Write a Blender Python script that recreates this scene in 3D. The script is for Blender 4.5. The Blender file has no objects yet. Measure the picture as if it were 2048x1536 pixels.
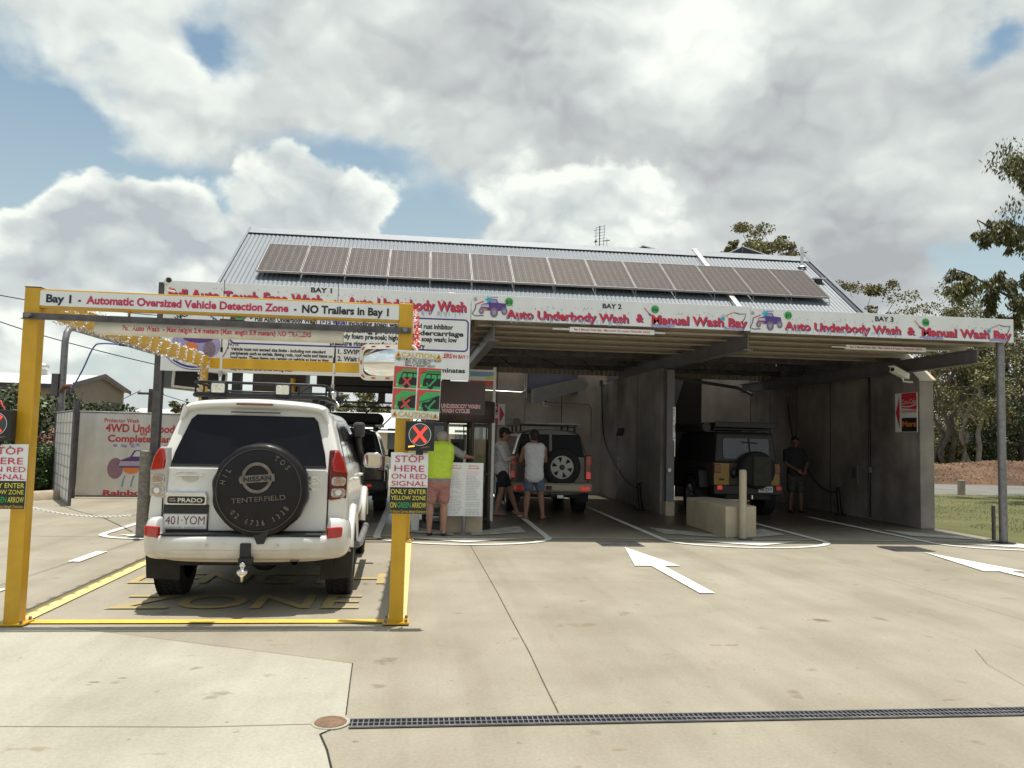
import bpy, bmesh, math, random
import numpy as np
from mathutils import Vector, Matrix, noise as mnoise
random.seed(7)
rnd = random.uniform
R = math.radians
PI = math.pi
scene = bpy.context.scene
col = scene.collection

# ------------------------------------------------------------------ camera
CF, CYAW, CPITCH, CROLL, CH = 1566.35, 0.11639, 0.068296, 0.023719, 1.6
fw = Vector((math.sin(CYAW)*math.cos(CPITCH), math.cos(CYAW)*math.cos(CPITCH), math.sin(CPITCH)))
r0 = Vector((math.cos(CYAW), -math.sin(CYAW), 0)); u0 = r0.cross(fw)
rt = math.cos(CROLL)*r0 + math.sin(CROLL)*u0
up = -math.sin(CROLL)*r0 + math.cos(CROLL)*u0
cam = bpy.data.cameras.new("camera"); camo = bpy.data.objects.new("camera", cam); col.objects.link(camo)
cam.sensor_width = 36; cam.lens = CF/2048*36; cam.clip_start = 0.05; cam.clip_end = 3000
M = Matrix.Identity(4)
for i in range(3):
    M[i][0] = rt[i]; M[i][1] = up[i]; M[i][2] = -fw[i]
M[2][3] = CH
camo.matrix_world = M
scene.camera = camo
O = Vector((0, 0, CH))
def ray(x, y): return fw + (x-1024)/CF*rt + (768-y)/CF*up
def G(x, y, z=0.0):
    d = ray(x, y); return O + d*((z-CH)/d.z)
def AY(x, y, Y):
    d = ray(x, y); return O + d*(Y/d.y)

# ------------------------------------------------------------------ light
scene.view_settings.view_transform = 'Standard'
scene.view_settings.look = 'None'
scene.view_settings.exposure = 0.36
scene.view_settings.gamma = 1
SUN_EL = 86.0
# shadows fall a little towards the camera and to the left
SUN_DIR = Vector((0.62, 0.78, 0)).normalized()*math.cos(R(SUN_EL)) + Vector((0, 0, math.sin(R(SUN_EL))))
sl = bpy.data.lights.new("sun", 'SUN'); sl.energy = 4.0; sl.angle = R(0.6); sl.color = (1.0, 0.955, 0.87)
so = bpy.data.objects.new("sun", sl); col.objects.link(so)
so.rotation_euler = SUN_DIR.to_track_quat('Z', 'Y').to_euler(); so.location = (0, 0, 30)

world = bpy.data.worlds.new("World"); scene.world = world; world.use_nodes = True
def build_world():
    nt = world.node_tree; N = nt.nodes; L = nt.links; N.clear()
    def nd(t, **k):
        n = N.new(t)
        for a, b in k.items(): setattr(n, a, b)
        return n
    def math_(op, a, b=None, clamp=False):
        n = nd('ShaderNodeMath', operation=op, use_clamp=clamp)
        for i, v in enumerate((a, b)):
            if v is None: continue
            if isinstance(v, (int, float)): n.inputs[i].default_value = v
            else: L.new(v, n.inputs[i])
        return n.outputs[0]
    def vmath(op, a, b=None):
        n = nd('ShaderNodeVectorMath', operation=op)
        for i, v in enumerate((a, b)):
            if v is None: continue
            if isinstance(v, (tuple, Vector)): n.inputs[i].default_value = tuple(v)
            else: L.new(v, n.inputs[i])
        return n
    tc = nd('ShaderNodeTexCoord')
    D = vmath('NORMALIZE', tc.outputs['Generated']).outputs[0]
    sky = nd('ShaderNodeTexSky', sky_type='NISHITA', sun_disc=False)
    sky.sun_elevation = R(SUN_EL); sky.sun_rotation = math.atan2(SUN_DIR.x, SUN_DIR.y)
    sky.air_density = 1.3; sky.dust_density = 1.5
    # stretched coordinates: clouds flatten towards the horizon
    mp = nd('ShaderNodeMapping'); L.new(D, mp.inputs['Vector']); mp.inputs['Scale'].default_value = (1, 1, 1.35)
    P = mp.outputs[0]
    def fbm(vec, scale, detail, rough=.58, dist=0.0, off=None):
        if off is not None: vec = vmath('ADD', vec, off).outputs[0]
        n = nd('ShaderNodeTexNoise'); L.new(vec, n.inputs['Vector'])
        n.inputs['Scale'].default_value = scale; n.inputs['Detail'].default_value = detail
        n.inputs['Roughness'].default_value = rough; n.inputs['Distortion'].default_value = dist
        return n.outputs['Fac']
    # warp used for lumpy edges
    wn = nd('ShaderNodeTexNoise'); L.new(P, wn.inputs['Vector']); wn.inputs['Scale'].default_value = 9; wn.inputs['Detail'].default_value = 5
    wv = vmath('SCALE', vmath('SUBTRACT', wn.outputs['Color'], (.5, .5, .5)).outputs[0]); wv.inputs['Scale'].default_value = .16
    W = vmath('ADD', D, wv.outputs[0]).outputs[0]
    def spots(lst):
        acc = None
        for (px, py, rad, s) in lst:
            c = ray(px, py).normalized()
            d = vmath('DISTANCE', W, tuple(c)).outputs['Value']
            q = math_('DIVIDE', d, rad/CF*1.0)
            g = math_('EXPONENT', math_('MULTIPLY', math_('MULTIPLY', q, q), -1.0))
            g = math_('MULTIPLY', g, s)
            acc = g if acc is None else math_('ADD', acc, g)
        return acc
    def puff(vec, scale, detail, off):
        vec = vmath('ADD', vec, off).outputs[0]
        v = nd('ShaderNodeTexVoronoi', feature='F1', normalize=True); L.new(vec, v.inputs['Vector']); v.inputs['Scale'].default_value = scale; v.inputs['Detail'].default_value = detail; v.inputs['Roughness'].default_value = .5; v.inputs['Lacunarity'].default_value = 2.3
        return v.outputs['Distance']
    W2s = vmath('SCALE', wv.outputs[0]); W2s.inputs['Scale'].default_value = .7
    W2 = vmath('ADD', P, W2s.outputs[0]).outputs[0]
    pf = puff(W2, 7.0, 2.0, (.2, .5, .1)); pf2 = puff(W2, 7.0, 2.0, (.2, .5, .125))
    # soft high sheet
    dens_spots = spots([(415, 105, 55, -.42), (540, 135, 80, -.15), (10, 290, 130, -.55), (110, 345, 110, -.40), (250, 340, 100, -.30), (380, 370, 60, -.2), (660, 330, 110, -.28), (860, 300, 110, -.30), (780, 400, 120, -.34), (930, 400, 90, -.28),
                        (1120, 285, 80, -.24), (2030, 40, 60, -.55), (1915, 555, 70, -.42), (2040, 520, 100, -.5), (180, 690, 120, -.12), (20, 450, 90, -.3), (420, 520, 90, -.2),
                        (200, 100, 170, .25), (600, 220, 120, .22), (1250, 150, 420, .3), (1650, 300, 420, .3), (1180, 430, 110, .2), (870, 60, 200, .3), (330, 220, 90, .24), (960, 190, 90, .2)])
    n1 = fbm(P, 3.4, 8, .58, .1)
    dens = math_('ADD', math_('ADD', n1, dens_spots), math_('MULTIPLY', math_('SUBTRACT', .36, pf), .26))
    cov = nd('ShaderNodeMapRange', interpolation_type='SMOOTHSTEP'); L.new(dens, cov.inputs['Value'])
    cov.inputs['From Min'].default_value = .29; cov.inputs['From Max'].default_value = .64
    relief = math_('MULTIPLY', math_('SUBTRACT', pf2, pf), 1.3)
    br_spots = spots([(1290, 60, 130, .6), (1400, 160, 130, .3), (150, 60, 140, .25), (430, 40, 120, .2), (400, 190, 110, .4), (1930, 350, 100, .4), (1500, 60, 150, .3), (700, 250, 100, .35), (1780, 290, 90, .3), (1480, 460, 110, .15), (1300, 420, 90, .2),
                      (1700, 470, 210, -.62), (1000, 150, 110, -.35), (830, 140, 90, -.35), (1430, 330, 130, -.42), (1900, 130, 150, -.35), (1130, 230, 90, -.25), (560, 80, 70, -.4), (1600, 170, 90, -.3)])
    n3 = fbm(P, 2.8, 5, .5, .1, (1.7, .4, .9))
    b = math_('ADD', math_('ADD', relief, math_('MULTIPLY', br_spots, .6)), math_('MULTIPLY', math_('SUBTRACT', n3, .5), 1.5))
    b = math_('ADD', b, math_('MULTIPLY', math_('SUBTRACT', .36, pf), .5))
    b = math_('ADD', b, .56, True)
    def ramp3(f, c0, c1, c2):
        cr = nd('ShaderNodeValToRGB'); L.new(f, cr.inputs[0]); e = cr.color_ramp.elements
        e[0].position = .05; e[0].color = (*c0, 1); e[1].position = .95; e[1].color = (*c2, 1); m = e.new(.5); m.color = (*c1, 1); return cr
    cr = ramp3(b, (3.5, 3.65, 3.8), (5.3, 5.65, 5.5), (7.7, 8.1, 7.5))
    # heaped cumulus low down on the left and over the roof
    cum = spots([(255, 440, 75, .75), (330, 450, 65, .6), (200, 520, 110, .6), (350, 540, 100, .5), (105, 480, 62, .75), (50, 530, 90, .55), (560, 400, 95, .6), (660, 440, 80, .55), (720, 480, 60, .4), (480, 450, 70, .4), (1190, 410, 70, .6), (1290, 430, 120, .5), (1030, 470, 110, .5), (1120, 460, 80, .4), (1800, 620, 90, .28), (120, 640, 180, .2), (500, 560, 160, .2)])
    d2 = math_('ADD', cum, math_('ADD', math_('MULTIPLY', math_('SUBTRACT', .34, pf), .9), math_('MULTIPLY', math_('SUBTRACT', n1, .5), .6)))
    cov2 = nd('ShaderNodeMapRange', interpolation_type='SMOOTHSTEP'); L.new(d2, cov2.inputs['Value']); cov2.inputs['From Min'].default_value = .30; cov2.inputs['From Max'].default_value = .47
    sh2 = nd('ShaderNodeMapRange'); L.new(cum, sh2.inputs['Value']); sh2.inputs['From Min'].default_value = .35; sh2.inputs['From Max'].default_value = 1.1; sh2.inputs['To Min'].default_value = .86; sh2.inputs['To Max'].default_value = .22
    b2 = math_('ADD', sh2.outputs[0], math_('ADD', math_('MULTIPLY', math_('SUBTRACT', .34, pf), 1.25), math_('MULTIPLY', math_('SUBTRACT', pf2, pf), 2.6)), True)
    cr2 = ramp3(b2, (3.9, 4.2, 4.45), (5.4, 5.8, 5.7), (7.5, 7.9, 7.3))
    # the blue between the clouds, from the sky texture, hazier low down
    tint = nd('ShaderNodeMix', data_type='RGBA', blend_type='MULTIPLY'); tint.inputs['Factor'].default_value = 1
    L.new(sky.outputs[0], tint.inputs['A']); tint.inputs['B'].default_value = (.82, .90, .84, 1)
    sep = nd('ShaderNodeSeparateXYZ'); L.new(D, sep.inputs[0])
    hz = nd('ShaderNodeMapRange'); L.new(sep.outputs['Z'], hz.inputs['Value'])
    hz.inputs['From Min'].default_value = 0.0; hz.inputs['From Max'].default_value = .42; hz.inputs['To Min'].default_value = .8; hz.inputs['To Max'].default_value = .05
    hm = nd('ShaderNodeMix', data_type='RGBA'); L.new(hz.outputs[0], hm.inputs['Factor']); L.new(tint.outputs['Result'], hm.inputs['A']); hm.inputs['B'].default_value = (5.0, 5.75, 5.9, 1)
    mx = nd('ShaderNodeMix', data_type='RGBA'); L.new(cov.outputs[0], mx.inputs['Factor']); L.new(hm.outputs['Result'], mx.inputs['A']); L.new(cr.outputs[0], mx.inputs['B'])
    mx2 = nd('ShaderNodeMix', data_type='RGBA'); L.new(cov2.outputs[0], mx2.inputs['Factor']); L.new(mx.outputs['Result'], mx2.inputs['A']); L.new(cr2.outputs[0], mx2.inputs['B'])
    bg = nd('ShaderNodeBackground'); L.new(mx2.outputs['Result'], bg.inputs['Color']); bg.inputs['Strength'].default_value = .1
    out = nd('ShaderNodeOutputWorld'); L.new(bg.outputs[0], out.inputs['Surface'])
build_world()

# ------------------------------------------------------------------ materials
def add_dirt(m, z0, z1, c, amt=.75):
    """road dust thrown up on the lower body"""
    nt = m.node_tree; N = nt.nodes; L = nt.links; b = N['Principled BSDF']; src = b.inputs['Base Color'].links[0].from_socket
    tc = N.new('ShaderNodeTexCoord'); sp = N.new('ShaderNodeSeparateXYZ'); L.new(tc.outputs['Object'], sp.inputs[0]); n = N.new('ShaderNodeTexNoise'); n.inputs['Scale'].default_value = 5; n.inputs['Detail'].default_value = 7; L.new(tc.outputs['Object'], n.inputs['Vector'])
    a = N.new('ShaderNodeMath'); a.operation = 'MULTIPLY_ADD'; L.new(n.outputs['Fac'], a.inputs[0]); a.inputs[1].default_value = -.5; L.new(sp.outputs['Z'], a.inputs[2])
    mr = N.new('ShaderNodeMapRange'); L.new(a.outputs[0], mr.inputs['Value']); mr.inputs['From Min'].default_value = z1-.25; mr.inputs['From Max'].default_value = z0-.25; mr.inputs['To Max'].default_value = amt
    x = N.new('ShaderNodeMix'); x.data_type = 'RGBA'; L.new(mr.outputs[0], x.inputs['Factor']); L.new(src, x.inputs['A']); x.inputs['B'].default_value = (*c, 1); L.new(x.outputs['Result'], b.inputs['Base Color'])
def s2l(c): return tuple((x/12.92 if x <= .04045 else ((x+.055)/1.055)**2.4) for x in c)
MATS = {}
def mat(name, c, rough=.6, metal=0.0, var=.12, scale=6.0, bump=0.0, bscale=60.0, coat=0.0, spec=.5, emit=None, estr=1.0, trans=0.0, c2=None, alpha=1.0, island=0.0, streak=0.0):
    """procedural surface: base colour broken up by two noises, optional bump, streaks down the z axis, per-leaf variation"""
    if name in MATS: return MATS[name]
    m = bpy.data.materials.new(name); m.use_nodes = True
    nt = m.node_tree; N = nt.nodes; L = nt.links
    b = N['Principled BSDF']
    tc = N.new('ShaderNodeTexCoord')
    n1 = N.new('ShaderNodeTexNoise'); n1.inputs['Scale'].default_value = scale; n1.inputs['Detail'].default_value = 6; n1.inputs['Roughness'].default_value = .6
    L.new(tc.outputs['Object'], n1.inputs['Vector'])
    ramp = N.new('ShaderNodeValToRGB'); L.new(n1.outputs['Fac'], ramp.inputs[0])
    e = ramp.color_ramp.elements; e[0].position = .3; e[1].position = .7
    cc = c2 if c2 else tuple(min(1, x*(1+var)) for x in c)
    e[0].color = (*[x*(1-var) for x in c], 1) if not c2 else (*c, 1); e[1].color = (*cc, 1)
    cur = ramp.outputs[0]
    if streak > 0:
        mp = N.new('ShaderNodeMapping'); mp.inputs['Scale'].default_value = (3.2, 3.2, .35); L.new(tc.outputs['Object'], mp.inputs['Vector'])
        n2 = N.new('ShaderNodeTexNoise'); n2.inputs['Scale'].default_value = 1.2; n2.inputs['Detail'].default_value = 5; L.new(mp.outputs[0], n2.inputs['Vector'])
        r2 = N.new('ShaderNodeValToRGB'); L.new(n2.outputs['Fac'], r2.inputs[0]); r2.color_ramp.elements[0].position = .38; r2.color_ramp.elements[1].position = .62
        r2.color_ramp.elements[0].color = (1-streak, 1-streak, 1-streak, 1); r2.color_ramp.elements[1].color = (1, 1, 1, 1)
        mm = N.new('ShaderNodeMix'); mm.data_type = 'RGBA'; mm.blend_type = 'MULTIPLY'; mm.inputs['Factor'].default_value = 1
        L.new(cur, mm.inputs['A']); L.new(r2.outputs[0], mm.inputs['B']); cur = mm.outputs['Result']
    if island > 0:
        ge = N.new('ShaderNodeNewGeometry'); hs = N.new('ShaderNodeHueSaturation'); L.new(cur, hs.inputs['Color'])
        mr = N.new('ShaderNodeMapRange'); mr.inputs['To Min'].default_value = 1-island; mr.inputs['To Max'].default_value = 1+island
        L.new(ge.outputs['Random Per Island'], mr.inputs['Value']); L.new(mr.outputs[0], hs.inputs['Value'])
        mr2 = N.new('ShaderNodeMapRange'); mr2.inputs['To Min'].default_value = .5-.03*island; mr2.inputs['To Max'].default_value = .5+.03*island
        L.new(ge.outputs['Random Per Island'], mr2.inputs['Value']); L.new(mr2.outputs[0], hs.inputs['Hue']); cur = hs.outputs[0]
    L.new(cur, b.inputs['Base Color'])
    rr = N.new('ShaderNodeMapRange'); L.new(n1.outputs['Fac'], rr.inputs['Value']); rr.inputs['To Min'].default_value = max(0, rough-.1*(rough > .1)); rr.inputs['To Max'].default_value = min(1, rough+.1*(rough > .1))
    L.new(rr.outputs[0], b.inputs['Roughness'])
    b.inputs['Metallic'].default_value = metal
    b.inputs['Coat Weight'].default_value = coat; b.inputs['Coat Roughness'].default_value = .06
    b.inputs['Specular IOR Level'].default_value = spec
    b.inputs['Transmission Weight'].default_value = trans; b.inputs['Alpha'].default_value = alpha
    if emit: b.inputs['Emission Color'].default_value = (*emit, 1); b.inputs['Emission Strength'].default_value = estr
    if bump > 0:
        nb = N.new('ShaderNodeTexNoise'); nb.inputs['Scale'].default_value = bscale; nb.inputs['Detail'].default_value = 5; L.new(tc.outputs['Object'], nb.inputs['Vector'])
        bp = N.new('ShaderNodeBump'); bp.inputs['Strength'].default_value = bump; bp.inputs['Distance'].default_value = .02; L.new(nb.outputs['Fac'], bp.inputs['Height']); L.new(bp.outputs[0], b.inputs['Normal'])
    MATS[name] = m
    return m

def ground_mat(name, c_lo, c_hi, wet=False, stain=.5, rough=.85, seed=0.0, smears=()):
    m = bpy.data.materials.new(name); m.use_nodes = True
    nt = m.node_tree; N = nt.nodes; L = nt.links; b = N['Principled BSDF']
    ge = N.new('ShaderNodeNewGeometry'); ad = N.new('ShaderNodeVectorMath'); ad.operation = 'ADD'; ad.inputs[1].default_value = (seed, seed*.7, 0); L.new(ge.outputs['Position'], ad.inputs[0])
    P = ad.outputs[0]
    def noise(s, d, vec=P, ro=.6):
        n = N.new('ShaderNodeTexNoise'); n.inputs['Scale'].default_value = s; n.inputs['Detail'].default_value = d; n.inputs['Roughness'].default_value = ro; L.new(vec, n.inputs['Vector']); return n.outputs['Fac']
    def ramp(f, p0, p1, a, bb):
        r = N.new('ShaderNodeValToRGB'); L.new(f, r.inputs[0]); e = r.color_ramp.elements; e[0].position = p0; e[1].position = p1; e[0].color = (*a, 1); e[1].color = (*bb, 1); return r.outputs[0]
    def mul(a, bb, f=1.0):
        x = N.new('ShaderNodeMix'); x.data_type = 'RGBA'; x.blend_type = 'MULTIPLY'; x.inputs['Factor'].default_value = f; L.new(a, x.inputs['A']); L.new(bb, x.inputs['B']); return x.outputs['Result']
    st = N.new('ShaderNodeMapping'); st.inputs['Scale'].default_value = (1, .35, 1); L.new(P, st.inputs['Vector'])
    cur = ramp(noise(.35, 8), .3, .72, c_lo, c_hi)
    cur = mul(cur, ramp(noise(1.6, 6, st.outputs[0]), .25, .65, (.86, .85, .83), (1.03, 1.03, 1.03)))
    cur = mul(cur, ramp(noise(45, 4), .3, .7, (.9, .9, .9), (1.08, 1.08, 1.07)))
    cur = mul(cur, ramp(noise(220, 2), .35, .65, (.9, .9, .89), (1.07, 1.07, 1.06)))
    # broad patches, faint tyre tracks running along the lanes
    cur = mul(cur, ramp(noise(.9, 5, P, .55), .36, .58, (.90, .89, .87), (1.03, 1.03, 1.03)))
    tk = N.new('ShaderNodeMapping'); tk.inputs['Scale'].default_value = (1.5, .06, 1); L.new(P, tk.inputs['Vector'])
    cur = mul(cur, ramp(noise(1.3, 4, tk.outputs[0], .5), .36, .5, (.86, .845, .82), (1.02, 1.02, 1.02)), stain)
    cur = mul(cur, ramp(noise(7.5, 4, st.outputs[0], .6), .28, .40, (.80, .76, .70), (1, 1, 1)), stain*.7)
    # oil drips: small dark spots and a few wide smears
    cur = mul(cur, ramp(noise(3.4, 3, P, .5), .27, .33, (.55, .48, .42), (1, 1, 1)), stain)
    cur = mul(cur, ramp(noise(13, 2, P, .4), .22, .26, (.5, .42, .36), (1, 1, 1)), stain)
    for (sx_, sy_, rx_, ry_, dk_) in smears:      # old spills, each where it lies
        o_ = N.new('ShaderNodeVectorMath'); o_.operation = 'SUBTRACT'; L.new(ge.outputs['Position'], o_.inputs[0]); o_.inputs[1].default_value = (sx_, sy_, 0)
        q_ = N.new('ShaderNodeVectorMath'); q_.operation = 'MULTIPLY'; L.new(o_.outputs[0], q_.inputs[0]); q_.inputs[1].default_value = (1/rx_, 1/ry_, 0)
        l_ = N.new('ShaderNodeVectorMath'); l_.operation = 'LENGTH'; L.new(q_.outputs[0], l_.inputs[0])
        a_ = N.new('ShaderNodeMath'); a_.operation = 'MULTIPLY_ADD'; L.new(noise(5, 5), a_.inputs[0]); a_.inputs[1].default_value = 1.6; L.new(l_.outputs['Value'], a_.inputs[2])
        cur = mul(cur, ramp(a_.outputs[0], .85, 1.75, tuple(dk_*k for k in (1, .9, .8)), (1, 1, 1)))
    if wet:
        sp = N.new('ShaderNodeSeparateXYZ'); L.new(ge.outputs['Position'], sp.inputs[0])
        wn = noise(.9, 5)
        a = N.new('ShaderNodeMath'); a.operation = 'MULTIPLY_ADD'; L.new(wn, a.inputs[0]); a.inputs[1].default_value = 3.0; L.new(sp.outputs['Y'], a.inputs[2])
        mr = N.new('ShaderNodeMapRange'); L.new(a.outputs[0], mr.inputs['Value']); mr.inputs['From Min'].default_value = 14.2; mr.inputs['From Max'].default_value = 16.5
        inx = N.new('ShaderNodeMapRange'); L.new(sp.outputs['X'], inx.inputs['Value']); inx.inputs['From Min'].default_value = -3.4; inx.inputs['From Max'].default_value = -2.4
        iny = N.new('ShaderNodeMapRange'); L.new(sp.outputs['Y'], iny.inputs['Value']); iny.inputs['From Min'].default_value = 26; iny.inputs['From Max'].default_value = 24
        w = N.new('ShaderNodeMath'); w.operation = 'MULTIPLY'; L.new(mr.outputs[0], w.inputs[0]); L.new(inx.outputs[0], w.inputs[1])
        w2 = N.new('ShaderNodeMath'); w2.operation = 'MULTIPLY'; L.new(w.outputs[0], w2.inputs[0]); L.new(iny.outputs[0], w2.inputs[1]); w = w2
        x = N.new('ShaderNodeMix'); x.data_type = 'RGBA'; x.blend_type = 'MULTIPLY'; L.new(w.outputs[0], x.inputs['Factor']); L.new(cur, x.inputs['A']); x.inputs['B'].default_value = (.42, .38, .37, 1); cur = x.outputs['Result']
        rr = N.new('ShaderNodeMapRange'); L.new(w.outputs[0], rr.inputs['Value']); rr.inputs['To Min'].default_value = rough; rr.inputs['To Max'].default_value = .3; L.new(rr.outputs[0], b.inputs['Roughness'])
    else: b.inputs['Roughness'].default_value = rough
    L.new(cur, b.inputs['Base Color'])
    bp = N.new('ShaderNodeBump'); bp.inputs['Strength'].default_value = .25; bp.inputs['Distance'].default_value = .01; L.new(noise(90, 5), bp.inputs['Height']); L.new(bp.outputs[0], b.inputs['Normal'])
    MATS[name] = m
    return m

yellow = mat('yellow_paint', (.63, .355, .012), .42, var=.10, scale=5, coat=.15, streak=.14)
white_panel = mat('white_sign_panel', (.80, .82, .83), .35, var=.03, scale=2, streak=.05)
red_ink = mat('red_ink', (.62, .03, .05), .4, var=.08)
dkred_ink = mat('crimson_ink', (.55, .03, .10), .4, var=.08)
black_ink = mat('black_ink', (.012, .012, .018), .45, var=.1)
navy_ink = mat('navy_ink', (.02, .02, .25), .45, var=.1)
purple_ink = mat('purple_ink', (.10, .05, .25), .45, var=.2)
lilac_ink = mat('lilac_ink', (.36, .33, .58), .5, var=.25, scale=30)
cyan_ink = mat('cyan_ink', (.05, .42, .62), .45, var=.25, scale=20)
green_ink = mat('green_ink', (.07, .40, .10), .45, var=.1)
grass_ink = mat('mid_green_ink', (.05, .42, .13), .45, var=.06)
signred = mat('sign_red', (.62, .075, .06), .42, var=.06)
orange_ink = mat('orange_ink', (.75, .22, .05), .45)
yellow_ink = mat('yellow_ink', (.75, .68, .10), .45, var=.05)
gold_ink = mat('gold_ink', (.65, .45, .06), .45, var=.05)
black_panel = mat('black_sign_panel', (.018, .017, .014), .4, var=.1)
galv = mat('galvanised_steel', (.26, .25, .26), .5, .55, var=.25, scale=14, streak=.2)
dkgalv = mat('weathered_steel', (.13, .12, .125), .55, .4, var=.3, scale=10, streak=.25)
blacksteel = mat('black_steel', (.012, .012, .014), .4, .2, var=.2)
blackplastic = mat('black_plastic', (.014, .014, .016), .5, var=.25, bump=.1)
rubber = mat('tyre_rubber', (.014, .013, .013), .8, var=.35, scale=12, bump=.3, bscale=90)
chrome = mat('chrome', (.75, .75, .76), .12, 1.0, var=.05)
alu = mat('aluminium', (.62, .62, .60), .35, .8, var=.1)
tinsel_silver = mat('silver_tinsel', (.78, .77, .74), .5, .0, var=.4, scale=60, island=.4)
tinsel_red = mat('red_tinsel', (.60, .01, .01), .35, .2, var=.4, scale=60, island=.4)
conc_damp_shaded = mat('damp_shaded_concrete', (.10, .087, .082), .6, c2=(.42, .365, .33), scale=.55, bump=.2, bscale=30, streak=.15)  # side walls: damp stains plus bay shade put into the colour; rear wall lighter
conc_wall = mat('concrete_wall', (.50, .445, .40), .85, var=.3, scale=.9, bump=.2, bscale=30, streak=.10)
conc_block = mat('cast_concrete', (.46, .385, .28), .9, var=.16, scale=2.2, bump=.3, bscale=40, streak=.04)
roof_steel = mat('zinc_roof_sheet', (.175, .195, .22), .55, .1, var=.06, scale=1.5, streak=.08)
under_steel = mat('roof_underside', (.30, .25, .21), .55, .2, var=.15, scale=3)
purlin_steel = mat('galvanised_purlin', (.40, .345, .28), .55, .15, var=.12, scale=5)
beam_steel = mat('grey_beam_paint', (.16, .15, .165), .5, .1, var=.15, scale=4, streak=.1)
navy_trim = mat('navy_flashing', (.035, .042, .065), .55, .0, var=.1)
glass_dark = mat('tinted_glass', (.008, .007, .010), .07, 0, var=.1, spec=.28)
white_car = mat('white_car_paint', (.76, .755, .73), .32, 0, var=.03, scale=2.5, coat=.8)
add_dirt(white_car, .42, .74, (.33, .25, .17), .6)
seam = mat('panel_gap', (.012, .012, .012), .8)
cover_vinyl = mat('black_vinyl', (.009, .0075, .0095), .36, var=.3, scale=5, bump=.5, bscale=4, spec=.3)
cover_ink = mat('faded_cream_ink', (.09, .074, .064), .5, c2=(.22, .185, .155), scale=14)
lens_red = mat('red_lens', (.42, .012, .015), .1, coat=1.0, var=.2, scale=25)
lens_clear = mat('clear_lens', (.50, .46, .42), .12, .35, coat=1.0, var=.35, scale=30)
led_red = mat('red_led', (.8, .02, .01), .4, emit=(1, .05, .03), estr=2.2)
brake_glow = mat('lit_brake_lens', (.6, .02, .02), .2, emit=(1, .04, .03), estr=.16, coat=1)
brake_dim = mat('dim_tail_lens', (.35, .012, .015), .2, emit=(1, .03, .03), estr=.06, coat=1)
led_amber = mat('amber_led', (.8, .3, .02), .4, emit=(1, .4, .05), estr=2.5)
plate_white = mat('plate_white', (.78, .77, .74), .4, var=.03)
maroon_ink = mat('maroon_ink', (.16, .01, .05), .45)
mirror_glass = mat('mirror_glass', (.85, .85, .85), .03, 1.0, var=.01)
wht_plastic = mat('white_plastic', (.78, .78, .74), .45, var=.05)
line_white = mat('road_marking_white', (.60, .58, .52), .7, c2=(.76, .76, .72), scale=2.6, bump=.1)
line_yellow = mat('road_marking_yellow', (.72, .46, .06), .7, var=.14, scale=5, bump=.1)
line_cream = mat('worn_marking_yellow', (.72, .53, .22), .7, var=.1, scale=5, bump=.1)
skin = mat('skin', (.42, .22, .15), .55, var=.1, scale=15)
skin_tan = mat('tanned_skin', (.30, .15, .095), .55, var=.12, scale=15)
leaf_dark = mat('dark_leaf', (.03, .048, .015), .55, c2=(.075, .10, .03), scale=1.6, island=.35)
leaf_gum = mat('gum_leaf', (.055, .06, .022), .55, c2=(.17, .16, .055), scale=.9, island=.35)
leaf_olive = mat('olive_leaf', (.085, .085, .028), .6, c2=(.24, .21, .07), scale=.7, island=.35)
leaf_bright = mat('hedge_leaf', (.03, .07, .012), .5, c2=(.075, .13, .025), scale=3, island=.35)
leaf_rust = mat('reddish_leaf', (.13, .06, .04), .65, c2=(.22, .13, .09), scale=3, island=.35)
bark = mat('bark', (.05, .038, .032), .9, c2=(.15, .12, .10), scale=3, bump=.4, bscale=20)
bark_pale = mat('pale_bark', (.24, .20, .16), .85, c2=(.42, .37, .31), scale=2.5, bump=.3, bscale=20)

# ------------------------------------------------------------------ mesh helpers
class Frame:
    """a flat drawing frame: origin, u (right), v (up), n (towards the viewer)"""
    def __init__(s, o, u=(1, 0, 0), v=(0, 0, 1)):
        s.o = Vector(o); s.u = Vector(u).normalized(); s.v = Vector(v).normalized(); s.n = s.u.cross(s.v)
    def p(s, a, b, d=0.0): return s.o + s.u*a + s.v*b + s.n*d
_txt = {}
def text_geo(st, bold):
    k = (st, bold)
    if k not in _txt:
        c = bpy.data.curves.new('lettering', 'FONT'); c.body = st; c.offset = bold; c.resolution_u = 3
        o = bpy.data.objects.new('lettering', c); me = o.to_mesh()
        vs = [(v.co.x, v.co.y) for v in me.vertices]; fs = [tuple(p.vertices) for p in me.polygons]
        o.to_mesh_clear(); bpy.data.objects.remove(o); bpy.data.curves.remove(c)
        _txt[k] = (vs, fs)
    return _txt[k]
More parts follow.
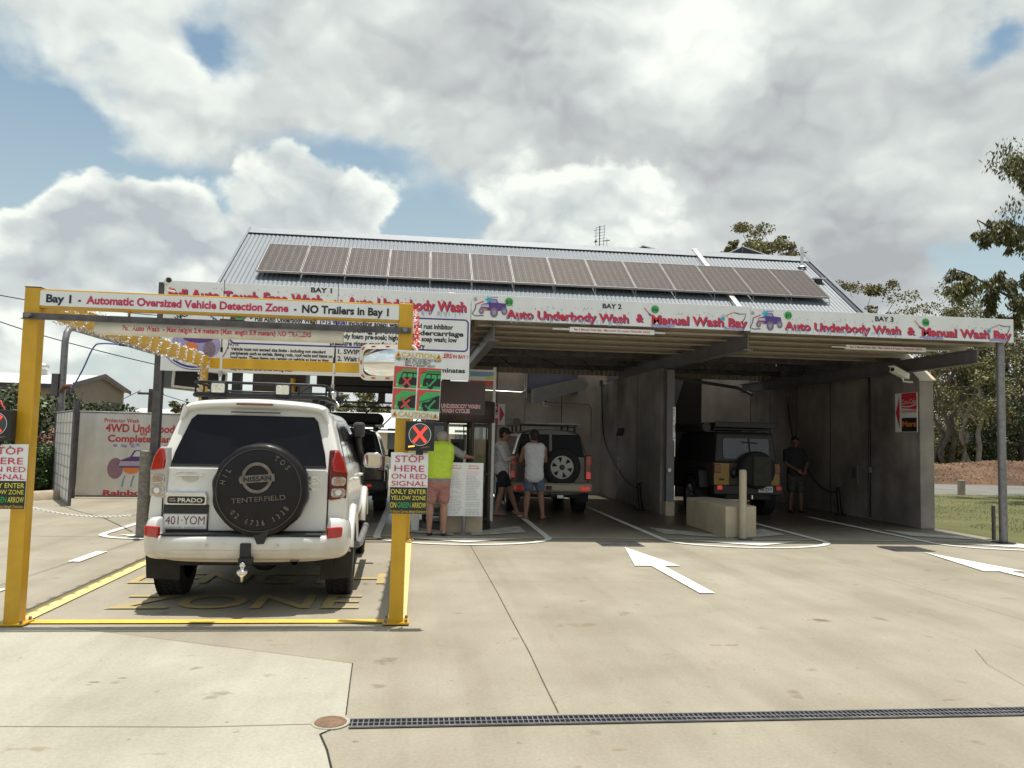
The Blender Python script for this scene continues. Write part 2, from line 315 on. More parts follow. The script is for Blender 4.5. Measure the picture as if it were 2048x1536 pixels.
class MB:
    def __init__(s): s.v = []; s.f = []; s.m = []; s.s = []; s.mats = []; s.tx = []
    def mi(s, m):
        if m not in s.mats: s.mats.append(m)
        return s.mats.index(m)
    def add(s, vs, fs, m, smooth=False):
        o = len(s.v); i = s.mi(m); s.v.extend(tuple(v) for v in vs)
        for f in fs: s.f.append(tuple(o+k for k in f)); s.m.append(i); s.s.append(smooth)
        return s
    def box(s, x0, x1, y0, y1, z0, z1, m):
        vs = [(x, y, z) for z in (z0, z1) for y in (y0, y1) for x in (x0, x1)]
        return s.add(vs, [(0, 2, 3, 1), (4, 5, 7, 6), (0, 1, 5, 4), (2, 6, 7, 3), (0, 4, 6, 2), (1, 3, 7, 5)], m)
    def bar(s, p0, p1, w, h, m, upv=(0, 0, 1)):
        p0 = Vector(p0); p1 = Vector(p1); d = (p1-p0).normalized(); a = d.cross(Vector(upv))
        if a.length < 1e-4: a = d.cross(Vector((0, 1, 0)))
        a.normalize(); b = a.cross(d)
        vs = [p + a*sx*w/2 + b*sz*h/2 for p in (p0, p1) for sz in (-1, 1) for sx in (-1, 1)]
        return s.add(vs, [(0, 1, 3, 2), (4, 6, 7, 5), (0, 4, 5, 1), (2, 3, 7, 6), (0, 2, 6, 4), (1, 5, 7, 3)], m)
    def cyl(s, p0, p1, r0, m, r1=None, n=14, caps=True):
        return s.tube([p0, p1], [r0, r0 if r1 is None else r1], m, n, caps)
    def tube(s, pts, r, m, n=8, caps=True):
        pts = [Vector(p) for p in pts]; k = len(pts)
        rr = [r]*k if isinstance(r, (int, float)) else list(r)
        ts = []
        for i in range(k):
            t = pts[min(i+1, k-1)] - pts[max(i-1, 0)]; ts.append(t.normalized() if t.length > 1e-9 else Vector((0, 0, 1)))
        a = ts[0].orthogonal().normalized(); vs = []
        for i in range(k):
            a = (a - ts[i]*a.dot(ts[i]))
            a = a.normalized() if a.length > 1e-6 else ts[i].orthogonal().normalized()
            b = ts[i].cross(a)
            for j in range(n):
                th = 2*PI*j/n; vs.append(pts[i] + (a*math.cos(th) + b*math.sin(th))*rr[i])
        fs = [(i*n+j, i*n+(j+1) % n, (i+1)*n+(j+1) % n, (i+1)*n+j) for i in range(k-1) for j in range(n)]
        s.add(vs, fs, m, True)
        if caps:
            s.add(vs[:n], [tuple(range(n-1, -1, -1))], m); s.add(vs[-n:], [tuple(range(n))], m)
        return s
    def lathe(s, prof, o, axis, m, n=28, a0=0, a1=2*PI, caps=False):
        """prof: (radius, distance along axis)"""
        o = Vector(o); ax = Vector(axis).normalized(); a = ax.orthogonal().normalized(); b = ax.cross(a); vs = []
        full = abs(a1-a0-2*PI) < 1e-6; nn = n if full else n+1
        for (r, h) in prof:
            for j in range(nn):
                th = a0+(a1-a0)*j/n; vs.append(o + ax*h + (a*math.cos(th)+b*math.sin(th))*r)
        fs = [(i*nn+j, i*nn+(j+1) % nn, (i+1)*nn+(j+1) % nn, (i+1)*nn+j) for i in range(len(prof)-1) for j in range(n)]
        return s.add(vs, fs, m, True)
    def ball(s, c, r, m, n=12, k=8):
        rx, ry, rz = (r, r, r) if isinstance(r, (int, float)) else r; vs = []
        for i in range(k+1):
            ph = PI*i/k
            for j in range(n): th = 2*PI*j/n; vs.append((c[0]+rx*math.sin(ph)*math.cos(th), c[1]+ry*math.sin(ph)*math.sin(th), c[2]+rz*math.cos(ph)))
        return s.add(vs, [(i*n+j, (i+1)*n+j, (i+1)*n+(j+1) % n, i*n+(j+1) % n) for i in range(k) for j in range(n)], m, True)
    def poly(s, fr, pts, m, d=.003):
        return s.add([fr.p(a, b, d) for a, b in pts], [tuple(range(len(pts)))], m)
    def prism(s, fr, pts, d0, d1, m):
        n = len(pts); vs = [fr.p(a, b, d0) for a, b in pts] + [fr.p(a, b, d1) for a, b in pts]
        fs = [tuple(range(n-1, -1, -1)), tuple(range(n, 2*n))] + [(i, (i+1) % n, n+(i+1) % n, n+i) for i in range(n)]
        return s.add(vs, fs, m)
    def strip(s, fr, pts, w, m, d=.003):
        """a flat line of width w along 2-D points"""
        P = [Vector(p) for p in pts]; L = []; Rr = []
        for i in range(len(P)):
            t = (P[min(i+1, len(P)-1)]-P[max(i-1, 0)]); t = t.normalized() if t.length else Vector((1, 0)); nn = Vector((-t.y, t.x))*w/2
            L.append(P[i]+nn); Rr.append(P[i]-nn)
        k = len(P); vs = [fr.p(*q, d) for q in L+Rr]
        return s.add(vs, [(i, k+i, k+i+1, i+1) for i in range(k-1)], m)
    def ring(s, fr, cx, cy, ra, rb, w, m, d=.003, a0=0, a1=2*PI, n=32):
        return s.strip(fr, [(cx+ra*math.cos(a0+(a1-a0)*i/n), cy+rb*math.sin(a0+(a1-a0)*i/n)) for i in range(n+1)], w, m, d)
    def disc(s, fr, cx, cy, ra, rb, m, d=.003, n=24):
        return s.poly(fr, [(cx+ra*math.cos(2*PI*i/n), cy+rb*math.sin(2*PI*i/n)) for i in range(n)], m, d)
    def text(s, fr, st, x0, x1, yc, h, m, d=.004, bold=.012, warp=None):
        """string fitted between x0 and x1, its height h about yc (height of the capitals)"""
        vs, fs = text_geo(st, bold)
        if not vs: return s
        xa = min(v[0] for v in vs); xb = max(v[0] for v in vs); cap = .72
        sx = (x1-x0)/max(1e-6, xb-xa); sy = h/cap
        pts = [(x0+(v[0]-xa)*sx, yc-h/2+v[1]*sy) for v in vs]
        q = [fr.p(a, b, d) if warp is None else warp(a, b) for a, b in pts]
        f0 = len(s.f); s.add(q, fs, m); s.tx.append((f0, len(s.f))); return s
    def arc_text(s, fr, st, cx, cy, r, a0, a1, h, m, d=.004, bold=.012, inward=False, wf=.8):
        n = len(st)
        for i, ch in enumerate(st):
            if ch == ' ': continue
            a = a0 + (a1-a0)*(i/(max(1, n-1)))
            c = Vector((cx+r*math.cos(a), cy+r*math.sin(a)))
            rad = Vector((math.cos(a), math.sin(a))); upd = rad if not inward else -rad; rgt = Vector((upd.y, -upd.x))
            vs, fs = text_geo(ch, bold); xa = min(v[0] for v in vs); xb = max(v[0] for v in vs)
            k = h/.72
            s.add([fr.p(*(c + rgt*((v[0]-(xa+xb)/2)*k*wf) + upd*((v[1]-.36)*k)), d) for v in vs], fs, m)
        return s
    def sweep(s, path, norms, prof, m, smooth=True):
        """prof(i) -> list of (out, z) for path point i"""
        vs = []; k = None
        for i, (p, nn) in enumerate(zip(path, norms)):
            pr = prof(i); k = len(pr)
            for (o_, z) in pr: vs.append((p[0]+nn[0]*o_, p[1]+nn[1]*o_, z))
        n = len(path)
        fs = [(i*k+j, (i+1)*k+j, (i+1)*k+(j+1) % k, i*k+(j+1) % k) for i in range(n-1) for j in range(k)]
        fs += [tuple(range(k)), tuple((n-1)*k+j for j in range(k-1, -1, -1))]
        return s.add(vs, fs, m, smooth)
    def build(s, name, parent=None, loc=None, bevel=0.0, subsurf=0, fixn=True):
        if len(s.tx) > 1 and 'lettering' in name:      # every line of writing is a part of its own
            parts = list(s.tx); used = set(); out = None
            rest = [i for i in range(len(s.f)) if not any(a <= i < c for a, c in parts)]
            for sel, nm in [(list(range(a, c)), name) for a, c in parts]+([(rest, 'emblem')] if rest else []):
                q = MB(); q.mats = list(s.mats); mp_ = {}
                for i in sel:
                    for k in s.f[i]:
                        if k not in mp_: mp_[k] = len(q.v); q.v.append(s.v[k])
                    q.f.append(tuple(mp_[k] for k in s.f[i])); q.m.append(s.m[i]); q.s.append(s.s[i])
                out = q.build(nm, parent, loc, bevel, subsurf, fixn)
            return out
        me = bpy.data.meshes.new(name)
        off = Vector(loc) if loc is not None else Vector((0, 0, 0))
        me.from_pydata([(v[0]-off.x, v[1]-off.y, v[2]-off.z) for v in s.v], [], s.f)
        for m in s.mats: me.materials.append(m)
        me.polygons.foreach_set('material_index', s.m); me.polygons.foreach_set('use_smooth', s.s)
        me.update()
        if fixn:
            bm = bmesh.new(); bm.from_mesh(me)
            bmesh.ops.recalc_face_normals(bm, faces=bm.faces); bm.to_mesh(me); bm.free()
        o = bpy.data.objects.new(name, me); col.objects.link(o)
        if parent is not None: o.parent = parent
        elif loc is not None: o.location = off
        if bevel > 0:
            b = o.modifiers.new('bevel', 'BEVEL'); b.width = bevel; b.segments = 2; b.limit_method = 'ANGLE'; b.angle_limit = R(40); b.harden_normals = False
        if subsurf: sm = o.modifiers.new('subsurf', 'SUBSURF'); sm.levels = subsurf; sm.render_levels = subsurf
        return o
def tag(o, label=None, cat=None, group=None, kind=None):
    if label: o['label'] = label
    if cat: o['category'] = cat
    if group: o['group'] = group
    if kind: o['kind'] = kind
    return o
def thing(name, label, cat, loc=(0, 0, 0), rz=0.0, group=None):
    o = bpy.data.objects.new(name, None); col.objects.link(o); o.location = loc; o.rotation_euler = (0, 0, rz); o.empty_display_size = .1
    return tag(o, label, cat, group)
def copy_tree(o, parent=None):
    c = o.copy(); col.objects.link(c); c.parent = parent
    for ch in list(o.children): copy_tree(ch, c)
    return c
def rrect(x0, x1, y0, y1, r, n=5):
    out = []
    for cx, cy, a in ((x1-r, y1-r, 0), (x0+r, y1-r, PI/2), (x0+r, y0+r, PI), (x1-r, y0+r, 1.5*PI)):
        for i in range(n+1): out.append((cx+r*math.cos(a+PI/2*i/n), cy+r*math.sin(a+PI/2*i/n)))
    return out
def catmull(pts, k=6):
    P = [Vector(p) for p in pts]; out = []
    for i in range(len(P)-1):
        a = P[max(i-1, 0)]; b = P[i]; c = P[i+1]; d = P[min(i+2, len(P)-1)]
        for j in range(k):
            t = j/k; out.append(.5*((2*b)+(c-a)*t+(2*a-5*b+4*c-d)*t*t+(3*b-a-3*c+d)*t**3))
    out.append(P[-1]); return out
GF = Frame((0, 0, 0), (1, 0, 0), (0, 1, 0))   # ground frame, n is up

# ------------------------------------------------------------------ ground, markings
soil = ground_mat('dry_ground', (.16, .13, .075), (.24, .20, .12), stain=.2)
conc = ground_mat('forecourt_concrete', (.276, .246, .190), (.345, .313, .252), wet=True, stain=.6, smears=[(*G(1630, 1240)[:2], .5, .25, .72), (*G(1450, 1290)[:2], .35, .14, .8), (*G(1785, 1330)[:2], .30, .10, .62), (*G(1900, 1400)[:2], .28, .07, .7), (*G(1150, 1250)[:2], .8, .3, .86), (*G(560, 1290)[:2], .5, .08, .8), (*G(1250, 1500)[:2], .5, .10, .85), (*G(330, 1060)[:2], 1.6, .5, .85)])
conc_lt = ground_mat('pale_slab_concrete', (.355, .335, .275), (.425, .405, .345), stain=.7, seed=3.1, smears=[(*G(190, 1366)[:2], .16, .06, .5), (*G(245, 1357)[:2], .14, .05, .5), (*G(70, 1500)[:2], .5, .12, .8), (*G(420, 1390)[:2], .5, .1, .88), (*G(300, 1510)[:2], .35, .05, .8)])
lawn_m = ground_mat('lawn_grass', (.070, .082, .024), (.155, .145, .055), stain=.2, rough=1, seed=9)
road_m = ground_mat('road_asphalt', (.15, .145, .135), (.20, .19, .175), stain=.2, seed=5)
mound_m = ground_mat('shaded_mound_litter', (.055, .032, .021), (.20, .118, .072), stain=.9, rough=1, seed=2)  # leaf litter, with dappled tree shade darkened into the colours

def sheet(name, pts, m, z, kind='structure'):
    b = MB(); b.add([(x, y, z) for x, y in pts], [tuple(range(len(pts)))], m)
    o = b.build(name, fixn=False); tag(o, kind=kind); return o
def grid_sheet(name, x0, x1, y0, y1, nx, ny, zf, m):
    b = MB(); vs = []
    for j in range(ny+1):
        for i in range(nx+1):
            x = x0+(x1-x0)*i/nx; y = y0+(y1-y0)*j/ny; vs.append((x, y, zf(x, y)))
    b.add(vs, [(j*(nx+1)+i, j*(nx+1)+i+1, (j+1)*(nx+1)+i+1, (j+1)*(nx+1)+i) for j in range(ny) for i in range(nx)], m, True)
    o = b.build(name, fixn=False); tag(o, kind='structure'); return o
sheet('ground', [(-900, -60), (900, -60), (900, 1500), (-900, 1500)], soil, -.05)
sheet('forecourt', [(-14, -12), (14, -12), (10.9, 9), (10.35, 11.6), (10.3, 12.6), (10.25, 40), (-14, 40)], conc, 0)
g = [G(-20, 1254), G(150, 1258), G(705, 1328), G(690, 1434), G(686, 1446), G(640, 1470), G(672, 1560)]
sheet('pale_slab', [(-8, g[0].y), (-3.0, g[0].y-.0)] + [(p.x, p.y) for p in g[1:]] + [(-.5, 2.0), (-8, 2.0)], conc_lt, .004)
crackm = mat('joint_dirt', (.10, .075, .055), .9, var=.4, scale=9)
jm = MB()
def gl(pts, w, z=.0065, m=seam): jm.strip(GF, [(G(*p).x, G(*p).y) for p in pts], w, m, z)
gl([(1117, 1427), (1085, 1362), (1060, 1308), (1022, 1238), (990, 1177), (940, 1090)], .006, m=crackm)
gl([(150, 1258), (430, 1292), (705, 1328)], .004, m=crackm); gl([(705, 1328), (692, 1430)], .007); gl([(640, 1470), (685, 1450)], .007); gl([(640, 1470), (654, 1502), (664, 1545)], .011)
gl([(-10, 1455), (400, 1456), (628, 1450)], .005, m=crackm)
gl([(0, 1172), (205, 1105), (300, 1074)], .008, .012); gl([(1700, 1135), (2060, 1245)], .004, m=crackm)
gl([(830, 1163), (1130, 1165), (1420, 1167)], .003, m=crackm); gl([(1950, 1300), (1975, 1330), (2048, 1372)], .003, m=crackm); gl([(1600, 1120), (1700, 1136)], .003, m=crackm)
tag(jm.build('expansion_joint', fixn=False), kind='structure')
# roof drip line across the bays: a shallow channel
dm = MB(); dm.box(-3.4, 10.2, 12.52, 12.545, .0, .0075, dkgalv); dm.box(-3.4, 10.2, 12.62, 12.64, .0, .0075, conc_block)
tag(dm.build('drip_channel'), kind='structure')

worn_white = mat('worn_marking_white', (.30, .27, .22), .8, c2=(.60, .58, .53), scale=5)
wm = MB()
Zm = .011
def wq(pts, m=line_white): wm.poly(GF, pts, m, Zm)
def px_poly(pts, m=line_white): wq([(G(*p).x, G(*p).y) for p in pts], m)
# bay island outlines with their filled arrow heads
for c, y0, y1 in ((-3.95, 12.6, 17.5), (.75, 12.55, 22), (5.35, 12.45, 22), (9.95, 12.35, 16.6)):
    pts = [(c-1.36, y1)] + [(c-1.36*math.cos(a), y0-.85*math.sin(a)) for a in [PI*i/24 for i in range(25)]] + [(c+1.36, y1)]
    if c > 9: pts = pts[:20]
    if c < -3: pts = [(c-.72, 17.5)]+[(c-.72*math.cos(a), y0-.55*math.sin(a)) for a in [PI*i/24 for i in range(25)]] + [(c+.72, 14)]
    wm.strip(GF, pts, .11, line_white, Zm)
    k = 1.0 if c > -3 else .5
    wq([(c-.95*k, y0-.1), (c, y0-.62*(.8 if k < 1 else 1)), (c+(.95*k if c < 9 else .25), y0-(.1 if c < 9 else .4)), (c+(.95*k-.01 if c < 9 else .25), y0-.1)])
    if c > 9: wq([(c-1.1, 13.25), (c-.15, 12.75), (c-.15, 13.2), (c-1.1, 14.2)], worn_white)
    elif c > -3:
        wq([(c-1.1, 13.25), (c-.15, 12.75), (c-.15, 13.2), (c-1.1, 14.2)], worn_white); wq([(c+.15, 12.75), (c+1.1, 13.25), (c+1.1, 14.2), (c+.15, 13.2)], worn_white)
# straight-ahead arrows
for ax, ay in ((3.08, 8.1), (7.66, 7.8)):
    wq([(ax-.085, ay), (ax+.085, ay), (ax+.085, ay+1.75), (ax-.085, ay+1.75)]); wq([(ax-.30, ay+1.74), (ax+.30, ay+1.74), (ax+.02, ay+3.45)])
for ya in (4.9, 7.45, 9.95, 12.2): wq([(-4.09, ya), (-3.95, ya), (-3.95, ya+.85), (-4.09, ya+.85)])
tag(wm.build('road_marking', fixn=False), kind='structure')
worn_shaded_yellow = mat('worn_shaded_marking_yellow', (.31, .26, .165), .8, c2=(.46, .345, .12), scale=3)  # floor letters: worn yellow, with the car's shade put into the colour
ym = MB()
def yq(pts, m=line_yellow): ym.poly(GF, pts, m, Zm)
yq([(-3.18, 6.86), (-.12, 6.84), (-.12, 6.96), (-3.18, 6.98)]); yq([(-3.30, 6.99), (-3.13, 6.99), (-3.13, 12.3), (-3.30, 12.3)], line_cream)
yq([(-.22, 6.97), (-.06, 6.97), (-.06, 12.3), (-.22, 12.3)], line_cream); yq([(-3.12, 12.2), (-.23, 12.2), (-.23, 12.32), (-3.12, 12.32)], line_cream)
ym.text(GF, 'LENGTH', -2.95, -.32, 8.93, .62, worn_shaded_yellow, Zm, .012); ym.text(GF, 'ZONE', -2.72, -.5, 7.72, .62, worn_shaded_yellow, Zm, .012)
tag(ym.build('yellow_marking', fixn=False), kind='structure')
# long trench drain
def drain(name, x0, x1, yc, w, label, nb, rec=.05):
    t = thing(name, label, 'drain', ((x0+x1)/2, yc, 0))
    ox = (x0+x1)/2; b = MB()
    b.box(x0-ox, x1-ox, -w/2, w/2, .0045, .006, blacksteel); b.build('channel', t)
    b = MB()
    for s in (-1, 1): b.box(x0-ox, x1-ox, s*w/2-.006, s*w/2+.006, .0062, .014, galv)
    b.box(x0-ox, x1-ox, -.004, .004, .0065, .0125, galv)
    for i in range(nb): x = x0-ox+(x1-x0)*(i+.5)/nb; b.box(x-.003, x+.003, -w/2, w/2, .0062, .012, galv)
    b.build('grate', t); return t
drain('trench_drain', -.33, 5.6, 4.50, .115, 'long narrow grated trench drain across the concrete in front', 200)
drain('drain_grate', 2.8, 3.45, 11.93, .5, 'rectangular floor grate in front of the middle bay', 26)
drain('drain_grate', 7.3, 7.95, 11.6, .5, 'rectangular floor grate in front of bay 3', 26)
t = thing('manhole_cover', 'round rusty access cover beside the end of the trench drain', 'manhole cover', (-.435, 4.53, .005))
b = MB(); b.lathe([(.0, .008), (.084, .008), (.088, .004), (.088, 0)], (0, 0, 0), (0, 0, 1), mat('rusty_iron', (.20, .12, .075), .8, var=.3, scale=30, bump=.5, bscale=120)); b.build('cover', t)
b = MB(); b.lathe([(.089, .003), (.104, .005), (.106, 0)], (0, 0, 0), (0, 0, 1), conc_lt); b.build('rim', t)

# lawn, road, mound on the right
sheet('lawn', [(10.28, 12.65), (10.34, 11.6), (10.9, 9), (14, -12), (60, -12), (60, 23.0), (10.28, 25.6)], lawn_m, .004)
sheet('road', [(10.28, 25.6), (60, 23), (200, 40), (200, 60), (40, 31), (10.28, 33)], road_m, .006)
def mz(x, y):
    a = max(0, 1-((y-36.5)/3.6)**2)*(1.15+.35*mnoise.noise(Vector((x*.25, y*.3, 0)))) * min(1, max(0, (x-20)/4.5))
    return -.06+a*.88+.06*mnoise.noise(Vector((x*1.3, y*1.3, 5)))*(a > 0)
grid_sheet('mound', 18, 70, 32.5, 40.5, 160, 40, mz, mound_m)
gb = MB(); gcols = [mat('grass_blade', (.12, .14, .04), .7, c2=(.28, .25, .09), scale=.8, island=.4)]
for i in range(26000):
    x = 10.35+rnd(0, 1)**1.3*16; y = rnd(11.2, 25.0)
    if mnoise.noise(Vector((x*.6, y*.6, 2))) < rnd(-.5, .25): continue
    if x < 11.2+max(0, (12.6-y)*.5): continue
    h = rnd(.02, .06); a = rnd(0, 2*PI); w = .008; lx, ly = rnd(-.03, .03), rnd(-.03, .03)
    gb.add([(x-w*math.cos(a), y-w*math.sin(a), 0), (x+w*math.cos(a), y+w*math.sin(a), 0), (x+lx, y+ly, h)], [(0, 1, 2)], gcols[0])
tag(gb.build('grass', fixn=False), 'short patchy grass on the lawn beside the wash building', 'grass', kind='stuff')
lb = MB(); lm = mat('leaf_litter', (.16, .08, .045), .8, c2=(.33, .2, .12), scale=2, island=.5)
for i in range(9000):
    x = rnd(20, 50); y = rnd(33, 37.5); z = mz(x, y)
    if z < -.02: continue
    a = rnd(0, 6.3); l = rnd(.04, .10); lb.add([(x, y, z+.02), (x+l*math.cos(a), y+l*math.sin(a), z+rnd(.0, .07)), (x+l*math.cos(a+.8), y+l*math.sin(a+.8), z+.02)], [(0, 1, 2)], lm)
tag(lb.build('leaf_litter', fixn=False), 'fallen brown leaves over the earth mound', 'leaf litter', kind='stuff')

# ------------------------------------------------------------------ yellow detection gantry
FY, RY = 6.85, 12.1; LX, RX = -3.19, -.145; GT = 2.74
gt = thing('detection_gantry', 'tall yellow steel portal frame round the car waiting for bay 1', 'gantry', (-1.65, 9.4, 0))
go = Vector((-1.65, 9.4, 0))
def gpart(name, f, parent=None, bevel=.004):
    b = MB(); f(b); b.v = [tuple(Vector(v)-go) for v in b.v]; return b.build(name, parent or gt, bevel=bevel)
for (x, y) in ((LX, FY), (RX, FY), (LX-.02, RY), (RX+.0, RY)):
    w = .060 if y < 8 else .05
    p = gpart('post', lambda b: b.box(x-w, x+w, y-w, y+w, .012, GT-(0 if y < 8 else .05), yellow), bevel=.008)
    gpart('base_plate', lambda b: (b.box(x-.11, x+.11, y-.10, y+.10, .013, .025, yellow), [b.cyl((x+sx*.085, y+sy*.075, .025), (x+sx*.085, y+sy*.075, .05), .013, galv, n=6) for sx in (-1, 1) for sy in (-1, 1)]), p, bevel=0)
gpart('front_beam', lambda b: b.box(LX+.061, RX-.061, FY-.05, FY+.05, 2.575, GT-.008, yellow), bevel=.006)
gpart('rear_beam', lambda b: b.box(LX+.032, RX-.052, RY-.048, RY+.048, 2.53, 2.68, yellow))
gpart('side_rail', lambda b: b.box(LX-.05, LX+.05, FY+.061, RY-.052, 2.54, 2.70, yellow)); gpart('side_rail', lambda b: b.box(RX-.05, RX+.05, FY+.061, RY-.052, 2.54, 2.70, yellow))
gpart('cap', lambda b: b.box(LX-.062, LX+.062, FY-.062, FY+.062, GT, GT+.006, dkgalv), bevel=0)
def sp(b):
    b.box(LX+.06, RX-.06, FY-.057, FY-.051, 2.592, 2.718, white_panel)
sgn = gpart('sign_panel', sp, bevel=0)
GFr = Frame((0, FY-.057, 0))
def gtext(b):
    def T(s, xa, xb, m): b.text(GFr, s, AY(xa, 600, FY).x, AY(xb, 600, FY).x, 2.655, .066, m, .003, .035)
    T('Bay 1', 99, 149, navy_dark); T('-', 163, 168, navy_dark); T('Automatic Oversized Vehicle Detection Zone', 179, 580, dkred_ink); T('-', 591, 596, black_ink); T('NO Trailers in Bay 1', 607, 779, black_ink)
navy_dark = mat('dark_navy_ink', (.012, .015, .05), .45)
gpart('lettering', gtext, sgn, bevel=0)
gpart('cross_bar', lambda b: (b.box(LX-.05, RX+.05, FY-.085, FY-.079, 2.475, 2.525, dkgalv), b.box(LX-.05, RX+.05, FY-.12, FY-.079, 2.470, 2.4755, dkgalv), [b.cyl((x, FY-.09, 2.5), (x, FY-.13, 2.5), .022, galv, n=6) for x in (LX, RX)]), bevel=0)
# garlands wound round the rails
def garland(name, x, m, label, turns, y0, y1, extra=None, zc=2.62, rx=.075, rz=.105):
    b = MB(); n = turns*26; path = []
    for i in range(n+1):
        f = i/n; y = y0+(y1-y0)*(f**1.25 if turns > 14 else f); a = 2*PI*turns*f
        c, s = math.cos(a), math.sin(a); k = 1/max(abs(c), abs(s)); path.append(Vector((x+rx*c*k*.93, y, zc+rz*s*k*.93)))
    if extra: path += extra
    for p in path:
        for j in range(5):
            d = Vector((rnd(-1, 1), rnd(-1, 1), rnd(-1, 1))).normalized()*rnd(.015, .036); e = d.orthogonal().normalized()*.006; q = p+Vector((rnd(-.01, .01), rnd(-.02, .02), rnd(-.01, .01)))
            b.add([q-e, q+e, q+d], [(0, 1, 2)], m)
    b.v = [tuple(Vector(v)) for v in b.v]
    return tag(b.build(name, loc=(x, y0, zc), fixn=False), label, 'garland')
ex = [Vector((LX-.02+.04*math.sin(i*.9), RY-.12, 2.5-.012*i)) for i in range(36)]
garland('tinsel_garland', LX, tinsel_silver, 'silver tinsel wound in spirals round the overhead yellow rail', 15, 7.3, 12.0, ex)
garland('tinsel_garland', RX+.02, tinsel_red, 'red tinsel wound round the overhead rail behind the caution sign', 13, 6.98, 12.0, rx=.085)
# hanging height bar on two chains
t = thing('height_bar', 'white tube on two chains reading max height 2.4 meters', 'height bar', (0, FY, 2.43), group='hanging height bars')
xa, xb = AY(192, 668, FY).x, AY(686, 690, FY).x
b = MB(); b.cyl((xa, 0, 0), (xb, 0, 0), .055, mat('grubby_pvc', (.70, .69, .62), .45, var=.06, scale=4, streak=.2), n=24); tube_ = b.build('tube', t)
b = MB()
def wrap(r): return lambda a, z: Vector((a, -math.sqrt(max(1e-6, r*r-z*z)), z))
b.text(None, 'Full Auto Wash  - Max height 2.4 meters (Max length 5.9 meters) NO TRAILERS', AY(249, 670, FY).x, AY(624, 680, FY).x, .004, .042, dkred_ink, 0, .03, wrap(.0565)); b.build('lettering', tube_, fixn=False)
for xx in (AY(258, 640, FY).x, AY(627, 650, FY).x):
    b = MB()
    for i in range(5):
        z = .135-.022*i-.012; fr = Frame((xx, 0, z), (1, 0, 0) if i % 2 else (0, 1, 0), (0, 0, 1)); ring_ = [(fr.p(.009*math.cos(a), .017*math.sin(a))) for a in [2*PI*k/10 for k in range(11)]]
        b.tube(ring_, .0035, dkgalv, 5, False)
    b.cyl((xx, 0, .12), (xx, 0, .146), .012, yellow); b.build('chain', t)
# little dark floodlight box under the beam
t = thing('floodlight', 'small dark lamp box under the yellow beam above the car', 'floodlight', (AY(460, 625, FY).x, FY+.12, 2.53))
b = MB(); b.box(-.10, .10, -.05, .06, -.035, .03, blackplastic); b.build('housing', t, bevel=.008); b = MB(); b.tube([(-.06, -.055, .01), (-.03, -.06, -.012), (.02, -.06, .005)], .006, wht_plastic, 6); b.box(-.02, .02, -.02, .02, .03, .05, galv); b.build('bracket', t)

# ------------------------------------------------------------------ signs and signals on the gantry posts
def flat_sign(name, label, x0, x1, z0, z1, Y, cat='sign', th=.006, tilt=0.0, m=white_panel, group=None, parent=None):
    cx, cz = (x0+x1)/2, (z0+z1)/2
    t = thing(name, label, cat, (cx, Y, cz), group=group); t.rotation_euler = (0, tilt, 0)
    w, h = (x1-x0)/2, (z1-z0)/2
    b = MB(); b.box(-w, w, -th/2, th/2, -h, h, m); p = b.build('panel', t, bevel=.002)
    return t, p, w, h, Frame((0, -th/2, 0))
def stop_sign(cx, label):
    t, p, w, h, fr = flat_sign('stop_sign', label, cx-.157, cx+.157, .938, 1.452, FY-.13, group='stop signs on the yellow posts')
    b = MB(); b.box(-w+.001, w-.001, -.0046, -.0032, -h+.001, -.035, black_panel); b.build('lower_panel', p)
    b = MB()
    for s, z, hh, ww in (('STOP', .205, .058, .12), ('HERE', .125, .054, .125), ('ON RED', .058, .044, .147), ('SIGNAL', -.002, .044, .145)): b.text(fr, s, -ww, ww, z, hh, dkred_ink, .004, .004)
    b.build('red_lettering', p, fixn=False)
    b = MB()
    for s, z, hh, xa, xb, m in (('ONLY ENTER', -.070, .040, -.15, .148, yellow_ink), ('YELLOW ZONE', -.122, .036, -.145, .145, yellow_ink), ('ON', -.182, .046, -.15, -.10, yellow_ink), ('GREEN', -.182, .046, -.09, .02, grass_ink), ('ARROW', -.182, .046, .03, .15, yellow_ink), ('To Ensure Correct Length Detection', -.235, .024, -.152, .15, gold_ink)):
        b.text(fr, s, xa, xb, z, hh, m, .006, .004)
    b.build('yellow_lettering', p, fixn=False)
    b = MB(); b.cyl((.02, -.006, h-.02), (.02, .06, h-.02), .008, galv, n=6); b.cyl((.02, -.006, -h+.02), (.02, .06, -h+.02), .008, galv, n=6); b.build('bolt', t)
stop_sign(-.072, 'stop here on red signal sign on the right yellow post')
stop_sign(-3.265, 'stop here on red signal sign cut by the left photo edge')
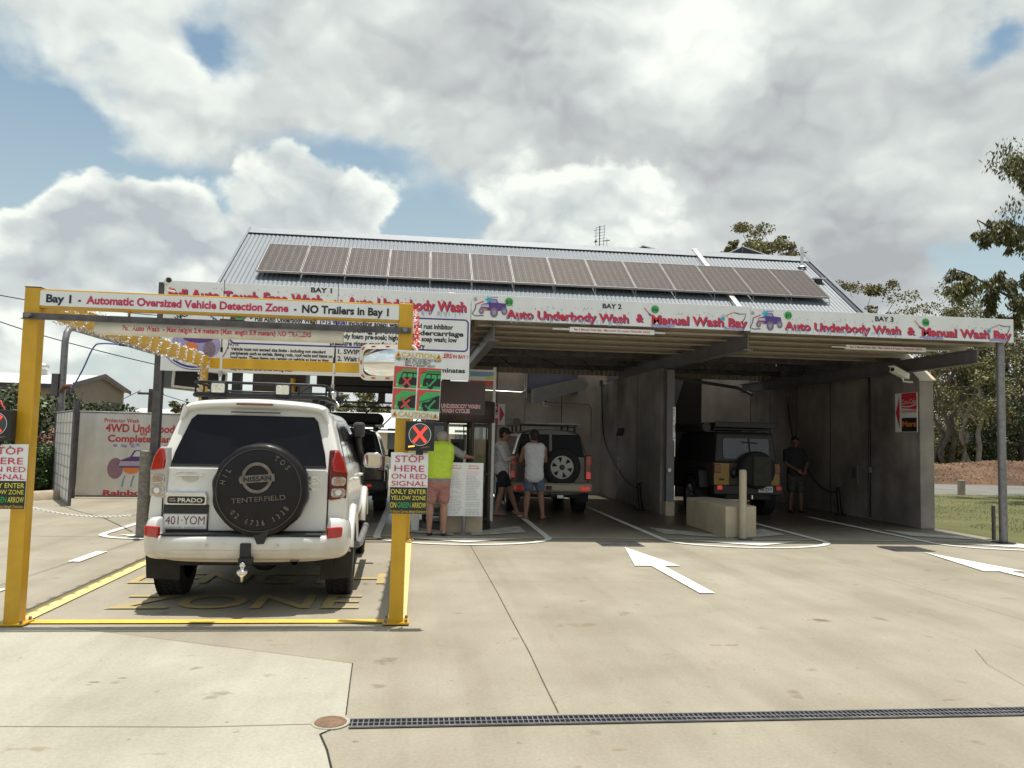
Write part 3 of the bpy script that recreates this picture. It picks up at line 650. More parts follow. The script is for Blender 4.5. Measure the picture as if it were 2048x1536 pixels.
def signal(cx, cz, label):
    t = thing('traffic_signal', label, 'traffic signal', (cx, FY-.16, cz), group='red cross signals on the yellow posts')
    b = MB(); b.box(-.122, .122, -.03, .06, -.125, .125, blackplastic); h = b.build('housing', t, bevel=.006)
    fr = Frame((0, -.03, .012))
    b = MB(); b.ring(fr, 0, 0, .092, .092, .004, chrome, .004); b.disc(fr, 0, 0, .089, .089, mat('signal_lens', (.03, .028, .026), .15, coat=.6), .003); b.build('lens', h)
    b = MB()
    for sx in (-1, 1):
        for i in range(-6, 7):
            for k in (-1, 0, 1):
                u_ = i*.0105; o_ = k*.0105
                if abs(i) < 1 and sx > 0: continue
                x = u_*.78+o_*.6; z = (u_*.95)*sx-o_*.55*sx; b.disc(fr, x, z, .0042, .0042, led_red, .007, 8)
    b.build('red_cross', h)
    b = MB()
    for i in range(14):
        a = 2*PI*i/14; 
        for q in (.045, .072):
            x, z = q*math.cos(a), q*math.sin(a)
            if abs(abs(x)-abs(z)*.82) > .022: b.disc(fr, x, z, .0025, .0025, dkgalv, .006, 6)
    b.build('unlit_dot', h)
    b = MB()
    for i in range(6): b.disc(fr, -.09+i*.0085, -.103+.001*i, .005, .0055, led_amber, .004, 8)
    b.build('amber_light', h)
    b = MB()
    for i in range(7): b.disc(fr, .02+i*.010, -.110+.0018*i, .004, .005, mat('unlit_amber', (.30, .22, .12), .4), .004, 8)
    b.build('unlit_light', h)
    b = MB(); b.box(-.03, .03, .0, .05, -.16, -.125, blackplastic); b.tube([(.04, .03, .125), (.01, .04, .17), (-.01, .06, .2)], .006, red_ink, 6); b.build('bracket', t)
signal(.008, 1.595, 'lit red cross signal above the stop sign on the right post')
signal(-3.345, 1.60, 'red cross signal half out of frame beside the left post')
# caution sign with four pictures
t, p, w, h, fr = flat_sign('caution_sign', 'tall caution sign with four red and green pictures on the right post', -.232, .172, 1.738, 2.318, FY-.14, tilt=R(1.6))
b = MB()
for z in (.252, -.255):
    b.text(fr, 'CAUTION', -.145, .142, z, .042, gold_ink, .004, .02)
    for x in (-.172, .170):
        b.poly(fr, [(x-.026, z-.024), (x+.026, z-.024), (x, z+.026)], gold_ink, .004); b.poly(fr, [(x-.017, z-.019), (x+.017, z-.019), (x, z+.013)], orange_ink, .0055); b.poly(fr, [(x-.003, z-.012), (x+.003, z-.012), (x+.004, z+.004), (x-.004, z+.004)], black_ink, .007)
b.text(fr, 'OBJECTS MUST NOT EXCEED PAST FRONT', -.194, .196, .214, .024, black_ink, .004, .012); b.text(fr, '- ZERO AT ROOF HEIGHT', -.125, .105, .189, .022, black_ink, .004, .012); b.text(fr, '- 400mm AT BONNET HEIGHT', -.125, .145, .165, .020, black_ink, .004, .012)
b.build('lettering', p, fixn=False)
for ix in (0, 1):
    for iz in (0, 1):
        x0 = -.198+ix*.204; x1 = x0+.192; z1 = .150-iz*.188; z0 = z1-.180; W_ = x1-x0
        f2 = Frame(fr.p(x0, z0)); b = MB(); H_ = .18
        b.poly(f2, [(0, 0), (W_, 0), (W_, H_), (0, H_)], signred, .002)
        b.poly(f2, [(.02, 0), (W_, 0), (W_, H_*.90), (.075, H_*.90), (.02, H_*.62)], grass_ink, .004)
        if iz == 0:
            b.poly(f2, [(.042, .025), (.045, .07), (.055, .088), (.068, .125), (.078, .135), (W_, .135), (W_, .025)], black_ink, .006)
            b.poly(f2, [(.062, .092), (.078, .123), (.105, .123), (.105, .092)], grass_ink, .008); b.poly(f2, [(.115, .092), (.115, .123), (.155, .123), (.155, .092)], grass_ink, .008); b.poly(f2, [(.165, .092), (.165, .123), (W_, .123), (W_, .092)], grass_ink, .008)
            b.strip(f2, [(.035 if ix == 0 else .03, .135), (.09, .148), (W_, .150)], .005, signred if ix == 0 else black_ink, .009)
        else:
            b.poly(f2, [(.045, .03), (.045, .07), (.10, .08), (.155, .128), (W_, .135), (W_, .02), (.12, .02), (.11, .04), (.06, .03)], black_ink, .006)
            b.strip(f2, [(0 if ix == 0 else .022, .070), (W_, .135)], .005, signred if ix == 0 else black_ink, .009)
        b.disc(f2, .108 if iz == 0 else .078, .022, .024, .024, black_ink, .0065); b.poly(f2, [(.022, .018), (.034, .018), (.034, .032), (.022, .032)], yellow_ink, .007)
        if ix == 0:
            b.strip(f2, [(.075, .015), (.145, .09)], .017, signred, .011); b.strip(f2, [(.145, .015), (.075, .09)], .017, signred, .012)
        else: b.strip(f2, [(.075, .05), (.095, .022), (.155, .095)], .014, grass_ink, .011)
        b.build('picture', p, fixn=False)
# convex mirror
t = thing('convex_mirror', 'rounded convex mirror in a white frame with red reflectors on the right post', 'mirror', (-.285, FY+.12, 2.235)); t.rotation_euler = (R(4), 0, R(-16))
b = MB(); vs = []
nx, ny = 20, 14; W_, H_ = .22, .118
for j in range(ny+1):
    for i in range(nx+1):
        u_, v_ = 2*i/nx-1, 2*j/ny-1; vs.append((W_*u_*math.sqrt(1-.25*v_**4), -.02-.035*(1-(u_*u_+v_*v_)/2), H_*v_*math.sqrt(1-.25*u_**4)))
b.add(vs, [(j*(nx+1)+i, j*(nx+1)+i+1, (j+1)*(nx+1)+i+1, (j+1)*(nx+1)+i) for j in range(ny) for i in range(nx)], mirror_glass, True); b.build('glass', t)
fr = Frame((0, 0, 0)); b = MB(); o_ = rrect(-.265, .265, -.16, .16, .07, 6); i_ = rrect(-.222, .222, -.118, .118, .05, 6)
n = len(o_); vs = [fr.p(*q, .02) for q in o_]+[fr.p(*q, .035) for q in i_]+[fr.p(*q, -.02) for q in o_]
b.add(vs, [(k, (k+1) % n, n+(k+1) % n, n+k) for k in range(n)]+[(k, (k+1) % n, 2*n+(k+1) % n, 2*n+k) for k in range(n)]+[tuple(2*n+k for k in range(n))], wht_plastic); f_ = b.build('frame', t)
b = MB()
for (x, z, a) in ((-.13, .139, 0), (0, .139, 0), (.13, .139, 0), (-.13, -.139, 0), (0, -.139, 0), (.13, -.139, 0), (-.243, 0, PI/2), (.243, 0, PI/2), (-.225, .122, PI/4), (-.225, -.122, -PI/4), (.225, .122, -PI/4), (.225, -.122, PI/4)):
    c_, s_ = math.cos(a)*.018, math.sin(a)*.018; b.strip(fr, [(x-c_, z-s_), (x+c_, z+s_)], .014, signred, .037)
b.build('reflector', f_)
b = MB(); b.cyl((.12, 0, 0), (.14, .0, -.25), .014, galv); b.build('bracket', t)

# ------------------------------------------------------------------ wash building
SY = 12.35     # plane of the sign boards
bd = thing('wash_building', 'concrete drive-in wash building with zinc roof and three bays', 'building', (3, 17, 0)); bo = Vector((3, 17, 0))
def bp_(name, f, parent=None, bevel=0.0, fixn=True):
    b = MB(); f(b); b.v = [tuple(Vector(v)-bo) for v in b.v]; return b.build(name, parent or bd, bevel=bevel, fixn=fixn)
RX0, RX1, RYr, RZr, SL = -4.37, 10.32, 20.0, 6.66, .70
def roofz(y): return RZr-SL*abs(RYr-y)
def corr(b, x0, x1, fy, fz, m, wl=.10, amp=.009):
    n = int((x1-x0)/wl*8); vs = []
    k = len(fy)
    for j in range(k):
        for i in range(n+1):
            x = x0+(x1-x0)*i/n; vs.append((x, fy[j], fz[j]+amp*math.sin(2*PI*(x-x0)/wl)))
    b.add(vs, [(j*(n+1)+i, j*(n+1)+i+1, (j+1)*(n+1)+i+1, (j+1)*(n+1)+i) for j in range(k-1) for i in range(n)], m, True)
rf = bp_('roof', lambda b: corr(b, RX0, RX1, [16.55, RYr], [roofz(16.55), RZr], roof_steel), fixn=False)
bp_('roof', lambda b: corr(b, RX0, RX1, [RYr, 21.15], [RZr, roofz(21.15)], roof_steel, .2), fixn=False)
def ridge(b):
    for s in (-1, 1):
        b.add([(RX0-.02, RYr, RZr+.05), (RX1+.02, RYr, RZr+.05), (RX1+.02, RYr+s*.28, RZr+.02-.7*.28+.03), (RX0-.02, RYr+s*.28, RZr+.02-.7*.28+.03)], [(0, 1, 2, 3)], mat('ridge_flashing', (.24, .26, .28), .5, .2, var=.06))
bp_('ridge_cap', ridge, rf)
def barge(x, w):
    def f(b):
        for s, ye in ((-1, 16.5), (1, 21.2)):
            b.add([(x-w, RYr, RZr+.06), (x+w, RYr, RZr+.06), (x+w, ye, roofz(ye)+.06), (x-w, ye, roofz(ye)+.06)], [(0, 1, 2, 3)], roof_steel)
            b.add([(x+w, RYr, RZr+.06), (x+w, RYr, RZr-.14), (x+w, ye, roofz(ye)-.14), (x+w, ye, roofz(ye)+.06)], [(0, 1, 2, 3)], navy_trim)
            b.add([(x-w, RYr, RZr+.06), (x-w, RYr, RZr-.14), (x-w, ye, roofz(ye)-.14), (x-w, ye, roofz(ye)+.06)], [(0, 1, 2, 3)], navy_trim)
    return f
bp_('barge_board', barge(RX1+.02, .06), rf); bp_('barge_board', barge(RX0-.0, .03), rf)
bp_('barge_strip', lambda b: b.bar((RX1-.12, 16.6, roofz(16.6)+.03), (RX1-.12, RYr-.2, roofz(RYr-.2)+.03), .09, .02, navy_trim, (0, -.7, 1)), rf)
def duct(b):
    x = 7.2
    b.bar((x, 16.7, roofz(16.7)+.09), (x, RYr+.1, RZr+.10), .13, .09, alu, (0, -.7, 1))
bp_('roof_duct', duct, rf, .01)
# canopy: gently rising sheet, purlins under it
CZ0, CZ1 = 3.63, 3.67
def cz(y): return CZ0+(CZ1-CZ0)*(y-12.4)/4.2
cn = bp_('canopy_roof', lambda b: corr(b, -3.9, 10.15, [12.4, 16.62], [CZ0, CZ1], under_steel, .2, .014), fixn=False)
for y in (12.72, 13.45, 14.25, 15.1, 16.0):
    z = cz(y)-.03
    bp_('purlin', lambda b: (b.box(.9 if y > 13 else .9, 10.1 if y < 14 else 9.9, y-.012, y+.012, z-.20, z-.002, purlin_steel), b.box(.9, 9.9, y-.07, y-.012, z-.20, z-.192, purlin_steel), b.box(.9, 9.9, y-.07, y-.060, z-.192, z-.17, purlin_steel), [b.cyl((x_, y-.0125, z-.165), (x_, y-.0165, z-.165), .008, seam, n=6) for x_ in [1.0+.16*i for i in range(55)]]), cn)
# rafters, columns
def ibeam(b, p0, p1, w, h, m):
    p0 = Vector(p0); p1 = Vector(p1)
    b.bar(p0, p1, .012, h, m); b.bar(p0+Vector((0, 0, h/2)), p1+Vector((0, 0, h/2)), w, .014, m); b.bar(p0-Vector((0, 0, h/2)), p1-Vector((0, 0, h/2)), w, .014, m)
bp_('rafter', lambda b: ibeam(b, (5.43, 12.5, 3.30), (5.43, 22.4, 3.42), .16, .28, beam_steel))
bp_('rafter', lambda b: ibeam(b, (9.55, 12.45, 3.19), (9.55, 22.4, 3.22), .15, .24, beam_steel))
bp_('rafter', lambda b: ibeam(b, (1.15, 12.5, 3.30), (1.15, 22.4, 3.42), .16, .28, beam_steel))
bp_('column', lambda b: (b.box(5.345, 5.515, 16.54, 16.552, .30, 3.16, beam_steel), b.box(5.345, 5.515, 16.708, 16.72, .30, 3.16, beam_steel), b.box(5.424, 5.436, 16.552, 16.708, .30, 3.16, beam_steel)))
bp_('column_base', lambda b: b.box(5.33, 5.53, 16.52, 16.74, 0, .30, conc_block), None, .01)
bp_('front_post', lambda b: (b.cyl((10.0, 12.48, .02), (10.0, 12.48, 3.60), .066, galv, n=24), b.box(10-.13, 10.13, 12.35, 12.61, .0, .02, blacksteel)), None, .004)
bp_('front_post', lambda b: (b.box(-4.03, -3.91, 12.42, 12.54, 0.02, 3.85, dkgalv), b.box(-4.1, -3.84, 12.35, 12.61, .0, .02, blacksteel)), None, .004)
# walls
WX = 10.0
def rwall(b):
    fr = Frame((WX-.14, 0, 0), (0, 1, 0), (0, 0, 1))
    b.prism(fr, [(14.5, 0), (22.7, 0), (22.7, 3.6), (15.35, 3.58), (14.5, 2.93)], 0, .30, conc_damp_shaded)
bp_('side_wall', rwall, None, .012)
bp_('wall_capping', lambda b: b.add([(WX-.17, 14.46, 2.95), (WX+.19, 14.46, 2.95), (WX+.19, 15.36, 3.61), (WX-.17, 15.36, 3.61), (WX-.17, 14.46, 2.92), (WX+.19, 14.46, 2.92)], [(0, 1, 2, 3), (4, 5, 1, 0)], mat('cap_flashing', (.55, .47, .36), .5, .2)))
bp_('gable_wall', lambda b: b.prism(Frame((WX, 0, 0), (0, 1, 0), (0, 0, 1)), [(16.6, 3.6), (21.1, 3.6), (21.1, roofz(21.1)-.05), (RYr, RZr-.06), (16.6, roofz(16.6)-.05)], 0, .12, roof_steel))
bp_('dividing_wall', lambda b: b.box(5.27, 5.42, 16.74, 22.499, 0, 3.22, conc_damp_shaded), None, .01)
def bwall(b):
    b.box(1.36, 3.02, 22.5, 22.7, 0, 4.6, conc_wall); b.box(3.03, 5.42, 22.5, 22.7, 0, 4.6, conc_wall)
    b.box(5.43, 7.55, 22.6, 22.8, 0, 4.6, conc_wall); b.box(8.35, 9.85, 22.5, 22.7, 0, 4.6, conc_wall); b.bar((6.35, 22.5, -.2), (7.75, 22.5, 4.2), .5, .1, beam_steel, (0, 1, 0))  # the slanting dark bar is added in place of a diagonal shadow
bp_('rear_wall', bwall, None, .01)
bp_('rear_door', lambda b: b.box(7.56, 8.34, 22.56, 22.6, 0, 4.6, mat('dark_sheet', (.018, .016, .017), .6)))  # dark upright sheet filling the gap in the rear wall
def corrwall(b):
    n = 520; vs = []
    for z in (3.36, 5.7):
        for i in range(n+1): x = 1.2+8.79*i/n; vs.append((x, 21.1+.012*math.sin(2*PI*x/.13), z))
    b.add(vs, [(i, i+1, n+2+i, n+1+i) for i in range(n)], mat('pale_cladding', (.38, .32, .25), .5, .1), True)
bp_('rear_cladding', corrwall)
bp_('eave_cladding', lambda b: b.box(-3.9, 9.86, 16.63, 16.66, 3.68, 4.25, roof_steel))
bp_('party_wall', lambda b: b.box(-4.2, -4.1, 16.7, 21.0, 3.6, 4.6, roof_steel))
bp_('wall_duct', lambda b: b.prism(Frame((0, 21.9, 0)), [(3.15, 2.55), (4.6, 3.0), (4.72, 3.16), (4.55, 3.35), (3.15, 2.98)], -.25, .25, mat('folded_steel', (.33, .33, .34), .45, .3)))
bp_('blue_panel', lambda b: b.box(3.1, 4.55, 22.4, 22.45, 2.9, 3.6, mat('slate_panel', (.10, .11, .16), .5)))
def pipes(b):
    b.tube([(1.4, 22.42, 3.02), (1.75, 22.42, 2.93), (2.9, 22.42, 2.90), (3.02, 22.42, 2.96), (3.06, 22.42, 3.05)], .03, alu, 8)
    for x in (3.0, 3.06): b.cyl((x, 22.46, 3.9), (x, 22.46, 2.75), .018, alu)
    b.tube([(3.06, 22.46, 2.75), (3.12, 22.46, 2.66), (4.9, 22.46, 2.62), (4.98, 22.46, 2.5), (4.98, 22.46, 1.5)], .016, galv, 6)
bp_('wall_pipe', pipes)
def under(b):
    for (y, z) in ((17.6, 3.62), (19.2, 3.60), (20.6, 3.6)): b.box(1.2, 9.85, y-.06, y+.06, z-.14, z, dkgalv)
    for i in range(9): x = 1.8+i*.95; b.tube([(x, 17.6, 3.4), (x+.4, 18.4, 3.25+.12*(i % 2)), (x+.3, 19.2, 3.42)], .014, blacksteel, 5)
    b.tube([(5.7, 18.8, 3.25), (8.6, 20.5, 3.1), (9.5, 21.6, 3.0)], .045, beam_steel, 8)
bp_('ceiling_frame', under)
def joints(b):
    for y in (17.9, 19.6, 21.2): b.box(9.855, 9.858, y-.01, y+.01, 0, 3.5, seam)
    for x in (2.2, 4.1): b.box(x-.01, x+.01, 22.495, 22.499, 0, 4.5, seam)
    for y in (18.6, 20.5): b.box(5.266, 5.269, y-.01, y+.01, 0, 3.2, seam)
bp_('wall_joint', joints)
bp_('cable_bracket', lambda b: [b.tube([Vector((5.25, 19.8+.12*i, 1.92)), Vector((5.2, 19.85+.12*i, 1.72)), Vector((5.25, 19.9+.12*i, 1.78))], .02, blacksteel, 6) for i in range(5)])
# solar panels on the main roof
pv = mat('solar_cells', (.060, .042, .036), .35, 0, var=.25, scale=14, coat=.0, spec=.3)
pv_frame = mat('panel_frame', (.38, .37, .36), .4, .5)
pvline = mat('cell_grid', (.24, .21, .19), .6)
def roofP(x, y, off):
    d = ray(x, y); n = Vector((0, -SL, 1)); k = RZr+off-SL*RYr; t = (k-n.dot(O))/n.dot(d); return O+d*t
pA = roofP(512, 541, .20); pB = roofP(531, 487, .20); pC = roofP(1665, 600, .20)
NP = 14; PW = (pC.x-pA.x)/NP; su = Vector((0, 1, SL)).normalized(); PL = (pB-pA).dot(su)
sp0 = None
for i in range(NP):
    lab = ('leftmost framed solar panel of the upper roof row', 'rightmost framed solar panel of the upper roof row')[0 if i == 0 else 1] if i in (0, NP-1) else 'framed solar panel in the middle of the upper roof row'
    loc = Vector((pA.x+PW*(i+.5), pA.y, pA.z))
    if sp0 is None:
        t = thing('solar_panel', lab, 'solar panel', loc, group='solar panels on the main roof'); sp0 = t
        fr = Frame((0, 0, 0), (1, 0, 0), su); w = PW/2-.008
        b = MB(); b.prism(fr, [(-w+.01, .01), (w-.01, .01), (w-.01, PL-.01), (-w+.01, PL-.01)], -.03, .002, pv); cp = b.build('cell_sheet', t)
        b = MB()
        for k in range(1, 6): b.strip(fr, [(-w+2*w*k/6, .03), (-w+2*w*k/6, PL-.03)], .008, pvline, .004)
        for k in range(1, 12): b.strip(fr, [(-w+.02, PL*k/12), (w-.02, PL*k/12)], .005, pvline, .005)
        for k in range(12): b.strip(fr, [(-w+2*w*(k+.5)/12, .03), (-w+2*w*(k+.5)/12, PL-.03)], .003, pvline, .0045)
        b.build('cell_line', cp, fixn=False)
        b = MB()
        for q in ([(-w, 0), (w, 0), (w, .014), (-w, .014)], [(-w, PL-.014), (w, PL-.014), (w, PL), (-w, PL)], [(-w, .014), (-w+.012, .014), (-w+.012, PL-.014), (-w, PL-.014)], [(w-.012, .014), (w, .014), (w, PL-.014), (w-.012, PL-.014)]): b.prism(fr, q, -.04, .008, pv_frame)
        b.build('frame', t)
        b = MB()
        for s in (-1,): b.bar(Vector((w+.012, 0, 0))+su*.05-fr.n*.02, Vector((w+.012, .02, -.20)), .012, .012, galv)
        for kk in (.12, PL-.25): b.bar(Vector((-w-.04, 0, 0))+su*kk-fr.n*.06, Vector((w+.04, 0, 0))+su*kk-fr.n*.06, .04, .04, alu)
        b.build('rail', t)
    else:
        t = copy_tree(sp0); t.location = loc; t['label'] = lab
# low row on the canopy, seen edge on
lp0 = None
for i in range(14):
    x = AY(500+85.5*(i+.5), 560, 13.4).x; loc = (x, 13.25, 3.90)
    if lp0 is None:
        t = thing('solar_panel', 'solar panel of the lower row seen edge on behind the boards', 'solar panel', loc, group='solar panels along the canopy edge'); lp0 = t
        fr = Frame((0, 0, 0), (1, 0, 0), (0, 1, .135)); w = .40
        b = MB(); b.prism(fr, [(-w+.015, .015), (w-.015, .015), (w-.015, 1.3), (-w+.015, 1.3)], -.03, .002, pv); b.build('cell_sheet', t)
        b = MB(); b.prism(fr, [(-w, 0), (w, 0), (w, .018), (-w, .018)], -.035, .006, alu); b.prism(fr, [(-w, 1.3), (w, 1.3), (w, 1.32), (-w, 1.32)], -.035, .006, alu)
        for s in (-1, 1): b.prism(fr, [(s*w-.012, .018), (s*w+.012, .018), (s*w+.012, 1.3), (s*w-.012, 1.3)], -.035, .006, alu)
        b.build('frame', t)
        b = MB()
        for s in (-1, 1):
            for v in (.1, 1.2): q = fr.p(s*.3, v, -.035); b.bar(q, Vector((q.x, q.y, q.z-.28)), .03, .03, alu)
        b.build('foot', t)
    else: t = copy_tree(lp0); t.location = loc
# aerial, roof vent, racks behind the ridge
t = thing('tv_antenna', 'tall comb shaped television aerial on the ridge', 'antenna', (4.6, 20.1, 6.65)); b = MB(); b.cyl((0, 0, -.1), (0, 0, .62), .013, dkgalv); b.build('mast', t)
b = MB()
for k, z in enumerate((.12, .2, .28, .36, .44, .52, .6)): b.bar((-.16 if k % 2 else -.1, 0, z-.03), (.14, 0, z+.03), .008, .008, dkgalv)
b.bar((.1, 0, .02), (.14, 0, .66), .01, .01, dkgalv); b.bar((-.1, 0, .1), (-.1, 0, .55), .012, .012, dkgalv); b.ball((-.1, 0, .2), .035, dkgalv); b.bar((.2, 0, -.05), (.2, 0, .3), .01, .01, dkgalv); b.bar((.1, 0, .22), (.28, 0, .25), .02, .02, dkgalv); b.build('element', t)
for (x0, x1, xp, z, lab) in ((6.1, 7.35, 6.32, 7.28, 'dark tilted collector panel rising behind the middle of the ridge'), (8.8, 10.6, 9.36, 7.42, 'larger dark tilted collector panel behind the ridge at its right end')):
    t = thing('tilted_panel', lab, 'roof panel', ((x0+x1)/2, 22.0, 7.1)); b = MB(); c = Vector(((x0+x1)/2, 22.0, 7.1))
    pt = [Vector((x0, 21.9, 7.12)), Vector((xp, 22, z)), Vector((x1, 22.1, 7.10)), Vector((xp+.3, 23.0, 6.4))]
    b.add([q-c for q in pt]+[q-c-Vector((0, 0, .06)) for q in pt], [(0, 1, 2, 3), (4, 5, 6, 7), (0, 1, 5, 4), (1, 2, 6, 5), (2, 3, 7, 6), (3, 0, 4, 7)], mat('dark_collector', (.012, .013, .02), .3)); b.build('sheet', t)
    b = MB()
    for q in (0, 1): b.bar(pt[q]-c+Vector((0, 0, .01)), pt[q+1]-c+Vector((0, 0, .01)), .035, .03, alu)
    b.bar(pt[1]-c, Vector((xp, 22, 5.2))-c, .05, .05, dkgalv); b.bar(pt[0]-c, Vector((x0, 21.9, 5.2))-c, .05, .05, dkgalv); b.bar(pt[2]-c, Vector((x1-.2, 22.1, 5.2))-c, .05, .05, dkgalv); b.build('edge_frame', t)
t = thing('vent_pipe', 'short upright vent pipe near the right end of the ridge', 'vent pipe', tuple(roofP(1604, 535, .02))); b = MB(); b.cyl((0, 0, -.1), (0, 0, .55), .04, alu); b.lathe([(.12, 0), (.05, .06)], (0, 0, 0), (0, 0, 1), alu); b.build('pipe', t)
q = roofP(1637, 562, .05); t = thing('isolator_box', 'small pale isolator box beside the last upper solar panel', 'isolator box', tuple(q)); b = MB(); b.box(-.16, .16, -.1, .1, .04, .07, wht_plastic); b.build('hood', t); b = MB(); b.box(-.08, .06, -.07, .07, -.1, .04, blackplastic); b.build('box', t)
# inflatable shapes lying behind the board
t = thing('inflatable_toy', 'colourful inflatable toy lying on the canopy behind the bay 1 board', 'inflatable', (.3, 13.0, 3.78)); b = MB()
b.tube(catmull([(.05, 0, .05), (.15, 0, .13), (.30, .05, .12), (.40, .1, .03)]), [.03, .05, .07, .085, .09, .09, .09, .085, .08, .08, .07, .07, .07, .07, .07, .07, .07, .06, .03][:19], mat('peach_vinyl', (.78, .52, .36), .3), 12); b.build('limb', t)
b = MB(); b.ball((-.12, .05, .03), (.28, .1, .09), mat('blue_vinyl', (.12, .28, .55), .3)); b.ball((-.3, .05, .03), (.12, .1, .07), mat('green_vinyl', (.10, .40, .20), .3)); b.build('body', t)
b = MB(); b.prism(Frame((0, 0, 0)), [(-.48, -.02), (-.33, .14), (-.27, .15), (-.25, .02), (-.3, -.03)], -.06, .06, mat('yellow_vinyl', (.75, .68, .05), .3)); b.build('fin', t, bevel=.03)

# ------------------------------------------------------------------ sign boards
SF = Frame((0, 0, 0))
def board(name, label, x0, x1, z0, z1, poly=None):
    t = thing(name, label, 'sign board', ((x0+x1)/2, SY, (z0+z1)/2), group='bay sign boards'); c = Vector(((x0+x1)/2, 0, (z0+z1)/2))
    b = MB(); pts = poly or [(x0, z0), (x1, z0), (x1, z1), (x0, z1)]
    b.prism(Frame((0, 0, 0)), [(a-c.x, q-c.z) for a, q in pts], -.045, 0, white_panel); p = b.build('panel', t, bevel=.003)
    return t, p, c, Frame((-c.x, 0, -c.z))
def L_(b, fr, s, xl, yl, xr, yr, hpx, m, d=.004, bold=.012, dz=0):
    A = AY(xl, yl, SY); B = AY(xr, yr, SY); h = hpx*(A-O).dot(fw)/CF
    b.text(fr, s, A.x, B.x, (A.z+B.z)/2+dz, h, m, d, bold)
def wet_title(b, fr, s, xl, yl, xr, yr, hpx, seed=0, shadow=purple_ink):
    A = AY(xl, yl, SY); B = AY(xr, yr, SY); h = hpx*12.4/CF; z = (A.z+B.z)/2
    b.text(fr, s, A.x+.014, B.x+.014, z-.014, h, shadow, .0035, .035); b.text(fr, s, A.x, B.x, z, h, red_ink, .006, .03)
def bubbles(name, p, fr, xa, xb, z, n, m, up_=True):
    b = MB()
    for i in range(n):
        x = rnd(xa, xb)
        if up_: b.disc(fr, x, z+rnd(-.01, .05), rnd(.004, .009), rnd(.004, .009), m, .0075+.0002*(i % 9), 8)
        else: l = rnd(.03, .10); b.strip(fr, [(x, z), (x+rnd(-.01, .01), z-l)], rnd(.006, .014), m, .0075+.0002*(i % 9))
    return b.build(name, p, fixn=False)
def foam(name, p, fr, cx, cz_, w, h, n, m):
    b = MB()
    for i in range(n): b.disc(fr, cx+rnd(-w, w), cz_+rnd(-h, h)*.8, rnd(.015, .035), rnd(.012, .026), m, .0085+.0003*i, 10)
    return b.build(name, p, fixn=False)
def truck_art(p, fr, cx, cz_, k):
    b = MB()
    body = [(-.22, -.02), (-.20, .05), (-.10, .075), (-.06, .14), (.06, .15), (.09, .085), (.22, .075), (.24, -.03), (.10, -.06), (-.12, -.06)]
    b.poly(fr, [(cx+a*k, cz_+q*k) for a, q in body], purple_ink, .006)
    b.poly(fr, [(cx+a*k, cz_+q*k) for a, q in [(-.045, .085), (-.03, .13), (.05, .138), (.065, .085)]], lilac_ink, .0075)
    b.poly(fr, [(cx+a*k, cz_+q*k) for a, q in [(-.21, .0), (-.19, .045), (-.08, .05), (-.07, .0)]], mat('pale_lilac_ink', (.55, .52, .68), .5), .0078)
    for (a, q, r_) in ((-.20, -.07, .05), (0.02, -.09, .075), (.20, -.06, .06)): b.disc(fr, cx+a*k, cz_+q*k, r_*k*.9, r_*k*1.15, mat('mauve_grey_ink', (.22, .17, .22), .5, var=.3, scale=40), .009); b.disc(fr, cx+a*k, cz_+q*k, r_*k*.4, r_*k*.5, lilac_ink, .0105)
    b.strip(fr, [(cx+a*k, cz_+q*k) for a, q in [(-.06, .17), (.08, .18)]], .018*k, lilac_ink, .007)
    b.poly(fr, [(cx+k*(-.08+.07*(1 if i % 2 else .5)*math.cos(i*PI/5)), cz_+k*(.13+.07*(1 if i % 2 else .5)*math.sin(i*PI/5))) for i in range(10)], cyan_ink, .0095)
    b.poly(fr, [(cx+a*k, cz_+q*k) for a, q in [(-.19, -.02), (-.09, -.03), (-.11, -.055), (-.17, -.05)]], orange_ink, .0098)
    # spray lance and its hose
    b.strip(fr, [(cx+a*k, cz_+q*k) for a, q in [(-.16, .10), (-.30, .04)]], .018*k, red_ink, .008)
    b.strip(fr, [(cx+a*k, cz_+q*k) for a, q in [(-.30, .04), (-.31, -.04), (-.36, -.13), (-.30, -.16), (-.16, -.15)]], .014*k, black_ink, .0082); b.disc(fr, cx-.31*k, cz_+.13*k, .03*k, .035*k, mat('ball_grey_ink', (.4, .4, .42), .5), .008)
    b.build('truck_drawing', p, fixn=False)
def wand_art(p, fr, pts, m1=red_ink):
    b = MB(); b.strip(fr, pts[:2], .014, m1, .009); b.build('lance_drawing', p, fixn=False)
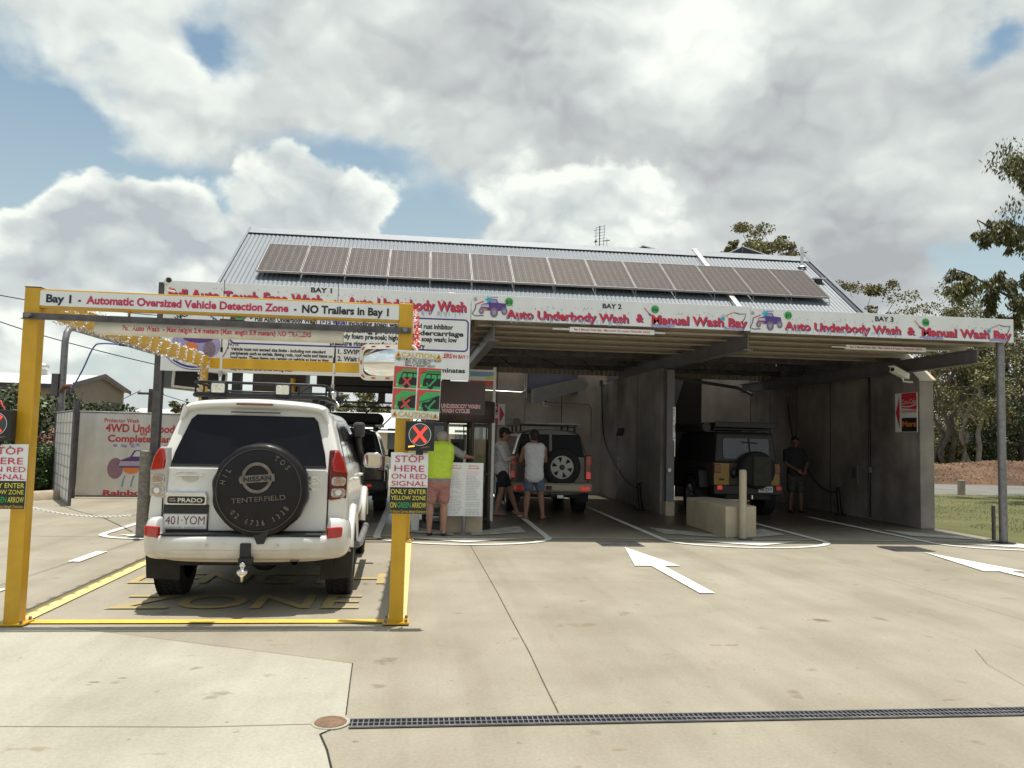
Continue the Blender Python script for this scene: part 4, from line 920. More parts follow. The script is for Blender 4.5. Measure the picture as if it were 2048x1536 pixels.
def bay_board(n, x0, x1, z0, z1, px):
    t, p, c, fr = board('sign_board', 'white board headed BAY %d, auto underbody wash and manual wash bay' % n, x0, x1, z0, z1)
    b = MB(); L_(b, fr, 'BAY %d' % n, *px['bay'], 9.5, black_ink, .005, .03); b.build('heading', p, fixn=False)
    b = MB(); wet_title(b, fr, 'Auto Underbody Wash', *px['auto'], 17); wet_title(b, fr, '&', *px['amp'], 16); wet_title(b, fr, 'Manual Wash Bay', *px['man'], 18); b.build('lettering', p, fixn=False)
    A = AY(px['auto'][0], px['auto'][1], SY); B = AY(px['auto'][2], px['auto'][3], SY)
    bubbles('bubble', p, fr, A.x, B.x, (A.z+B.z)/2+.09, 34, mat('slate_ink', (.16, .15, .26), .5)); bubbles('water_streak', p, fr, A.x, B.x, (A.z+B.z)/2-.05, 46, mat('pale_blue_ink', (.42, .50, .66), .5), False)
    A2 = AY(px['man'][0], px['man'][1], SY); B2 = AY(px['man'][2], px['man'][3], SY)
    foam('foam', p, fr, A2.x+.17, A2.z-.105, .2, .022, 22, lilac_ink); foam('foam', p, fr, B2.x-.25, B2.z-.10, .16, .018, 16, lilac_ink)
    bubbles('bubble', p, fr, A2.x, B2.x, (A2.z+B2.z)/2+.09, 22, mat('slate_ink', (.16, .15, .26), .5))
    q = AY(*px['truck'], SY); truck_art(p, fr, q.x, q.z, .92)
    for key, s in (('p15', '$15'), ('pmin', '$1/min')):
        q = AY(*px[key], SY); b = MB(); b.disc(fr, q.x, q.z, .066, .068, green_ink, .009); b.text(fr, s, q.x-.045, q.x+.045, q.z, .06, black_ink, .011, .02); b.build('price_disc', p, fixn=False)
    b = MB(); b.strip(fr, [(A2.x-.13, A2.z+.18), (A2.x-.02, A2.z+.06)], .012, red_ink, .012); b.strip(fr, [(A2.x-.045, A2.z+.085), (A2.x-.01, A2.z+.05)], .028, purple_ink, .0125)
    b.strip(fr, [(B2.x-.40, B2.z+.09), (B2.x-.22, B2.z+.17)], .010, red_ink, .012); b.strip(fr, [(B2.x-.22, B2.z+.16), (B2.x-.12, B2.z+.14), (B2.x-.02, B2.z+.15), (B2.x-.05, B2.z+.06), (B2.x-.09, B2.z+.0)], .012, black_ink, .0122)
    b.poly(fr, [(B2.x-.42+.05*(1 if i % 2 else .45)*math.cos(i*PI/6), B2.z+.05+.055*(1 if i % 2 else .45)*math.sin(i*PI/6)) for i in range(12)], cyan_ink, .013); b.build('lance_drawing', p, fixn=False)
    return t
bay_board(2, .765, 5.405, 3.46, 3.865, dict(bay=(1205, 612, 1243, 613), auto=(1012, 627, 1257, 637), amp=(1272, 635, 1287, 636), man=(1303, 638, 1494, 646), truck=(986, 615), p15=(1018, 604), pmin=(1310, 619)))
bay_board(3, 5.415, 10.16, 3.44, 3.845, dict(bay=(1750, 637, 1787, 639), auto=(1569, 650, 1801, 661), amp=(1814, 661, 1830, 662), man=(1843, 663, 2022, 670), truck=(1538, 642), p15=(1576, 631), pmin=(1851, 645)))
# big bay 1 board
t, p, c, fr = board('sign_board', 'large white board headed BAY 1 with wash rules and round logo', -3.92, .755, 2.49, 3.87)
b = MB(); L_(b, fr, 'BAY 1', 622, 580, 664, 581, 10, black_ink, .005, .03); b.build('heading', p, fixn=False)
b = MB(); wet_title(b, fr, 'Full Auto Touch Free Wash', 337, 586, 645, 601, 20); wet_title(b, fr, 'with', 650, 604, 690, 606, 12); wet_title(b, fr, 'Auto Underbody Wash', 694, 603, 932, 614, 20); b.build('title', p, fixn=False)
A = AY(337, 588, SY); B = AY(932, 618, SY)
bubbles('bubble', p, fr, A.x, B.x, A.z+.07, 50, mat('slate_ink', (.16, .15, .26), .5)); bubbles('water_streak', p, fr, AY(820, 628, SY).x, B.x, B.z-.06, 26, mat('pale_blue_ink', (.42, .50, .66), .5), False)
b = MB()
P1, P2 = AY(463, 640, SY), AY(936, 660, SY); x0, x1 = P1.x, P2.x; z1 = AY(700, 631, SY).z; z0 = AY(935, 703, SY).z
o_ = rrect(x0, x1, z0, z1, .06); b.strip(fr, o_+[o_[0]], .022, navy_ink, .004); b.build('border_line', p, fixn=False)
b = MB(); K = black_ink
L_(b, fr, 'INCLUDES:', 503, 624, 555, 626, 9, K)
L_(b, fr, 'Full Auto Underbody Wash', 510, 637, 634, 642, 10, K, .004, .035); L_(b, fr, '($15 value)', 640, 642, 694, 645, 10, navy_ink, .004, .035); L_(b, fr, 'including soap; wash', 697, 646, 806, 650, 10, K, .004, .035); L_(b, fr, 'and rust inhibitor', 828, 651, 906, 655, 10, K, .004, .035)
L_(b, fr, 'Full Auto Car Wash including prewash undercarriage', 510, 652, 927, 669, 10, K, .004, .035)
L_(b, fr, 'mega-blaster and wheelwash; over-body foam pre-soak; high pressure soap wash; low', 507, 663, 914, 682, 10, K, .004, .035); L_(b, fr, 'pressure rinse; spot free rinse; air dry', 660, 684, 850, 693, 10, K, .004, .035)
for (x, y) in ((503, 636), (503, 651)):
    q = AY(x, y, SY); b.poly(fr, [(q.x-.02, q.z-.025), (q.x+.025, q.z), (q.x-.02, q.z+.025)], K, .004)
b.build('rule_lettering', p, fixn=False)
b = MB()
L_(b, fr, 'NOTE:', 457, 688, 478, 689, 6, K, .004, .02)
for s, a_ in (('Vehicle must not exceed size limits - including non standard', (462, 696, 651, 705)), ('peripherals such as aerials, fishing rods, roof racks and items on', (461, 704, 665, 714)), ('roof racks. These items can remain on vehicle as long as they', (461, 713, 658, 722)), ('are securely fastened', (461, 722, 540, 726)), ('Close all windows and doors', (462, 730, 552, 734)), ('Stay in vehicle at all times during wash', (461, 735, 585, 741))): L_(b, fr, s, *a_, 6.5, K, .004, .035)
for (x, y) in ((457, 696), (457, 730), (456, 735)):
    q = AY(x, y, SY); b.poly(fr, [(q.x-.012, q.z-.015), (q.x+.018, q.z), (q.x-.012, q.z+.015)], K, .004)
qa = AY(671, 697, SY); qb = AY(671, 748, SY); b.strip(fr, [(qa.x, qa.z), (qa.x, qb.z)], .016, K, .004)
L_(b, fr, '1. SWIPE card', 676, 702, 752, 706, 9.5, K, .004, .03); L_(b, fr, '2. Wait for green arrow', 675, 716, 800, 722, 9.5, K, .004, .03); L_(b, fr, '3. Drive in until stop light illuminates', 690, 733, 930, 742, 9.5, K, .004, .03)
b.build('note_lettering', p, fixn=False)
b = MB(); L_(b, fr, 'NO TRAILERS', 842, 710, 904, 712, 9, red_ink, .005, .03); L_(b, fr, 'IN BAY 1', 906, 713, 936, 714, 7, red_ink, .005, .03); b.build('red_lettering', p, fixn=False)
q = AY(390, 679, SY); b = MB(); b.ring(fr, q.x, q.z, .5, .46, .012, purple_ink, .004, -2.6, .3); b.ring(fr, q.x, q.z, .46, .42, .03, navy_ink, .0045, -2.3, -.7); b.ring(fr, q.x-.02, q.z, .50, .46, .02, black_ink, .004, 2.55, 3.2)
b.arc_text(fr, 'JET WASH', q.x, q.z, .42, 2.75, 1.85, .085, black_ink, .006, .02)
for k in range(4): b.strip(fr, [(q.x+.12+.02*k, q.z+.42-.01*k), (q.x+.25+.03*k, q.z+.35-.02*k), (q.x+.28+.035*k, q.z+.15-.01*k)], .014, navy_ink, .005+.0004*k)
for k in range(3): b.strip(fr, [(q.x-.02, q.z+.44+.015*k), (q.x+.08, q.z+.46+.01*k)], .012, navy_ink, .005)
b.disc(fr, q.x+.02, q.z-.08, .36, .26, lilac_ink, .006); b.disc(fr, q.x+.22, q.z-.14, .09, .12, mat('mauve_grey_ink', (.22, .17, .22), .5), .0085); b.disc(fr, q.x-.05, q.z-.12, .1, .08, orange_ink, .008); b.disc(fr, q.x+.05, q.z+.02, .22, .07, purple_ink, .0075)
for i in range(22): b.disc(fr, q.x+rnd(-.26, .2), q.z+rnd(.08, .2), rnd(.015, .045), rnd(.015, .04), cyan_ink, .0095+.0002*i, 8)
b.build('round_logo', p, fixn=False)
q = AY(478, 625, SY); b = MB(); b.disc(fr, q.x, q.z, .135, .135, navy_ink, .008); b.disc(fr, q.x, q.z, .118, .118, green_ink, .0095); b.text(fr, '$ 15', q.x-.07, q.x+.07, q.z+.02, .07, black_ink, .011, .02); b.text(fr, 'Value!', q.x-.06, q.x+.06, q.z-.065, .045, black_ink, .011, .02); b.build('value_disc', p, fixn=False)
# hanging height bars over bays 2 and 3
def hbar(n, pxs, Y, label):
    A = AY(*pxs[0], Y); B = AY(*pxs[1], Y); z = (A.z+B.z)/2; E0 = AY(*pxs[2], Y).x; E1 = AY(*pxs[3], Y).x
    t = thing('height_bar', label, 'height bar', ((A.x+B.x)/2, Y, z), group='hanging height bars'); cx = (A.x+B.x)/2
    b = MB(); b.cyl((E0-cx, 0, 0), (E1-cx, 0, 0), .022, alu, n=12); b.build('tube', t)
    b = MB(); b.box(A.x-cx, B.x-cx, -.035, .035, -.04, .04, white_panel); p = b.build('sleeve', t, bevel=.008)
    b = MB(); b.text(Frame((0, -.035, 0)), 'Bay %d Manual Wash Bay - Max height 3.5 meters TRAILERS OKAY' % n, (A.x-cx)*.9, (B.x-cx)*.9, 0, .032, red_ink, .003, .02); b.build('lettering', p, fixn=False)
    b = MB()
    for x in (A.x-cx+.02, B.x-cx-.02): b.cyl((x, 0, .03), (x, 0, .20), .004, dkgalv, n=5)
    b.build('wire', t)
hbar(2, ((1139, 658), (1308, 666), (1105, 656), (1330, 668)), 12.44, 'thin white height bar hanging under the BAY 2 board')
hbar(3, ((1690, 692), (1850, 702), (1662, 691), (1874, 705)), 12.9, 'thin white height bar hanging under the BAY 3 board')

# ------------------------------------------------------------------ pay kiosk and what stands by it
clear_glass = bpy.data.materials.new('clear_glass'); clear_glass.use_nodes = True
def _cg():
    nt = clear_glass.node_tree; N = nt.nodes; L = nt.links; N.clear()
    tr = N.new('ShaderNodeBsdfTransparent'); tr.inputs[0].default_value = (.78, .78, .72, 1); gl_ = N.new('ShaderNodeBsdfGlossy'); gl_.inputs['Roughness'].default_value = .04
    fr = N.new('ShaderNodeFresnel'); fr.inputs['IOR'].default_value = 1.5; no = N.new('ShaderNodeTexNoise'); no.inputs['Scale'].default_value = 4
    ad = N.new('ShaderNodeMath'); ad.operation = 'MULTIPLY_ADD'; L.new(no.outputs[0], ad.inputs[0]); ad.inputs[1].default_value = .14; L.new(fr.outputs[0], ad.inputs[2])
    mx = N.new('ShaderNodeMixShader'); L.new(ad.outputs[0], mx.inputs[0]); L.new(tr.outputs[0], mx.inputs[1]); L.new(gl_.outputs[0], mx.inputs[2])
    o = N.new('ShaderNodeOutputMaterial'); L.new(mx.outputs[0], o.inputs['Surface'])
_cg()
bronze = mat('bronze_frame', (.045, .036, .032), .4, .4, var=.2)
brown_panel = mat('dark_brown_panel', (.052, .034, .032), .5, var=.08)
kx, ky = .68, 14.0
t = thing('pay_kiosk', 'round glazed pay booth with dark frames between bays 1 and 2', 'kiosk', (kx, ky, 0))
kr = .60; vs = [(kr*math.cos(2*PI*(i+.5)/8), kr*math.sin(2*PI*(i+.5)/8)) for i in range(8)]
b = MB(); b.lathe([(.0, .12), (kr+.03, .12), (kr+.03, 0)], (0, 0, 0), (0, 0, 1), bronze, 24); b.build('base', t)
b = MB(); b.lathe([(.0, 2.22), (kr+.06, 2.22), (kr+.06, 1.86), (kr-.02, 1.84), (0, 1.84)], (0, 0, 0), (0, 0, 1), brown_panel, 32); b.build('roof', t)
for (x, y) in vs:
    b = MB(); b.cyl((x, y, .12), (x, y, 1.86), .032, bronze, n=8); b.build('frame_post', t)
b = MB()
for i in range(8):
    (x0, y0), (x1, y1) = vs[i], vs[(i+1) % 8]
    if i == 5: continue
    b.add([(x0*.97, y0*.97, .14), (x1*.97, y1*.97, .14), (x1*.97, y1*.97, 1.84), (x0*.97, y0*.97, 1.84)], [(0, 1, 2, 3)], clear_glass)
b.build('glazing', t, fixn=False)
b = MB()
for z in (.95, 1.80):
    for i in range(8):
        if i == 5: continue
        b.bar((*vs[i], z), (*vs[(i+1) % 8], z), .03, .05, bronze)
b.build('cross_rail', t)
b = MB(); b.box(-.1, .12, .1, .4, .12, 1.55, bronze); b.ball((-.02, .0, 1.42), .07, blackplastic); b.tube([(.1, -.1, 1.8), (.12, -.1, 1.4), (.05, -.12, 1.15)], .01, blackplastic, 6); b.build('pay_machine', t)
t = thing('kiosk_fascia', 'dark brown panel with red underbody wash lettering above the pay booth', 'sign', (.5, 13.15, 2.24)); b = MB(); b.box(-.58, .585, -.03, .03, -.28, .28, brown_panel); p = b.build('panel', t, bevel=.004)
b = MB(); f_ = Frame((0, -.03, 0))
for s, x0, x1, z in (('TOUCH UNDERBODY WASH', -.42, .50, -.135), ('FULL WASH CYCLES', -.30, .33, -.215)):
    b.text(f_, s, x0-.004, x1+.004, z, .058, white_panel, .002, .05); b.text(f_, s, x0, x1, z, .05, dkred_ink, .004, .012)
b.build('lettering', p, fixn=False)
t = thing('wall_poster', 'small striped colour poster beside a white pole behind the booth', 'poster', (1.2, 15.0, 2.72)); b = MB(); b.box(-.27, .2, -.01, .01, -.14, .17, white_panel); p = b.build('panel', t)
b = MB(); f_ = Frame((0, -.01, 0)); b.poly(f_, [(-.26, .04), (.19, .04), (.19, .13), (-.26, .13)], mat('sky_ink', (.18, .45, .62), .5), .003); b.poly(f_, [(-.26, -.14), (.19, -.14), (.19, -.04), (-.26, -.04)], signred, .003); b.poly(f_, [(0, -.02), (.19, -.02), (.19, .06), (.08, .04)], yellow_ink, .004); b.poly(f_, [(-.26, .09), (.19, .09), (.19, .12), (-.26, .12)], lilac_ink, .004); b.build('picture', p, fixn=False)
t = thing('white_pole', 'slim white square pole standing behind the pay booth', 'pole', (1.42, 15.05, 0)); b = MB(); b.box(-.025, .025, -.025, .025, 0, 2.95, wht_plastic); b.build('shaft', t)
t = thing('plinth', 'stained concrete plinth behind the instruction board', 'plinth', (.75, 13.28, 0)); b = MB(); b.box(-.35, .345, -.17, .17, 0, .52, conc_block); b.build('block', t, bevel=.02)
t = thing('instruction_board', 'white instruction board with two columns of small print', 'sign', (.77, 12.92, .735)); b = MB(); b.box(-.30, .30, -.008, .008, -.435, .435, white_panel); p = b.build('panel', t, bevel=.003)
grey_ink = mat('grey_ink', (.17, .16, .16), .5)
b = MB(); f_ = Frame((0, -.008, 0))
for x0 in (-.28, .02):
    z = .385; b.text(f_, 'BAY 1' if x0 < 0 else 'BAYS 2 & 3', x0+.04, x0+.2, z, .022, red_ink, .003); s = 1 if x0 < 0 else -1; xm = x0+.12
    b.poly(f_, [(xm-s*.10, .345), (xm-s*.05, .365), (xm-s*.05, .352), (xm+s*.09, .352), (xm+s*.09, .338), (xm-s*.05, .338), (xm-s*.05, .325)], mat('pink_ink', (.70, .22, .28), .5), .003)
b.build('red_heading', p, fixn=False)
b = MB()
words = 'wash your vehicle with care insert card or coins press the green button drive slowly over the jets then stop at the line and wait for rinse cycle to end'.split()
for x0 in (-.28, .02):
    z = .29
    while z > -.40:
        if rnd(0, 1) < .86:
            n = random.randint(3, 5); k = random.randint(0, len(words)-n); b.text(f_, ' '.join(words[k:k+n]), x0, x0+rnd(.15, .25), z, .014, grey_ink if z < .22 else mat('pink_ink', (.70, .22, .28), .5), .003, .0)
        z -= .0265
b.build('small_print', p, fixn=False)
b = MB(); b.cyl((0, .03, -.73), (0, .03, .3), .035, galv, n=10); b.lathe([(.08, -.73), (.08, -.715), (.03, -.715)], (0, .03, 0), (0, 0, 1), galv, 12); b.build('post', t)
t = thing('low_bollard', 'short square white bollard beside the yellow post at the bay 1 exit lane', 'bollard', (-.02, 13.4, 0)); b = MB(); b.box(-.06, .06, -.06, .06, 0, .42, wht_plastic); b.build('shaft', t, bevel=.01); b = MB(); b.box(-.1, .1, -.1, .1, 0, .015, galv); b.build('foot', t)
# red and white drink signs with arrows
def drink_sign(cx, cz_, Y, label, flip, u=(1, 0, 0), w=.24, h=.36):
    t = thing('arrow_sign', label, 'sign', (cx, Y, cz_), group='red and white arrow signs'); f_ = Frame((0, 0, 0), u)
    b = MB(); b.prism(f_, [(-w, -h), (w, -h), (w, h), (-w, h)], -.012, 0, white_panel); p = b.build('panel', t)
    s = -1 if flip else 1
    b = MB(); xa, xb = (-w*.42, w) if flip else (-w, w*.42)
    b.poly(f_, [(xa+.01, .09), (xb-.005, .05), (xb-.005, h-.01), (xa+.01, h-.01)], red_ink, .003); b.poly(f_, [(xa+.01, -h+.01), (xb-.005, -h+.01), (xb-.005, -.11), (xa+.01, -.11)], black_panel if flip else signred, .003)
    ac = -w*.72 if flip else w*.70
    b.poly(f_, [(ac+s*w*.24, .0), (ac-s*w*.16, h*.85), (ac-s*w*.16, -h*.85)] if s > 0 else [(ac-w*.22, 0), (ac+w*.16, h*.85), (ac+w*.16, -h*.85)], red_ink, .003)
    b.build('colour_field', p, fixn=False)
    b = MB(); b.text(f_, 'Coca-Cola', xa+.03, xb-.03, .22, .10, white_panel, .006, .0); b.strip(f_, [(xa+.02, .13), ((xa+xb)/2, .11), (xb-.03, .15)], .02, white_panel, .006)
    b.text(f_, 'CHANGE MACHINE' if flip else 'MACHINE', xa+.015, xb-.015, .02, .05, red_ink, .005, .02)
    if flip: b.text(f_, 'Mars', xa+.03, xb-.02, -.23, .11, orange_ink, .006, .03)
    b.build('lettering', p, fixn=False)
drink_sign(2.1, 2.26, 22.42, 'red and white arrow sign on the far wall behind the pay booth', False, w=.34, h=.30)
drink_sign(9.83, 2.30, 14.9, 'red and white arrow sign at the front end of the right wall', True, (0, -1, 0), w=.36, h=.40)

# bollards, block, chain
t = thing('bollard', 'thick galvanised bollard left of the white car', 'bollard', (-4.02, 12.25, 0)); b = MB(); b.cyl((0, 0, .012), (0, 0, 1.27), .085, mat('mottled_galvanised', (.20, .18, .16), .6, .3, var=.4, scale=18, bump=.2), n=24); b.build('tube', t); b = MB(); b.lathe([(.085, 1.268), (.06, 1.285), (0, 1.285)], (0, 0, 0), (0, 0, 1), galv, 24); b.build('cap', t); b = MB(); b.box(-.15, .15, -.15, .15, 0, .012, dkgalv); b.build('foot_plate', t)
t = thing('bollard', 'slim grey bollard behind the left yellow post holding the chain', 'bollard', (-6.25, 12.3, 0)); b = MB(); b.cyl((0, 0, 0), (0, 0, .9), .05, galv, n=16); b.build('tube', t); b = MB(); b.lathe([(.05, .9), (.03, .93), (0, .93)], (0, 0, 0), (0, 0, 1), galv); b.build('cap', t)
t = thing('chain', 'white plastic chain sagging across the lane left of the car', 'chain', (-5.1, 12.3, .4)); b = MB(); n = 64
for i in range(n):
    f = i/(n-1); x = -6.2+f*2.12; z = .62+(.33-.62)*f-.30*4*f*(1-f)*.5; dz = (.33-.62)-.60*(1-2*f); d = Vector((2.12, 0, dz)).normalized(); nn = Vector((0, 1, 0)) if i % 2 else d.cross(Vector((0, 1, 0)))
    c = Vector((x+5.1, 0, z-.4)); b.tube([c+d*.022*math.cos(a)+nn*.014*math.sin(a) for a in [2*PI*k/8 for k in range(9)]], .0055, wht_plastic, 5, False)
b.build('links', t)
t = thing('concrete_block', 'long cast concrete block beside the pale bollard of bay 3', 'concrete block', (5.5, 13.9, 0)); b = MB()
pl = [G(1372, 1050), G(1451, 1077), G(1513, 1075)]; pl = [(p.x-5.5, p.y-13.9) for p in pl]; back = [(pl[2][0]+.12, pl[2][1]+1.5), (pl[0][0]+.5, pl[0][1]+.25)]
b.prism(GF, pl+back, 0, .53, conc_block); b.v = [(v[0], v[1], v[2]) for v in b.v]; b.build('block', t, bevel=.025)
t = thing('bollard', 'pale cream bollard in front of the concrete block', 'bollard', (5.44, 12.72, 0)); b = MB(); cream = mat('cream_paint', (.42, .37, .27), .5, var=.08, streak=.1); b.cyl((0, 0, .01), (0, 0, 1.12), .062, cream, n=20); b.build('tube', t); b = MB(); b.lathe([(.062, 1.12), (.05, 1.15), (0, 1.155)], (0, 0, 0), (0, 0, 1), cream); b.build('cap', t); b = MB(); b.box(-.13, .13, -.1, .1, 0, .012, dkgalv); b.build('foot_plate', t)
t = thing('bollard', 'thin dark steel bollard at the edge of the lawn', 'bollard', (10.12, 12.86, 0)); b = MB(); b.cyl((0, 0, .01), (0, 0, .60), .032, dkgalv, n=12); b.build('tube', t); b = MB(); b.box(-.08, .08, -.08, .08, 0, .012, dkgalv); b.build('foot_plate', t)
t = thing('timber_post', 'short weathered timber post beside the road past the lawn', 'post', (18.5, 25.0, 0)); b = MB(); b.cyl((0, 0, -.05), (0, 0, .50), .12, bark_pale, n=14); b.build('stump', t); b = MB(); b.lathe([(.12, .50), (.1, .515), (0, .518)], (0, 0, 0), (0, 0, 1), bark_pale); b.build('top', t)

# security cameras
def seccam(loc, yaw, label, L=.28, boxy=False):
    t = thing('security_camera', label, 'camera', loc, yaw, 'security cameras'); b = MB()
    if boxy: b.box(-.06, .06, -L, L*.6, -.05, .05, wht_plastic); b.box(-.07, .07, -L-.06, L*.6, .05, .062, wht_plastic)
    else: b.tube([(0, L*.4, 0), (0, -.3*L, 0), (0, -L*.5, 0)], [.045, .05, .05], wht_plastic, 14); b.ball((0, L*.4, 0), .045, wht_plastic)
    b.build('body', t, bevel=.006 if boxy else 0); b = MB(); y = -L if boxy else -L*.5; b.cyl((0, y-.002, 0), (0, y-.012, 0), .038, blackplastic); b.build('lens', t)
    b = MB(); b.tube([(0, .05, -.05), (0, .1, -.12), (.16, .14, -.13)], .018, wht_plastic, 8); b.build('arm', t); return t
c_ = seccam(AY(335, 562, SY-.18), .5, 'round white camera on the top left corner of the bay 1 board', .16)
c_ = seccam((9.35, 14.3, 3.02), R(-62), 'boxy white security camera bracketed on the right wall', .30, True); c_.rotation_euler = (R(-14), 0, R(-65))
seccam(AY(1089, 803, 22.3), .2, 'small white camera hanging below the pipe on the far wall', .2)
q = AY(1316, 940, 16.5); t = thing('gauge', 'small round pressure gauge on the grey column base', 'gauge', (5.40, 16.52, .98)); b = MB(); b.cyl((0, 0, 0), (0, -.03, 0), .04, alu, n=16); b.build('case', t); b = MB(); b.cyl((0, -.031, 0), (0, -.034, 0), .033, wht_plastic, n=16); b.build('face', t)
t, p, w, h, f_ = flat_sign('label_strip', 'tall narrow white label strip on the grey column', 5.475, 5.525, 1.62, 2.35, 16.53)
b = MB()
for i, ch in enumerate('BAY 2 BAY 3'):
    if ch != ' ': b.text(f_, ch, -.014, .014, .31-i*.062, .038, black_ink, .003)
b.build('lettering', p, fixn=False)
# wash hoses and lance stands
def hose_set(x, y, z0, x1, y1, name_l, label2):
    t = thing('wash_hose', name_l, 'hose', (x, y, 0), group='hanging wash hoses')
    pts = [(0, 0, z0), (.02, -.02, z0-.3), (.05, -.3, 1.6), (.12*(x1 > x)-.02, (y1-y)*.55, .72), ((x1-x)*.7, (y1-y)*.85, .50), (x1-x, y1-y, .63)]
    b = MB(); b.tube(catmull(pts, 8), .017, blackplastic, 8); b.build('hose', t); b = MB(); b.cyl((0, 0, z0-.05), (0, 0, z0+.12), .05, dkgalv); b.build('swivel', t)
    s = thing('lance_stand', label2, 'lance stand', (x1, y1, 0), group='lance stands'); b = MB(); b.cyl((0, 0, 0), (-.06, 0, .60), .045, blacksteel, n=10); b.box(-.1, .1, -.1, .1, 0, .02, blacksteel); b.build('tube', s); b = MB(); b.cyl((-.06, 0, .62), (-.12, -.04, .52), .03, blackplastic); b.cyl((-.06, 0, .5), (.05, 0, .05), .02, blackplastic, n=6); b.build('lance', s)
hose_set(5.2, 22.2, 3.2, 5.12, 17.7, 'black hose hanging along the wall between bays 2 and 3', 'black lance stand at the foot of the wall between bays 2 and 3')
hose_set(9.75, 19.9, 2.75, 9.7, 17.2, 'black hose hanging on the dark right wall of bay 3', 'lance stand at the foot of the dark right wall')
t = thing('notice', 'small white notice low on the wall between bays 2 and 3', 'notice', (5.262, 20.3, .95)); b = MB(); b.box(-.006, 0, -.15, .15, -.22, .22, mat('grubby_white', (.4, .38, .34), .5)); b.build('sheet', t); b = MB(); b.box(-.008, -.0065, -.1, .1, .05, .12, grey_ink); b.build('print', t)
t = thing('notice', 'small grey notice box low on the dark right wall', 'notice', (9.845, 16.8, .95)); b = MB(); b.box(-.03, 0, -.12, .12, -.22, .22, mat('grubby_grey', (.16, .15, .14), .5)); b.build('case', t); b = MB(); b.box(-.034, -.031, -.08, .08, -.1, .15, dkgalv); b.build('face', t)
t = thing('wall_pipe', 'dark vertical pipe down the right wall', 'pipe', (9.82, 16.2, 0)); b = MB(); b.cyl((0, 0, .05), (0, 0, 3.1), .022, blacksteel, n=8); b.build('pipe', t); b = MB(); b.box(-.03, .03, -.05, .05, 1.02, 1.14, galv); b.build('valve', t)
# wash machinery over bay 1
t = thing('wash_machine', 'dark overhead wash machine with braces at the far end of bay 1', 'wash machine', (-1.6, 17.5, 0)); dk = mat('machine_dark', (.022, .020, .022), .5, var=.2)
b = MB(); b.box(-.6, 1.75, -.5, .5, 2.62, 3.0, dk); b.box(-.4, 1.6, -.55, -.45, 2.48, 2.62, dk); b.box(-2.3, 1.8, .6, .7, 2.90, 3.1, dk); b.build('overhead_beam', t, bevel=.02)
b = MB(); b.box(-1.95, -.85, -.35, .35, 2.38, 3.1, mat('machine_brown', (.06, .045, .035), .5, var=.3)); b.cyl((-1.1, -.4, 2.38), (-1.1, -.4, 2.75), .06, yellow); b.box(-1.0, -.7, -.42, -.36, 2.35, 2.62, galv); b.build('pump_housing', t, bevel=.02)
b = MB()
for z in (2.28, 2.18): b.bar((-.2, -.4, z), (2.0, -.4, z), .04, .04, dk)
for x in (.45, 1.05, 1.65): b.bar((x-.3, -.4, 1.72), (x+.25, -.4, 2.3), .025, .025, dk)
b.bar((.35, -.4, 2.2), (.75, -.4, 1.7), .025, .025, dk); b.bar((-.4, -.4, 1.7), (2.1, -.4, 1.7), .03, .03, dk); b.box(.7, .85, -.44, -.36, 2.28, 2.5, dk); b.box(1.5, 1.65, -.44, -.36, 2.28, 2.5, dk); b.build('brace', t)
for x in (-2.25, 2.15):
    b = MB(); b.box(x-.09, x+.09, -.5, -.3, 0, 2.95, dk); b.build('leg', t)
t = thing('speaker_box', 'black box with pale edges hung below the bay 1 board', 'box lamp', (-3.62, 13.1, 2.40)); t.rotation_euler = (R(0), R(3), R(38)); b = MB(); b.box(-.42, .42, -.22, .22, -.15, .15, blackplastic); h_ = b.build('housing', t, bevel=.006)
b = MB()
for (z, s) in ((.15, 1), (-.15, 1)):
    for y in (-.22, .22): b.box(-.43, .43, y-.016, y+.016, z-.016, z+.016, wht_plastic)
for x in (-.42, .42):
    for y in (-.22, .22): b.box(x-.016, x+.016, y-.016, y+.016, -.133, .133, wht_plastic)
b.build('edge_trim', h_); b = MB(); b.cyl((.1, 0, .15), (.1, .1, .7), .02, dkgalv); b.build('hanger', t)

# ------------------------------------------------------------------ left side: hoop, gates, banner, kerb, hedge, shed
t = thing('pipe_hoop', 'grey steel pipe hoop bent over at the top beside the fence', 'pipe hoop', (-8.75, 20.4, 0)); b = MB()
b.tube([(0, 0, 0), (0, 0, 3.7), (.0, .06, 3.92), (.0, .2, 4.06), (.0, .45, 4.10), (.1, 6.6, 4.1), (.1, 6.8, 4.04), (.1, 6.9, 3.9), (.1, 6.95, 0)], .08, galv, 12); b.build('pipe', t); b = MB(); b.box(-.22, -.06, -.1, .1, 2.35, 2.9, dkgalv); b.tube([(.0, -.1, 2.45), (.1, -.12, 2.58), (.22, -.1, 2.6), (.26, -.1, 2.5), (.16, -.1, 2.42)], [.05, .06, .07, .06, .05], mat('rusty_hook', (.10, .05, .03), .8, var=.4)); b.build('hook', t)
t = thing('blue_hose', 'thin blue hose looping from the pipe hoop to the sign post', 'hose', (-7.2, 17.3, 2.2)); b = MB()
A_ = [AY(140, 785, 17.2), AY(165, 740, 17.0), AY(187, 695, 16.5), AY(205, 687, 16), AY(250, 690, 15), AY(310, 694, 13)]; b.tube([p-Vector((-7.2, 17.3, 2.2)) for p in catmull(A_, 6)], .016, mat('blue_hose', (.05, .10, .35), .4), 8); b.build('tube', t); b = MB(); q = AY(252, 690, 15)-Vector((-7.2, 17.3, 2.2)); b.tube([q-Vector((.12, 0, 0)), q, q+Vector((.12, -.1, -.01))], [.02, .03, .02], blackplastic, 8); b.build('joiner', t)
meshm = mat('privacy_mesh', (.72, .695, .65), .8, var=.08, scale=3, streak=.12)
